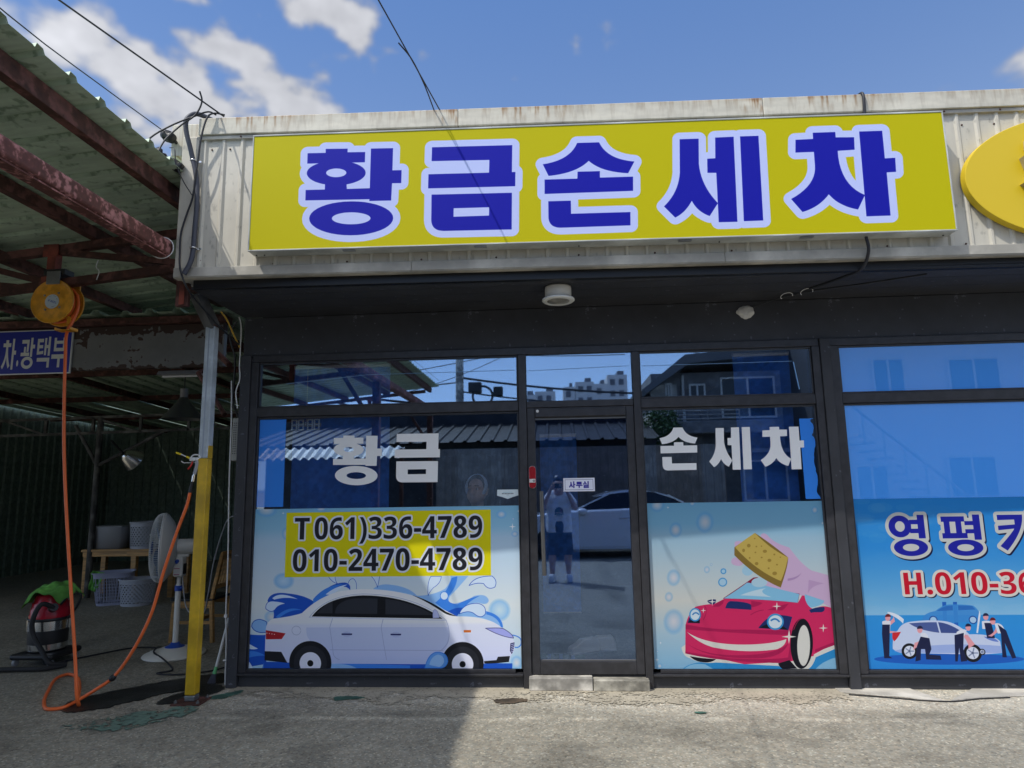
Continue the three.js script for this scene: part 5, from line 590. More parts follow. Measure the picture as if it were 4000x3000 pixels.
    for (let r = 0; r < rows; r++) { const ya = mix(y0, y1, r / rows), yb = mix(y0, y1, (r + 1) / rows), half = 3.14159 / cols; for (let c = 0; c < cols; c++) { const a = (c / cols) * 6.28319 + (mode === 'oval' && r % 2 ? half : 0);
      if (mode === 'oval') { const n = 10, ring = [], out = []; for (let i = 0; i < n; i++) { const t = (i / n) * 6.28319, cx = Math.cos(t), sy = Math.sin(t), m = Math.max(Math.abs(cx), Math.abs(sy)); ring.push(P(a + cx * half * 0.66, mix(ya, yb, 0.5 + sy * 0.30) / h)); out.push(P(a + (cx / m) * half, mix(ya, yb, 0.5 + (sy / m) * 0.5) / h)); } const pos = []; for (let i = 0; i < n; i++) { const j = (i + 1) % n; for (const v of [ring[i], out[i], out[j], ring[i], out[j], ring[j]]) pos.push(v.x, v.y, v.z); } const g = new THREE.BufferGeometry(); g.setAttribute('position', new THREE.Float32BufferAttribute(pos, 3)); g.setAttribute('uv', new THREE.Float32BufferAttribute(new Float32Array(pos.length / 3 * 2), 2)); g.computeVertexNormals(); gs.push(g); }
      else { const A = P(a, ya / h), B = P(a, yb / h); gs.push(bar(A, B, 0.010, 0.006)); if (c % 1 === 0) { const C2 = P(a + half * 2, yb / h); gs.push(bar(B, C2, 0.010, 0.006)); } } } }
    obj('basket_wall', gs, mat, k); obj('basket_floor', cyl(0, 0.002, 0, r0, 0.01, 40).scale(sx, 1, sz), mat, k); const rim = []; for (let i = 0; i <= 64; i++) { const v = P((i / 64) * 6.28319, 1); rim.push([v.x * 1.01, h - 0.008, v.z * 1.01]); } obj('rim', tube(rim, 0.011, 128, 6), mat, k); return k; };
  const pale = M('pale grey basket plastic', [0.48, 0.50, 0.56], { roughness: 0.45, side: THREE.DoubleSide }), lilac = M('lilac basket plastic', [0.42, 0.43, 0.56], { roughness: 0.45, side: THREE.DoubleSide });
  basket('tall slatted basket with a green cloth over its rim', [-6.36, 0, -3.86], 0.45, 0.165, 0.225, 0.45, 'slat', 1.12, 0.92, lilac); basket('grey basket with oval holes on the floor beside the slatted one', [-5.96, 0, -3.80], 0, 0.205, 0.245, 0.36, 'oval', 1, 0.9, pale); basket('grey basket with oval holes on the workbench', [-6.38, 0.713, -4.55], 0, 0.20, 0.225, 0.40, 'oval', 1, 0.92, pale); basket('small white slatted basket on the edge of the workbench', [-6.05, 0.713, -4.42], 0.3, 0.10, 0.12, 0.22, 'slat', 1.1, 0.9, MAT.white);
  // cloths
  const cloth = (name, label, p, w, d, fn, mat, n = 34) => { const t = thing(name, label, 'cloth', p), pos = [], idx = [], uv = []; for (const side of [0, 1]) for (let j = 0; j <= n; j++) for (let i = 0; i <= n; i++) { const [x, y, z] = fn(i / n * 2 - 1, j / n * 2 - 1); pos.push(x, y + (side ? 0 : 0.006), z); uv.push(i / n * w, j / n * d); } const m = (n + 1) * (n + 1); for (let s = 0; s < 2; s++) for (let j = 0; j < n; j++) for (let i = 0; i < n; i++) { const a = s * m + j * (n + 1) + i, b2 = a + 1, c = a + n + 1; s ? idx.push(a, b2, c, b2, c + 1, c) : idx.push(a, c, b2, b2, c, c + 1); } const g = new THREE.BufferGeometry(); g.setAttribute('position', new THREE.Float32BufferAttribute(pos, 3)); g.setAttribute('uv', new THREE.Float32BufferAttribute(uv, 2)); g.setIndex(idx); g.computeVertexNormals(); obj('fabric', g, mat, t, { ownUV: true }); return t; };
  cloth('towel', 'bright green microfibre cloth draped over the vacuum cleaner', [-4.83, 0.0, -0.75], 0.4, 0.35, (u, v) => { const x = u * 0.24, z = v * 0.19, r = Math.hypot(x / 0.165, z / 0.165), f = 0.014 * Math.sin(u * 9 + v * 3) + 0.010 * Math.sin(v * 8 - u * 4); return [x * (r > 1 ? 1 / Math.pow(r, 0.4) : 1) + 0.01 * Math.sin(v * 5) + 0.015, (r < 1 ? 0.665 + 0.045 * (1 - r * r) : 0.665 - 0.15 * Math.pow(r - 1, 0.9)) + f + 0.03 * u, z * (r > 1 ? 1 / Math.pow(r, 0.4) : 1)]; }, MAT.green);
  cloth('towel', 'green cloth hanging from the slatted basket', [-6.49, 0.0, -3.66], 0.3, 0.3, (u, v) => { const t = (v + 1) / 2; return [u * (0.10 - 0.05 * t) + 0.02 * Math.sin(t * 5), 0.455 - 0.24 * t - 0.02 * u, 0.02 + 0.03 * t * 0.2 + 0.014 * Math.sin(u * 8 + t * 3) + (t < 0.12 ? -0.08 + t * 0.6 : 0)]; }, MAT.green, 22);
  // vacuum cleaner
  const v = thing('vacuum_cleaner', 'wet and dry vacuum with red head, steel drum and black hose', 'vacuum cleaner', [-4.84, 0, -0.75]);
  obj('drum', lathe([[0, 0.11], [0.155, 0.11], [0.16, 0.13], [0.158, 0.40], [0.152, 0.41], [0, 0.41]], 40), MAT.chrome, v); obj('drum_band', lathe([[0.1585, 0.18], [0.163, 0.18], [0.163, 0.30], [0.1585, 0.30]], 40), MAT.black, v); obj('head', lathe([[0.165, 0.40], [0.168, 0.44], [0.160, 0.442], [0.160, 0.49], [0.150, 0.492], [0.148, 0.545], [0.135, 0.548], [0.130, 0.60], [0.10, 0.63], [0, 0.635]], 40), M('red plastic', [0.45, 0.012, 0.03], { roughness: 0.25 }), v); obj('head_rim', lathe([[0.16, 0.385], [0.176, 0.385], [0.176, 0.41], [0.16, 0.412]], 40), MAT.black, v);
  obj('base', rbox(-0.21, 0.055, -0.20, 0.21, 0.108, 0.20, 0.04, 3), MAT.black, v); for (const [x, z] of [[-0.17, 0.16], [0.17, 0.16], [-0.17, -0.16], [0.17, -0.16]]) { const w = sub('castor', v, [x, 0, z]); obj('fork', cyl(0, 0.03, 0, 0.012, 0.03, 10), MAT.steel, w); obj('wheel', rod([-0.012, 0.03, 0], [0.012, 0.03, 0], 0.03, 0.03, 18), MAT.grey, w); }
  for (const a of [2.0, -0.6]) obj('clasp', box(-0.018, 0.30, 0.162, 0.018, 0.40, 0.178).rotateY(a), MAT.chrome, v); obj('handle', tube([[0.13, 0.52, 0.05], [0.20, 0.60, 0.03], [0.29, 0.61, 0.0], [0.26, 0.50, 0.0], [0.20, 0.40, 0.02]], 0.011, 30, 8), MAT.black, v); obj('inlet', rod([0.10, 0.50, 0.10], [0.16, 0.52, 0.16], 0.04, 0.035, 18), MAT.black, v);
  obj('suction_hose', tube([[0.15, 0.515, 0.15], [0.10, 0.56, 0.24], [0.05, 0.42, 0.27], [0.06, 0.30, 0.26], [0.16, 0.18, 0.28], [0.28, 0.06, 0.30], [0.36, 0.03, 0.20], [0.28, 0.026, 0.32], [0.0, 0.026, 0.36], [-0.5, 0.026, 0.38], [-1.0, 0.026, 0.30]], 0.021, 140, 10), MAT.rubber, v);
  // brush, white conduit and cables at the wall corner
  const br = thing('cleaning_brush', 'long white-handled brush leaning on the office corner', 'brush'); obj('handle', rod([-2.825, 0.135, -0.055], [-2.735, 0.52, -0.05], 0.0115, 0.0105, 12), MAT.white, br); obj('ferrule', rod([-2.838, 0.085, -0.056], [-2.824, 0.14, -0.055], 0.016, 0.012, 12), M('green plastic', [0.16, 0.55, 0.22]), br); const bs = [], r2 = rng(31); for (let i = 0; i < 60; i++) { const a = r2() * 6.28, q = Math.sqrt(r2()); bs.push(rod([-2.862 + Math.cos(a) * 0.036 * q, 0.004 + 0.012 * r2(), -0.060 + Math.sin(a) * 0.024 * q], [-2.838 + Math.cos(a) * 0.013 * q, 0.088, -0.056 + Math.sin(a) * 0.012 * q], 0.0016, 0.0012, 4)); } obj('bristles', bs, M('dark bristle', [0.11, 0.12, 0.16]), br).userData.kind = 'stuff';
  const wc = thing('hanging_line', 'thin white cord hanging down the office corner', 'cord'); obj('cord', tube([[-2.79, 2.50, 0.0], [-2.775, 2.2, 0.0], [-2.762, 1.6, 0.005], [-2.738, 1.0, 0.01], [-2.732, 0.55, 0.01], [-2.715, 0.35, 0.015], [-2.708, 0.10, 0.02], [-2.704, 0.02, 0.02]], 0.0055, 60, 6), MAT.white, wc); obj('clip', [rbox(-2.745, 0.535, 0.0, -2.72, 0.56, 0.02, 0.003), rbox(-2.73, 0.20, 0.005, -2.70, 0.212, 0.03, 0.003)], MAT.white, wc);
  const wb = thing('junction_box', 'narrow grey perforated box fixed on the office side wall', 'box', [-2.735, 1.81, -0.12]); obj('case', rbox(-0.045, 0, -0.09, 0.045, 0.37, 0.09, 0.012, 2), M('aged grey plastic', [0.40, 0.40, 0.36]), wb); const dots = []; for (let i = 0; i < 14; i++) for (let j = 0; j < 4; j++) dots.push(box(-0.03 + j * 0.018, 0.06 + i * 0.02, 0.0902, -0.022 + j * 0.018, 0.068 + i * 0.02, 0.0925)); obj('vent_holes', dots, MAT.black, wb).userData.kind = 'stuff';
}
// ------------------------------------------------------------------ cables on and over the fascia
{
  const f = (u, h, d) => { const c = Math.cos(0.03), s = Math.sin(0.03); return [u * c + d * s, h, 0.805 - u * s + d * c]; };
  const cd = thing('cable_conduit', 'thick grey-blue cable conduit bent over the fascia top and down its left edge', 'conduit'); obj('conduit', tube([f(-2.52, 4.385, -0.1), f(-2.60, 4.40, 0.02), f(-2.68, 4.40, 0.10), f(-2.725, 4.34, 0.13), f(-2.726, 4.26, 0.13), f(-2.69, 4.09, 0.105), f(-2.645, 3.90, 0.095), f(-2.628, 3.70, 0.092), f(-2.632, 3.45, 0.092), f(-2.634, 3.30, 0.095), f(-2.648, 3.21, 0.10), f(-2.685, 3.13, 0.105)], 0.018, 90, 10), MAT.conduit, cd); for (const [u, h] of [[-2.672, 4.02], [-2.634, 3.33]]) obj('saddle_clip', [new THREE.TorusGeometry(0.021, 0.006, 6, 20).rotateX(Math.PI / 2).translate(...f(u, h, 0.095)), rbox(-0.012, -0.008, -0.004, 0.030, 0.008, 0.004, 0.002).translate(...f(u + 0.02, h, 0.072))], MAT.chrome, cd);
  const wire = (label, pts, r = 0.006, n = 60, name = 'cable') => { const t = thing(name, label, 'cable'); obj('wire', tube(pts, r, n, 6), MAT.cable, t); return t; };
  wire('thin black cable looping from the fascia top down the left corner', [f(-2.46, 4.395, 0.08), f(-2.53, 4.40, 0.10), f(-2.56, 4.36, 0.13), f(-2.60, 4.18, 0.14), f(-2.62, 4.0, 0.13), f(-2.64, 3.86, 0.115), f(-2.66, 3.72, 0.10), f(-2.70, 3.60, 0.09), f(-2.735, 3.45, 0.09), f(-2.735, 3.30, 0.09), f(-2.72, 3.18, 0.10), f(-2.68, 3.05, 0.08), [-2.72, 2.96, 0.62], [-2.70, 2.86, 0.35], [-2.70, 2.80, 0.08]], 0.007, 120);
  wire('thin black cable swept across the fascia corner to the canopy edge', [f(-2.52, 4.39, 0.09), f(-2.56, 4.40, 0.12), f(-2.66, 4.34, 0.16), f(-2.80, 4.25, 0.20), f(-2.92, 4.14, 0.24), f(-2.97, 4.02, 0.28)], 0.007); wire('black drop cable hanging from the overhead line onto the fascia', [f(-2.60, 4.52, 0.20), f(-2.595, 4.46, 0.17), f(-2.64, 4.36, 0.16), f(-2.74, 4.26, 0.18), f(-2.83, 4.12, 0.22), f(-2.86, 3.98, 0.26)], 0.007); wire('slack black wire under the insulators at the fascia corner', [f(-2.86, 4.13, 0.10), f(-2.80, 4.10, 0.14), f(-2.78, 3.98, 0.14), f(-2.72, 3.84, 0.13), f(-2.66, 3.74, 0.11)], 0.004);
  const catenary = (a, b, sag, n = 24) => { const o = []; for (let i = 0; i <= n; i++) { const t = i / n; o.push([mix(a[0], b[0], t), mix(a[1], b[1], t) - sag * 4 * t * (1 - t), mix(a[2], b[2], t)]); } return o; };
  const ext = (a, b, z) => { const t = (z - a[2]) / (b[2] - a[2]); return a.map((v, i) => mix(v, b[i], t)); };
  { const a = f(-2.48, 4.40, 0.05), t = thing('overhead_wire', 'thick black service wire running from the sky to the fascia corner', 'cable'); obj('wire', tube([a, ext(a, [-2.983, 4.563, 2.0], 2.0), ext(a, [-2.983, 4.563, 2.0], 9), ext(a, [-2.983, 4.563, 2.0], 21)], 0.0065, 40, 6), MAT.cable, t); }
  { const a = f(-0.80, 4.37, 0.02), q = [-0.981, 4.42, 2.0], t = thing('overhead_wire', 'black wire knotted above the middle of the signboard', 'cable'); obj('wire', tube([a, ext(a, q, 1.4), ext(a, q, 9), ext(a, q, 21.8)], 0.0045, 40, 6), MAT.cable, t); obj('wire_tail', tube([f(-0.85, 4.37, 0.02), ext(a, q, 1.25).map((v, i) => v - (i ? 0 : 0.006)), ext(a, q, 1.50), ext(a, q, 1.62).map((v, i) => v + (i === 0 ? -0.03 : i === 1 ? 0.012 : 0))], 0.005, 24, 5), MAT.cable, t); }
  { const t = thing('overhead_wire', 'thin wire stretched along the canopy edge to a black insulator', 'cable'); obj('wire', tube([[-2.90, 4.26, 0.98], [-2.83, 4.12, 1.8], [-2.76, 4.0, 2.6], [-2.6, 3.95, 9]], 0.004, 30, 5), MAT.cable, t); }
  const ins = thing('insulator', 'black porcelain insulator at the end of the thin wire', 'insulator', [-2.885, 4.235, 0.97], 0, 'insulators at the fascia corner'); ins.scale.setScalar(1.5); obj('body', lathe([[0, -0.03], [0.024, -0.03], [0.028, -0.012], [0.018, 0.0], [0.028, 0.012], [0.024, 0.03], [0, 0.03]], 18).rotateZ(1.0), MAT.black, ins); obj('loop', new THREE.TorusGeometry(0.03, 0.003, 5, 18).rotateY(0.6), MAT.cable, ins); obj('bracket', bar([0.02, -0.01, -0.01], [0.02, -0.06, -0.26], 0.012), MAT.black, ins);
  copy(ins, [-2.80, 3.985, 0.985], 0.4, 'black insulator hanging lowest beside the roof tip'); copy(ins, [-2.905, 4.055, 1.03], 1.2, 'black insulator with a plate just above the roof sheet');
  wire('black cable tied round the coping above the last letter', [f(2.30, 4.375, -0.06), f(2.31, 4.385, 0.05), f(2.315, 4.37, 0.095), f(2.315, 4.20, 0.092), f(2.315, 4.16, 0.08)], 0.011, 30); wire('black cable from the signboard down under the soffit', [f(2.22, 3.255, 0.12), f(2.235, 3.17, 0.11), f(2.235, 3.09, 0.05), f(2.22, 3.055, 0.012), [2.15, 3.045, 0.60], [2.05, 3.044, 0.40], [1.98, 3.04, 0.30]], 0.011, 60); wire('thin dark wire tacked along the soffit to the plaster hole', [[2.75, 3.046, 0.60], [2.40, 3.045, 0.42], [2.02, 3.042, 0.26], [1.80, 3.03, 0.10], [1.66, 2.99, 0.03]], 0.006, 40);
  const tie = thing('cable_tie', 'white plastic ties holding cables under the soffit', 'cable tie'); for (const [x, z] of [[2.0, 0.30], [1.88, 0.20]]) obj('strap', new THREE.TorusGeometry(0.045, 0.003, 5, 20, 4).rotateX(1.2).translate(x, 3.03, z), MAT.white, tie);
  const plug = thing('plaster_plug', 'lump of white filler where the cables enter the wall', 'filler', [1.60, 2.955, 0.014]); { const g = new THREE.IcosahedronGeometry(0.062, 4), p = g.attributes.position; for (let i = 0; i < p.count; i++) { const n = 0.7 + 0.75 * fbm(p.getX(i) * 26 + 9, p.getY(i) * 26, p.getZ(i) * 26, 4); p.setXYZ(i, p.getX(i) * n * 1.05, p.getY(i) * n * 0.85, p.getZ(i) * n * 0.5); } g.computeVertexNormals(); obj('filler', g, M('white filler', [0.62, 0.61, 0.58], { roughness: 0.95 }), plug); }
  const lamp = thing('ceiling_light', 'round white ceiling light under the soffit above the door', 'light', [0.047, 2.935, 0.595]); obj('body', lathe([[0, 0.115], [0.098, 0.115], [0.100, 0.105], [0.100, 0.02], [0, 0.02]], 48), M('ivory lamp ring', [0.62, 0.60, 0.54], { roughness: 0.45 }), lamp); obj('rim', lathe([[0.085, 0.022], [0.122, 0.020], [0.124, 0.010], [0.112, 0.0], [0.085, 0.004]], 48), MAT.cream, lamp); obj('diffuser', lathe([[0, -0.008], [0.05, -0.006], [0.085, 0.003], [0.085, 0.012], [0, 0.012]], 40), M('frosted diffuser', [0.60, 0.57, 0.48], { roughness: 0.5, map: T.coarse }), lamp);
  wire('yellow cable hanging from the soffit corner to the wall', [[-2.80, 3.06, 0.22], [-2.76, 3.0, 0.2], [-2.73, 2.88, 0.12], [-2.70, 2.78, 0.06]], 0.007).children[0].material = M('yellow cable', [0.55, 0.33, 0.03]); wire('loose white wire dangling at the office corner', [[-2.72, 3.05, 0.06], [-2.70, 2.98, 0.06], [-2.70, 2.80, 0.05], [-2.70, 2.62, 0.05], [-2.69, 2.5, 0.055], [-2.715, 2.4, 0.06], [-2.695, 2.25, 0.06]], 0.005).children[0].material = MAT.white;
  wire('rusty-looking black cable coil at the soffit corner', [[-2.72, 3.0, 0.1], [-2.80, 2.9, 0.05], [-2.77, 2.7, 0.0], [-2.79, 2.55, -0.05], [-2.80, 2.3, -0.08], [-2.74, 2.16, -0.10]], 0.008);
}
// ------------------------------------------------------------------ inside the office
{
  const blindM = M('blue roller blind', [0.05, 0.26, 0.88], { roughness: 0.8, map: T.fine });
  const bl = (label, x0, x1, y0, y1, z = -0.05) => { const t = thing('roller_blind', label, 'blind', [(x0 + x1) / 2, y0, z]), w = (x1 - x0) / 2; obj('fabric', box(-w, 0, -0.002, w, y1 - y0, 0.002), blindM, t); obj('roller', rod([-w, y1 - y0, 0], [w, y1 - y0, 0], 0.018), MAT.white, t); obj('weight_bar', rod([-w, 0, 0], [w, 0, 0], 0.009), MAT.white, t); };
   bl('blue blind inside the pane behind the first white letter', -2.27, -1.42, 1.25, 2.62, -0.10); bl('blue blind inside the pane behind the last white letter', 1.50, 1.96, 1.25, 2.62, -0.10); bl('blue blind hanging behind the left part of the door', -0.16, 0.20, 0.36, 2.05, -1.1);
  const ck = thing('wall_clock', 'digital clock with four outlined digits behind the window', 'clock', [-2.13, 2.06, -0.035]); const dg = [], seg = (x, y, w, h) => dg.push(rbox(x, y, 0.002, x + w, y + h, 0.010, 0.001)); for (let i = 0; i < 4; i++) { const x = -0.125 + i * 0.058 + (i > 1 ? 0.022 : 0); for (const y of [0.0, 0.042, 0.084]) seg(x, y, 0.05, 0.009); for (const y of [0.009, 0.051]) { seg(x, y, 0.010, 0.033); seg(x + 0.040, y, 0.010, 0.033); } } seg(-0.006, 0.045, 0.008, 0.008); seg(-0.006, 0.06, 0.008, 0.008); obj('digits', dg, M('pale blue digit plastic', [0.80, 0.93, 0.98], { roughness: 0.4 }), ck); obj('back_rail', rbox(-0.13, 0.03, -0.012, 0.13, 0.06, 0.001, 0.002), MAT.grey, ck); obj('hanging_cord', rod([0, 0.06, -0.006], [0, 0.76, -0.006], 0.002), MAT.white, ck);
  const desk = thing('office_desk', 'dark desk behind the telephone poster window', 'desk', [-1.2, 0.10, -1.35]); obj('desk_top', rbox(-0.9, 0.70, -0.35, 0.9, 0.735, 0.35, 0.006), MAT.black, desk); obj('side_panel', rbox(-0.88, 0, -0.33, -0.85, 0.70, 0.33, 0.003), MAT.black, desk); obj('side_panel', rbox(0.85, 0, -0.33, 0.88, 0.70, 0.33, 0.003), MAT.black, desk);
  const mon = thing('monitor', 'black monitor seen from behind on the desk', 'monitor', [-1.55, 0.836, -1.30]); obj('screen_case', rbox(-0.28, 0.18, -0.02, 0.28, 0.52, 0.02, 0.008), MAT.black, mon); obj('stand', [rbox(-0.03, 0.02, -0.04, 0.03, 0.2, -0.021, 0.004), rbox(-0.12, 0, -0.10, 0.12, 0.015, 0.08, 0.004)], MAT.black, mon);
  const shoe = thing('sneaker', 'white sneaker lying on the office floor inside the door', 'shoe', [0.20, 0.10, -0.62], 0.5, 'sneakers on the office floor'); shoeMesh(shoe); copy(shoe, [0.34, 0.10, -0.72], 0.1);
  const mat = thing('door_mat', 'green and blue striped mat inside the door', 'mat', [-0.02, 0.10, -0.35]); obj('mat', rbox(-0.22, 0.001, -0.22, 0.22, 0.012, 0.2, 0.003), M('green mat', [0.06, 0.12, 0.09], { roughness: 1 }), mat); for (const x of [-0.1, 0.0, 0.1]) obj('stripe', rbox(x, 0.0125, -0.22, x + 0.03, 0.014, 0.2, 0.0005), M('blue stripe', [0.10, 0.18, 0.42], { roughness: 1 }), mat);
}
function shoeMesh(g) { const s = new THREE.Shape(); s.moveTo(-0.13, 0); s.quadraticCurveTo(-0.15, 0.045, -0.10, 0.05); s.lineTo(-0.02, 0.095); s.lineTo(0.10, 0.10); s.quadraticCurveTo(0.135, 0.08, 0.13, 0); obj('upper', new THREE.ExtrudeGeometry(s, { depth: 0.05, bevelEnabled: true, bevelSize: 0.012, bevelThickness: 0.018, bevelSegments: 3 }).translate(0, 0.022, -0.025), MAT.white, g); obj('sole', rbox(-0.155, 0, -0.045, 0.145, 0.028, 0.045, 0.012, 2), MAT.grey, g); }
// ------------------------------------------------------------------ figures
function field(bones, cell, pad = 0.05, k = 0.03, extra) {   // tapered capsules joined smoothly
  const bb = new THREE.Box3(); for (const [a, b, r0, r1] of bones) { bb.expandByPoint(V(...a).addScalar(Math.max(r0, r1))); bb.expandByPoint(V(...a).addScalar(-Math.max(r0, r1))); bb.expandByPoint(V(...b).addScalar(Math.max(r0, r1))); bb.expandByPoint(V(...b).addScalar(-Math.max(r0, r1))); } bb.expandByScalar(pad);
  const size = bb.getSize(V()), S = Math.max(size.x, size.y, size.z), c = bb.getCenter(V()), N = Math.min(150, Math.ceil(S / cell) + 4), mc = new MarchingCubes(N, new THREE.MeshStandardMaterial(), false, false, 120000); mc.isolation = 0; const hs = N / 2, F = mc.field;
  const B = bones.map(([a, b, r0, r1]) => ({ a, d: [b[0] - a[0], b[1] - a[1], b[2] - a[2]], r0, r1, l: Math.max(1e-9, (b[0] - a[0]) ** 2 + (b[1] - a[1]) ** 2 + (b[2] - a[2]) ** 2) }));
  const G = (v, cc) => ((v - cc) / (S / 2)) * hs + hs; F.fill(1e3);
  for (const q of B) {   // each bone only in the cells near it
    const R = Math.max(q.r0, q.r1) + k + 0.03, lo = [0, 1, 2].map((i) => Math.max(0, Math.floor(G(Math.min(q.a[i], q.a[i] + q.d[i]) - R, [c.x, c.y, c.z][i])))), hi = [0, 1, 2].map((i) => Math.min(N - 1, Math.ceil(G(Math.max(q.a[i], q.a[i] + q.d[i]) + R, [c.x, c.y, c.z][i]))));
    for (let z = lo[2]; z <= hi[2]; z++) for (let y = lo[1]; y <= hi[1]; y++) for (let x = lo[0]; x <= hi[0]; x++) {
      const px = c.x + ((x - hs) / hs) * S / 2, py = c.y + ((y - hs) / hs) * S / 2, pz = c.z + ((z - hs) / hs) * S / 2, o = N * N * z + N * y + x, d = F[o];
      const ex = px - q.a[0], ey = py - q.a[1], ez = pz - q.a[2], t = clamp((ex * q.d[0] + ey * q.d[1] + ez * q.d[2]) / q.l), e = Math.hypot(ex - q.d[0] * t, ey - q.d[1] * t, ez - q.d[2] * t) - (q.r0 + (q.r1 - q.r0) * t);
      if (e - d > k) continue; if (d - e > k) { F[o] = e; continue; } const h = clamp(0.5 + 0.5 * (d - e) / k); F[o] = d + (e - d) * h - k * h * (1 - h);
    }
  }
  for (let z = 0; z < N; z++) for (let y = 0; y < N; y++) for (let x = 0; x < N; x++) { const o = N * N * z + N * y + x; let d = F[o]; if (extra && d < 1) d = extra(d, c.x + ((x - hs) / hs) * S / 2, c.y + ((y - hs) / hs) * S / 2, c.z + ((z - hs) / hs) * S / 2); F[o] = -Math.min(d, 1); }
  mc.update(); const n = mc.count, g = new THREE.BufferGeometry(), p = new Float32Array(n * 3), nr = new Float32Array(n * 3);
  for (let i = 0; i < n; i++) { for (let a = 0; a < 3; a++) p[i * 3 + a] = mc.positionArray[i * 3 + a] * S / 2 + [c.x, c.y, c.z][a]; const v = V(mc.normalArray[i * 3], mc.normalArray[i * 3 + 1], mc.normalArray[i * 3 + 2]).normalize(); nr[i * 3] = v.x; nr[i * 3 + 1] = v.y; nr[i * 3 + 2] = v.z; }
  // outward normals whatever the sign of the field
  g.setAttribute('position', new THREE.BufferAttribute(p, 3)); g.setAttribute('uv', new THREE.BufferAttribute(new Float32Array(n * 2), 2)); let s = 0; const A = V(), Bv = V(), Cv = V(); for (let i = 0; i < Math.min(n, 3000); i += 3) { A.fromArray(p, i * 3); Bv.fromArray(p, i * 3 + 3); Cv.fromArray(p, i * 3 + 6); const fn = Bv.sub(A).cross(Cv.sub(A)); s += fn.x * nr[i * 3] + fn.y * nr[i * 3 + 1] + fn.z * nr[i * 3 + 2]; } if (s < 0) for (let i = 0; i < nr.length; i++) nr[i] = -nr[i];
  g.setAttribute('normal', new THREE.BufferAttribute(nr, 3)); return g;
}
const headBones = [[[0, 0.035, 0.015], [0, 0.05, 0.03], 0.082, 0.078], [[0, -0.02, -0.03], [0, -0.075, -0.045], 0.062, 0.042], [[-0.03, -0.04, -0.02], [0.03, -0.04, -0.02], 0.055, 0.055], [[0, 0.012, -0.088], [0, -0.022, -0.108], 0.010, 0.016], [[-0.012, -0.026, -0.098], [0.012, -0.026, -0.098], 0.010, 0.010], [[-0.022, -0.052, -0.083], [0.022, -0.052, -0.083], 0.009, 0.009], [[-0.016, -0.063, -0.083], [0.016, -0.063, -0.083], 0.009, 0.009], [[-0.045, 0.030, -0.070], [-0.012, 0.032, -0.080], 0.012, 0.012], [[0.012, 0.032, -0.080], [0.045, 0.030, -0.070], 0.012, 0.012], [[-0.084, 0.010, 0.012], [-0.088, -0.028, 0.008], 0.016, 0.009], [[0.084, 0.010, 0.012], [0.088, -0.028, 0.008], 0.016, 0.009], [[-0.022, -0.086, -0.06], [0.022, -0.086, -0.06], 0.018, 0.018]];   // face towards -z, centre of the skull at 0
const place = (bones, m) => bones.map(([a, b, r0, r1]) => [V(...a).applyMatrix4(m).toArray(), V(...b).applyMatrix4(m).toArray(), r0, r1]);
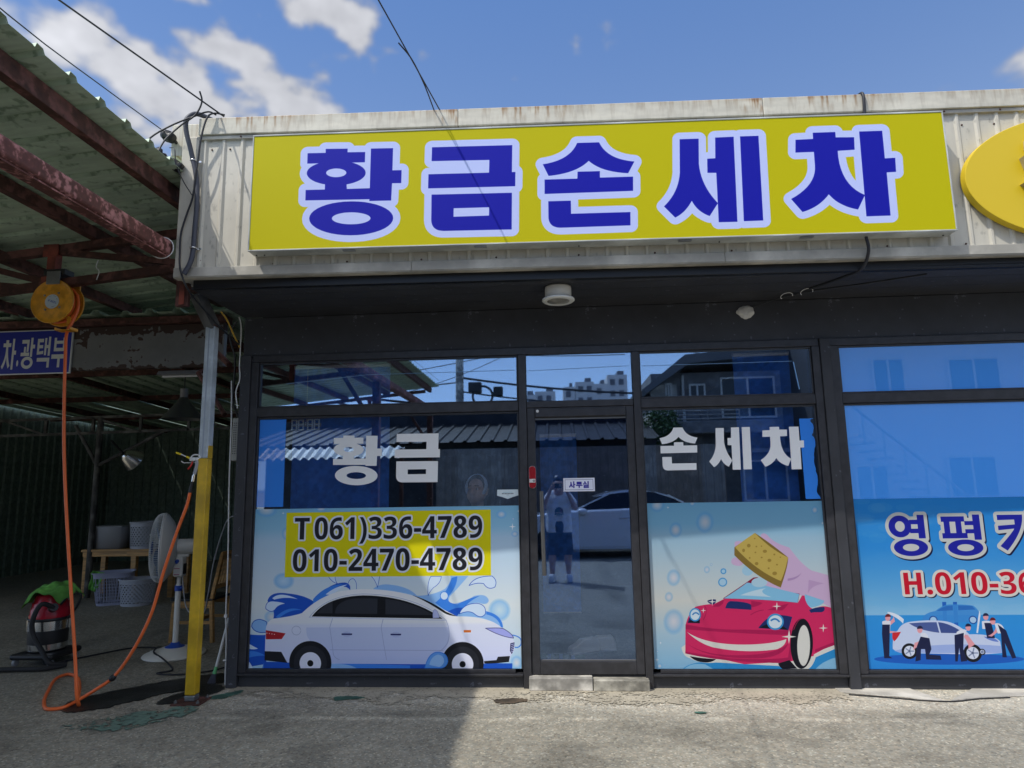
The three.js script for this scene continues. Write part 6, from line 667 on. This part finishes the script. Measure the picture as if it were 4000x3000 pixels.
{
  // the man taking the picture, mirrored in the door
  const P = thing('person', 'person in white printed T-shirt and dark shorts holding up a phone', 'person', [0.02, 0, 5.70]);
  const mir = (b) => b.flatMap((q) => [q, [[-q[0][0], q[0][1], q[0][2]], [-q[1][0], q[1][1], q[1][2]], q[2], q[3]]]);
  const hm = new THREE.Matrix4().makeTranslation(0, 1.585, -0.02).multiply(new THREE.Matrix4().makeRotationX(-0.12));
  const hand = mir([[[0.118, 1.515, -0.20], [0.098, 1.552, -0.225], 0.024, 0.026], [[0.098, 1.565, -0.228], [0.070, 1.592, -0.262], 0.010, 0.008], [[0.096, 1.552, -0.230], [0.062, 1.566, -0.268], 0.010, 0.008], [[0.096, 1.540, -0.230], [0.064, 1.545, -0.268], 0.0095, 0.008], [[0.098, 1.528, -0.228], [0.070, 1.526, -0.262], 0.009, 0.0075], [[0.100, 1.530, -0.215], [0.068, 1.520, -0.222], 0.011, 0.008]]);
  const bones = [...place(headBones, hm), [[0, 1.52, 0.0], [0, 1.42, 0.01], 0.055, 0.060], [[0, 1.40, 0.01], [0, 1.0, 0.0], 0.12, 0.12], ...mir([[[0.17, 1.38, 0.01], [0.265, 1.20, -0.10], 0.052, 0.042], [[0.265, 1.20, -0.10], [0.13, 1.49, -0.19], 0.040, 0.027], [[0.10, 0.90, 0.0], [0.125, 0.50, -0.01], 0.085, 0.058], [[0.125, 0.50, -0.01], [0.13, 0.38, 0.01], 0.056, 0.058], [[0.13, 0.38, 0.01], [0.135, 0.09, 0.01], 0.058, 0.036]])];
  obj('body', mergeGeometries([field(bones, 0.0125), field(hand, 0.004, 0.02, 0.010)]), MAT.skin, P);
  const shirtT = M('white cotton', [0.74, 0.74, 0.74], { roughness: 0.9 });
  const shirt = obj('t_shirt', field([[[0, 1.42, 0.01], [0, 1.30, 0.0], 0.105, 0.135], [[-0.07, 1.30, 0], [-0.08, 0.84, 0.0], 0.125, 0.135], [[0.07, 1.30, 0], [0.08, 0.84, 0.0], 0.125, 0.135], ...mir([[[0.13, 1.40, 0.01], [0.225, 1.275, -0.05], 0.078, 0.078]])], 0.013, 0.05, 0.05, (d, x, y, z) => Math.max(d, 0.80 - y, (z > -0.2 ? -1 : 1))), shirtT, P);
  const pt = canvasTex(256, 256, (g) => { g.clearRect(0, 0, 256, 256); g.fillStyle = '#e8e8e8'; g.fillRect(0, 0, 256, 256); g.fillStyle = '#20242a'; g.beginPath(); g.arc(128, 150, 84, Math.PI, 0); g.lineTo(212, 190); g.lineTo(44, 190); g.fill(); g.fillStyle = '#7a3a30'; g.fillRect(74, 100, 34, 60); g.fillStyle = '#3a5a50'; g.fillRect(120, 96, 60, 70); g.fillStyle = '#e8e8e8'; for (let i = 0; i < 5; i++) g.fillRect(62 + i * 28, 168, 18, 16); g.fillStyle = '#345e5a'; g.fillRect(40, 194, 176, 26); g.fillStyle = '#30343a'; g.fillRect(70, 232, 116, 14); });
  obj('shirt_print', new THREE.PlaneGeometry(0.21, 0.21).rotateY(Math.PI).translate(0, 1.16, -0.140), M('shirt print', 0xffffff, { map: pt, roughness: 0.9 }), P, { ownUV: true });
  obj('shorts', field([[[0, 0.92, 0], [0, 0.86, 0], 0.15, 0.15], ...mir([[[0.085, 0.86, 0], [0.12, 0.45, -0.005], 0.115, 0.105]])], 0.014, 0.05, 0.02, (d, x, y) => Math.max(d, 0.44 - y, y - 0.98)), M('dark shorts', [0.018, 0.02, 0.028], { roughness: 0.95 }), P);
  for (const s of [-1, 1]) { const f = sub('shoe', P, [0.135 * s, 0, -0.03]); f.rotation.y = Math.PI * 0.5 * -1 + 0.2 * s; f.rotation.y = -Math.PI / 2 - 0.15 * s; shoeMesh(f); for (const c of f.children) c.name = c.name; f.children.forEach((c) => (c.scale.x = -1)); obj('sock', rod([0.05, 0.09, 0], [0.05, 0.12, 0], 0.045, 0.042, 14), MAT.white, f); }
  obj('hair', field([[[0, 0.06, 0.02], [0, 0.065, 0.03], 0.088, 0.09]], 0.008, 0.03, 0.02, (d, x, y, z) => Math.max(d, 0.035 + (z < -0.02 ? (-0.02 - z) * 0.8 : 0) - y)).applyMatrix4(hm), MAT.black, P); obj('face_mask', field([[[0, -0.03, -0.085], [0, -0.07, -0.075], 0.034, 0.03], [[-0.04, -0.045, -0.055], [0.04, -0.045, -0.055], 0.03, 0.03]], 0.006, 0.02, 0.02).applyMatrix4(hm), MAT.white, P);
  const ph = thing('phone', 'black phone held up by the person mirrored in the door', 'phone', [0.0, 1.516, 5.449]); obj('phone_case', rbox(-0.078, 0, 0, 0.078, 0.076, 0.009, 0.004, 2), MAT.black, ph); obj('lens_bump', rbox(0.03, 0.03, -0.003, 0.07, 0.066, -0.0002, 0.0014), MAT.grey, ph);
  // the person indoors
  const Q = thing('person', 'person with a pale headband looking out above the telephone poster', 'person', [-0.69, 0.01, -0.28]);
  const h2 = new THREE.Matrix4().makeTranslation(0, 1.515, 0).multiply(new THREE.Matrix4().makeRotationY(Math.PI - 0.30)).multiply(new THREE.Matrix4().makeRotationX(0.04)), tr = (x) => x;
  obj('body', field([...place(headBones, h2), [[0, 1.45, -0.01], [0, 1.34, -0.02], 0.052, 0.058], [[-0.14, 1.26, -0.02], [0.14, 1.26, -0.02], 0.075, 0.075], [[0, 1.25, -0.02], [0, 0.85, -0.02], 0.13, 0.14], [[-0.19, 1.25, -0.02], [-0.25, 0.98, 0.03], 0.05, 0.042], [[-0.25, 0.98, 0.03], [-0.12, 0.90, 0.22], 0.04, 0.03], [[0.19, 1.25, -0.02], [0.25, 0.98, 0.03], 0.05, 0.042], [[0.25, 0.98, 0.03], [0.12, 0.90, 0.22], 0.04, 0.03]], 0.0065, 0.03, 0.022), M('pale skin', [0.62, 0.42, 0.33], { roughness: 0.5 }), Q);
  obj('hair', field([[[0, 0.055, 0.03], [0, 0.0, 0.07], 0.094, 0.085], [[0, 0.0, 0.08], [0, -0.10, 0.085], 0.06, 0.05]], 0.007, 0.03, 0.02, (d, x, y, z) => Math.max(d, -0.030 - z - (y < 0.02 ? 0 : 0.0) + 0.0)).applyMatrix4(h2), MAT.black, Q);
  obj('headband', new THREE.TorusGeometry(0.092, 0.013, 10, 40).scale(1, 1.08, 1.5).rotateX(0.25).translate(0, 0.035, -0.020).applyMatrix4(h2), M('pale blue cloth', [0.55, 0.66, 0.82], { roughness: 0.9 }), Q);
  for (const s of [-1, 1]) { obj('eye', new THREE.SphereGeometry(0.011, 12, 8).scale(1.4, 0.7, 0.5).translate(0.031 * s, 0.012, -0.079).applyMatrix4(h2), MAT.white, Q); obj('iris', new THREE.SphereGeometry(0.0055, 10, 8).scale(1, 1, 0.5).translate(0.031 * s, 0.012, -0.0845).applyMatrix4(h2), MAT.black, Q); obj('eyebrow', bar([0.014 * s, 0.040, -0.089], [0.050 * s, 0.038, -0.079], 0.005, 0.006).applyMatrix4(h2), MAT.black, Q); } obj('lips', new THREE.SphereGeometry(0.02, 14, 8).scale(1, 0.42, 0.35).translate(0, -0.057, -0.089).applyMatrix4(h2), M('lip', [0.32, 0.10, 0.09]), Q);
  obj('top', field([[[-0.15, 1.25, -0.02], [0.15, 1.25, -0.02], 0.09, 0.09], [[0, 1.22, -0.02], [0, 0.80, -0.02], 0.16, 0.17], [[-0.19, 1.25, -0.02], [-0.23, 1.08, 0.0], 0.068, 0.066], [[0.19, 1.25, -0.02], [0.23, 1.08, 0.0], 0.068, 0.066]], 0.014, 0.05, 0.04), M('dark red top', [0.07, 0.02, 0.025], { roughness: 0.95 }), Q);
  const ch = thing('office_chair', 'black office chair under the person indoors', 'chair', [-0.69, 0.10, -0.32]); obj('seat', rbox(-0.24, 0.60, -0.24, 0.24, 0.68, 0.24, 0.03, 2), MAT.black, ch); obj('gas_column', cyl(0, 0.05, 0, 0.03, 0.55, 14), MAT.black, ch); for (let i = 0; i < 5; i++) { const a = i * 1.2566; obj('foot', bar([0, 0.07, 0], [Math.cos(a) * 0.28, 0.03, Math.sin(a) * 0.28], 0.04, 0.03), MAT.black, ch); } obj('backrest', rbox(-0.22, 0.72, -0.26, 0.22, 1.10, -0.22, 0.02, 2), MAT.black, ch);
}
// ------------------------------------------------------------------ across the yard, mirrored in the panes
{
  const car = thing('parked_car', 'white saloon car parked across the yard, mirrored in the door', 'car', [1.25, 0, 9.95]);
  const paint = M('white car paint', [0.78, 0.79, 0.80], { phys: true, roughness: 0.3, clearcoat: 1, clearcoatRoughness: 0.05 }), glassM = M('dark car glass', [0.012, 0.014, 0.017], { roughness: 0.04 });
  const side = new THREE.Shape(); side.moveTo(-2.28, 0.30); side.quadraticCurveTo(-2.36, 0.52, -2.26, 0.66); side.quadraticCurveTo(-1.9, 0.86, -1.12, 0.93); side.lineTo(1.55, 1.0); side.quadraticCurveTo(2.1, 1.03, 2.30, 0.95); side.quadraticCurveTo(2.38, 0.62, 2.32, 0.36); side.quadraticCurveTo(2.25, 0.26, 2.0, 0.25); side.lineTo(1.72, 0.25); side.absarc(1.37, 0.33, 0.355, -0.2, Math.PI + 0.2, false); side.lineTo(-1.08, 0.22); side.absarc(-1.43, 0.33, 0.355, -0.2, Math.PI + 0.2, false); side.lineTo(-2.1, 0.24);
  obj('body', new THREE.ExtrudeGeometry(side, { depth: 1.62, bevelEnabled: true, bevelSize: 0.06, bevelThickness: 0.09, bevelSegments: 5, curveSegments: 20 }).translate(0, 0.03, -0.81), paint, car);
  const cab = (pts, w0, w1) => { const s = new THREE.Shape(); s.moveTo(...pts[0]); for (const q of pts.slice(1)) q.length === 2 ? s.lineTo(...q) : s.quadraticCurveTo(...q); const g = new THREE.ExtrudeGeometry(s, { depth: 2, bevelEnabled: false, curveSegments: 24, steps: 1 }).translate(0, 0, -1), p = g.attributes.position; for (let i = 0; i < p.count; i++) { const t = clamp((p.getY(i) - 0.95) / 0.5); p.setZ(i, p.getZ(i) * mix(w0, w1, t)); } g.computeVertexNormals(); return g; };
  obj('cabin_glass', cab([[-0.98, 0.96], [-0.3, 1.40, 0.25, 1.43], [1.0, 1.44, 1.72, 1.02], [1.72, 0.96]], 0.835, 0.655), glassM, car); obj('roof', cab([[-0.42, 1.30], [-0.1, 1.42, 0.3, 1.445], [0.95, 1.455, 1.5, 1.16], [1.2, 1.36, 0.75, 1.405], [0.2, 1.425, -0.42, 1.30]], 0.84, 0.66), paint, car);
  for (const s of [-1, 1]) { obj('pillar', [bar([0.42, 0.98, 0.835 * s], [0.42, 1.42, 0.675 * s], 0.05, 0.02), bar([-1.0, 0.97, 0.84 * s], [-0.05, 1.40, 0.68 * s], 0.035, 0.03), bar([1.70, 1.02, 0.83 * s], [1.15, 1.33, 0.70 * s], 0.07, 0.03)], paint, car); const mi = sub('mirror', car, [-0.72, 1.0, 0.95 * s]); obj('mirror_shell', new THREE.SphereGeometry(0.1, 18, 12).scale(1.1, 0.75, 0.9), paint, mi); obj('mirror_foot', rbox(-0.04, -0.08, -0.14 * (s > 0 ? 1 : 0), 0.05, -0.05, 0.14 * (s > 0 ? 0 : 1), 0.008), MAT.black, mi);
    for (const [x, n] of [[-0.85, 'front'], [0.45, 'rear']]) { const d = sub('door', car); obj('handle', rbox(x + 0.92, 0.84, 0.90 * s - 0.012, x + 1.14, 0.865, 0.90 * s + 0.020, 0.008), MAT.chrome, d); obj('shut_line', box(x + 1.28, 0.34, 0.896 * s - 0.008, x + 1.288, 0.95, 0.896 * s + 0.008), MAT.black, d); } obj('sill', rbox(-1.05, 0.20, 0.84 * s - 0.05, 1.0, 0.30, 0.84 * s + 0.045, 0.02), paint, car); obj('belt_trim', bar([-1.0, 0.985, 0.875 * s], [1.7, 1.045, 0.865 * s], 0.012, 0.022), MAT.chrome, car);
    for (const x of [-1.43, 1.37]) { const w = sub('wheel', car, [x, 0.33, 0.80 * s]); obj('tyre', new THREE.TorusGeometry(0.25, 0.085, 14, 36).scale(1, 1, 1.15), MAT.rubber, w); obj('rim', [rod([0, 0, -0.06], [0, 0, 0.06], 0.06, 0.06, 16), new THREE.TorusGeometry(0.20, 0.02, 8, 32).translate(0, 0, 0.05 * s), ...[0, 1, 2, 3, 4].map((i) => bar([0, 0, 0.05 * s], [Math.cos(i * 1.2566) * 0.2, Math.sin(i * 1.2566) * 0.2, 0.05 * s], 0.05, 0.02))], MAT.steel, w); } obj('headlight', new THREE.SphereGeometry(0.12, 16, 10).scale(1.6, 0.5, 0.7).translate(-2.12, 0.72, 0.66 * s), MAT.chrome, car); obj('tail_light', new THREE.SphereGeometry(0.12, 16, 10).scale(1.2, 0.7, 0.8).translate(2.22, 0.86, 0.68 * s), M('red lens', [0.4, 0.01, 0.01], { roughness: 0.15 }), car); }
  // steel sheet fence
  const fence = thing('sheet_fence', 'weathered brown-grey sheet metal fence behind the parked car', 'fence'); const fm = [M('fence grey', [0.26, 0.25, 0.245], { map: T.mottle, roughness: 0.7 }), M('fence brown', [0.22, 0.185, 0.16], { map: T.mottle, roughness: 0.7 }), M('fence pale', [0.34, 0.335, 0.33], { map: T.mottle, roughness: 0.7 })];
  for (let k = 0; k < 13; k++) obj('fence_sheet', sheet([[0, 0], [0.08, 0], [0.1, 0.02], [0.18, 0.02], [0.2, 0], [0.28, 0], [0.3, 0.02], [0.38, 0.02], [0.4, 0], [0.48, 0], [0.5, 0.02], [0.56, 0.02], [0.58, 0]], [-3.2 + k * 0.58, 0.05, 12], V(1, 0, 0), V(0, 1, 0), V(0, 0, -1), 2.52), fm[[0, 2, 2, 0, 1, 0, 1, 1, 1, 0, 1, 1, 0][k]], fence); for (let k = 0; k < 5; k++) obj('fence_post', box(-3.2 + k * 1.87, 0, 12.03, -3.12 + k * 1.87, 2.5, 12.09), MAT.rust, fence);
  // dark low house behind the fence
  const h1 = thing('low_house', 'low dark house with a ribbed metal eaves roof behind the fence', 'house'); obj('upper_wall', box(-14, 2.9, 17.0, 2.6, 4.45, 24), M('dark slate render', [0.03, 0.033, 0.042], { map: T.mottle, roughness: 0.9 }), h1); obj('wall', box(-9, 0, 14.5, 3, 2.9, 20), M('dark render', [0.06, 0.065, 0.075], { map: T.mottle, roughness: 0.9 }), h1); const er = M('old eaves sheet', [0.035, 0.036, 0.042], { roughness: 0.6, map: T.coarse }); for (let k = 0; k < 31; k++) obj('roof_sheet', sheet([[0, 0], [0.28, 0], [0.3, 0.05], [0.37, 0.05], [0.4, 0]], [-9.4 + k * 0.4, 2.86, 13.6], V(1, 0, 0), V(0, 0.24, 1).normalize(), V(0, 1, 0), 4.2), er, h1);
  // white wavy canopy at the left
  const wv = thing('wavy_canopy', 'white corrugated plastic canopy edge, mirrored in the left window', 'canopy'); const wp = []; for (let i = 0; i <= 96; i++) wp.push([i / 96 * 3.4, 0.035 * Math.sin(i / 96 * Math.PI * 2 * 16)]); obj('sheet', sheet(wp, [-7.0, 2.28, 9.6], V(1, 0, 0), V(0, 0.55, 1).normalize(), V(0, 1, -0.4).normalize(), 0.55), M('white plastic sheet', [0.72, 0.74, 0.76], { roughness: 0.5 }), wv); for (const x of [-6.9, -3.7]) obj('prop', box(x, 0, 9.95, x + 0.08, 2.5, 10.03), MAT.rust, wv);
  // two-storey house
  const hz = thing('two_storey_house', 'two-storey house with a flat overhanging roof, mirrored above the red car poster', 'house'), wh = MAT.wallwhite, gy = M('grey render', [0.26, 0.265, 0.28], { map: T.mottle, roughness: 0.9 }); obj('wall', box(3.3, 0, 17, 8.0, 5.3, 24), gy, hz); obj('wall', box(3.25, 2.9, 16.95, 4.15, 4.9, 23), wh, hz, { label: 'white side wing' }); obj('roof', extrude([[2.9, 4.65], [4.3, 5.75], [8.4, 6.05], [8.4, 5.75], [4.4, 5.45], [3.0, 4.5]], 8).translate(0, 0, 16), M('dark roof edge', [0.10, 0.11, 0.125]), hz); obj('balcony', rbox(3.7, 3.15, 15.9, 7.0, 3.55, 16.99, 0.03), gy, hz); for (const y of [3.62, 3.75, 3.88]) obj('rail', rod([3.7, y, 15.95], [5.9, y, 15.95], 0.02), MAT.steel, hz); for (const x of [3.9, 4.9, 5.9]) obj('baluster', rod([x, 3.5, 15.95], [x, 3.9, 15.95], 0.02), MAT.steel, hz);
  for (const [x0, y0, x1, y1] of [[3.75, 4.35, 3.98, 4.95], [4.55, 4.3, 5.1, 4.9], [6.15, 0.95, 7.6, 2.3], [5.6, 3.7, 7.4, 5.1]]) { const w = sub('window', hz); obj('window_frame', [box(x0, y0, 16.90, x1, y0 + 0.06, 16.99), box(x0, y1 - 0.06, 16.90, x1, y1, 16.99), box(x0, y0 + 0.06, 16.90, x0 + 0.06, y1 - 0.06, 16.99), box(x1 - 0.06, y0 + 0.06, 16.90, x1, y1 - 0.06, 16.99), box((x0 + x1) / 2 - 0.03, y0 + 0.06, 16.90, (x0 + x1) / 2 + 0.03, y1 - 0.06, 16.99)], MAT.white, w); obj('pane', box(x0 + 0.06, y0 + 0.06, 16.93, x1 - 0.06, y1 - 0.06, 16.94), glassM, w); }
  obj('porch_canopy', box(5.2, 2.5, 15.6, 8, 2.62, 16.99), gy, hz); obj('drain_pipe', rod([4.35, 0, 16.93], [4.35, 5.2, 16.93], 0.05), MAT.white, hz);
  // white building at the right with an outside stair
  const wwb = M('clean white render', [0.80, 0.80, 0.80], { roughness: 0.9 }), wb = thing('white_building', 'white rendered building with outside stair, mirrored in the blue window', 'building'); obj('side_wall', box(7.62, 0, 12.9, 7.78, 7.1, 20), M('added dark wall', [0.05, 0.055, 0.07]), wb); obj('wall', box(7.8, 0, 13, 18, 7.2, 20), wwb, wb); obj('roof_edge', box(7.7, 7.2, 12.8, 18.2, 7.4, 20.2), wwb, wb);  // dark side wall added to hide the sunlit white side from the panes
  for (const [x0, y0, x1, y1] of [[8.7, 3.75, 9.6, 4.9], [10.7, 3.75, 12.1, 4.85], [10.4, 1.05, 11.7, 2.2], [13.2, 3.75, 14.4, 4.85], [8.0, 0.9, 8.9, 2.0]]) { const w = sub('window', wb); obj('window_frame', [box(x0, y0, 12.93, x1, y0 + 0.07, 12.99), box(x0, y1 - 0.07, 12.93, x1, y1, 12.99), box(x0, y0 + 0.07, 12.93, x0 + 0.07, y1 - 0.07, 12.99), box(x1 - 0.07, y0 + 0.07, 12.93, x1, y1 - 0.07, 12.99), box((x0 + x1) / 2 - 0.03, y0 + 0.07, 12.93, (x0 + x1) / 2 + 0.03, y1 - 0.07, 12.99)], MAT.white, w); obj('pane', box(x0 + 0.07, y0 + 0.07, 12.95, x1 - 0.07, y1 - 0.07, 12.96), M('window glass', [0.12, 0.14, 0.17], { roughness: 0.05 }), w); }
  const stair = sub('stair', wb); for (let i = 0; i < 13; i++) obj('step', box(7.75 + i * 0.2, 2.7 - i * 0.2, 12.0, 7.97 + i * 0.2, 2.74 - i * 0.2, 12.95), MAT.conc, stair); obj('handrail', bar([7.7, 3.45, 12.0], [10.5, 0.95, 12.0], 0.05), MAT.steel, stair); for (let i = 0; i < 6; i++) obj('baluster', box(7.9 + i * 0.48, 2.5 - i * 0.45, 11.99, 7.93 + i * 0.48, 3.3 - i * 0.44, 12.02), MAT.steel, stair);
  // pole
  const po = thing('utility_pole', 'concrete utility pole with transformers and coiled cable across the yard', 'utility pole', [-4.03, 0, 22]); obj('shaft', cyl(0, 0, 0, 0.20, 10.5, 20, 0.15), MAT.conc, po); for (const y of [9.6, 8.4]) obj('crossarm', rbox(-1.1, y, -0.06, 1.1, y + 0.1, 0.06, 0.01), MAT.steel, po); for (const x of [-0.9, -0.4, 0.4, 0.9]) obj('insulator', cyl(x, 9.7, 0, 0.05, 0.18, 10), MAT.white, po); obj('junction_box', rbox(0.4, 5.5, -0.3, 0.95, 5.95, 0.1, 0.04), MAT.black, po); obj('cable_coil', new THREE.TorusGeometry(0.42, 0.05, 8, 36).translate(1.0, 5.35, -0.2), MAT.cable, po); obj('junction_box', rbox(1.45, 5.35, -0.2, 1.85, 5.75, 0.1, 0.04), MAT.black, po);
  const line = (label, a, b, sag, r) => { const t = thing('street_wire', label, 'cable', [0, 0, 0], 0, 'street wires mirrored in the transoms'), pts = []; for (let i = 0; i <= 16; i++) { const q = i / 16; pts.push([mix(a[0], b[0], q), mix(a[1], b[1], q) - sag * 4 * q * (1 - q), mix(a[2], b[2], q)]); } obj('wire', tube(pts, r, 32, 5), MAT.cable, t); };
  const LW = 'thin street wire crossing the sky by the utility pole'; for (const [a, b, s, r] of [[[-4, 9.7, 22], [14, 8.0, 30], 0.6, 0.02], [[-4, 9.5, 22], [14, 6.8, 26], 0.5, 0.02], [[-4, 6.2, 22], [12, 5.4, 22], 0.5, 0.05], [[-4, 5.6, 22], [12, 5.2, 22], 0.6, 0.035], [[-4, 8.4, 22], [-30, 8.6, 26], 0.6, 0.02], [[-4, 6.0, 22], [-30, 6.4, 24], 0.6, 0.03], [[4, 9.0, 24], [-14, 5.2, 20], 0.4, 0.02], [[-9, 7.2, 18], [3, 7.0, 22], 0.3, 0.02], [[-6, 5.3, 20], [-1, 7.4, 21], 0.2, 0.015]]) line(LW, a, b, s, r);
  // distant apartment blocks
  const apt = (label, x, z, segs) => { const t = thing('apartment_block', label, 'apartment block', [x, 0, z], 0, 'distant apartment blocks'), wl = M('apartment render', [0.60, 0.61, 0.64], { roughness: 0.9 }), dkp = M('apartment dark band', [0.12, 0.13, 0.16]); const wins = []; for (const [x0, x1, h] of segs) { obj('wall', box(x0, 0, 0, x1, h, 14), wl, t); obj('roof_house', box(x0 + (x1 - x0) * 0.55, h, 2, x1 - 0.6, h + 1.3, 10), dkp, t); for (let y = h - 2.6; y > 12; y -= 2.9) for (let q = x0 + 0.7; q < x1 - 1.2; q += 2.2) wins.push(box(q, y, -0.10, q + 1.2, y + 1.5, -0.02)); } obj('windows', wins, dkp, t).userData.kind = 'stuff'; };
  apt('lone pale apartment block, the lower one mirrored in the transom', -3, 160, [[-6.5, -2, 24.6], [-2, 3.2, 25.4]]); apt('stepped row of pale apartment blocks, mirrored over the door', 5.0, 160, [[-2.8, 0.2, 26.4], [0.3, 5.0, 27.6], [5.0, 8.4, 27.0], [8.4, 13.4, 29.2]]);
  // shrub by the house
  const tr = thing('garden_shrub', 'leafy climbing shrub at the corner of the two-storey house', 'shrub', [3.4, 0, 15.6]); obj('trunk', [rod([0, 0, 0], [0.05, 2.6, 0], 0.05, 0.03), rod([0.05, 2.0, 0], [0.3, 3.4, 0.1], 0.03, 0.015), rod([0.02, 2.3, 0], [-0.25, 3.6, -0.1], 0.03, 0.015)], MAT.rust, tr); const r = rng(88), leaf = [], lg = new THREE.BufferGeometry(); { const pos = []; for (let i = 0; i < 1400; i++) { const a = r() * 6.283, q = Math.cbrt(r()), e = Math.acos(2 * r() - 1), lump = 0.75 + 0.5 * vnoise(a * 2, e * 3); const c = V(Math.sin(e) * Math.cos(a) * 0.62 * q * lump, 3.3 + Math.cos(e) * 0.95 * q * lump, Math.sin(e) * Math.sin(a) * 0.5 * q * lump), d1 = V(r() - 0.5, r() - 0.5, r() - 0.5).normalize().multiplyScalar(0.07), d2 = V(r() - 0.5, r() - 0.5, r() - 0.5).normalize().multiplyScalar(0.04); for (const v of [c.clone().sub(d1), c.clone().add(d2), c.clone().add(d1), c.clone().sub(d1), c.clone().add(d1), c.clone().sub(d2)]) pos.push(v.x, v.y, v.z); } lg.setAttribute('position', new THREE.Float32BufferAttribute(pos, 3)); lg.computeVertexNormals(); } obj('crown', lg, M('leaf', [0.05, 0.10, 0.03], { roughness: 0.7, side: THREE.DoubleSide }), tr);
}
renderer.render(scene, camera);
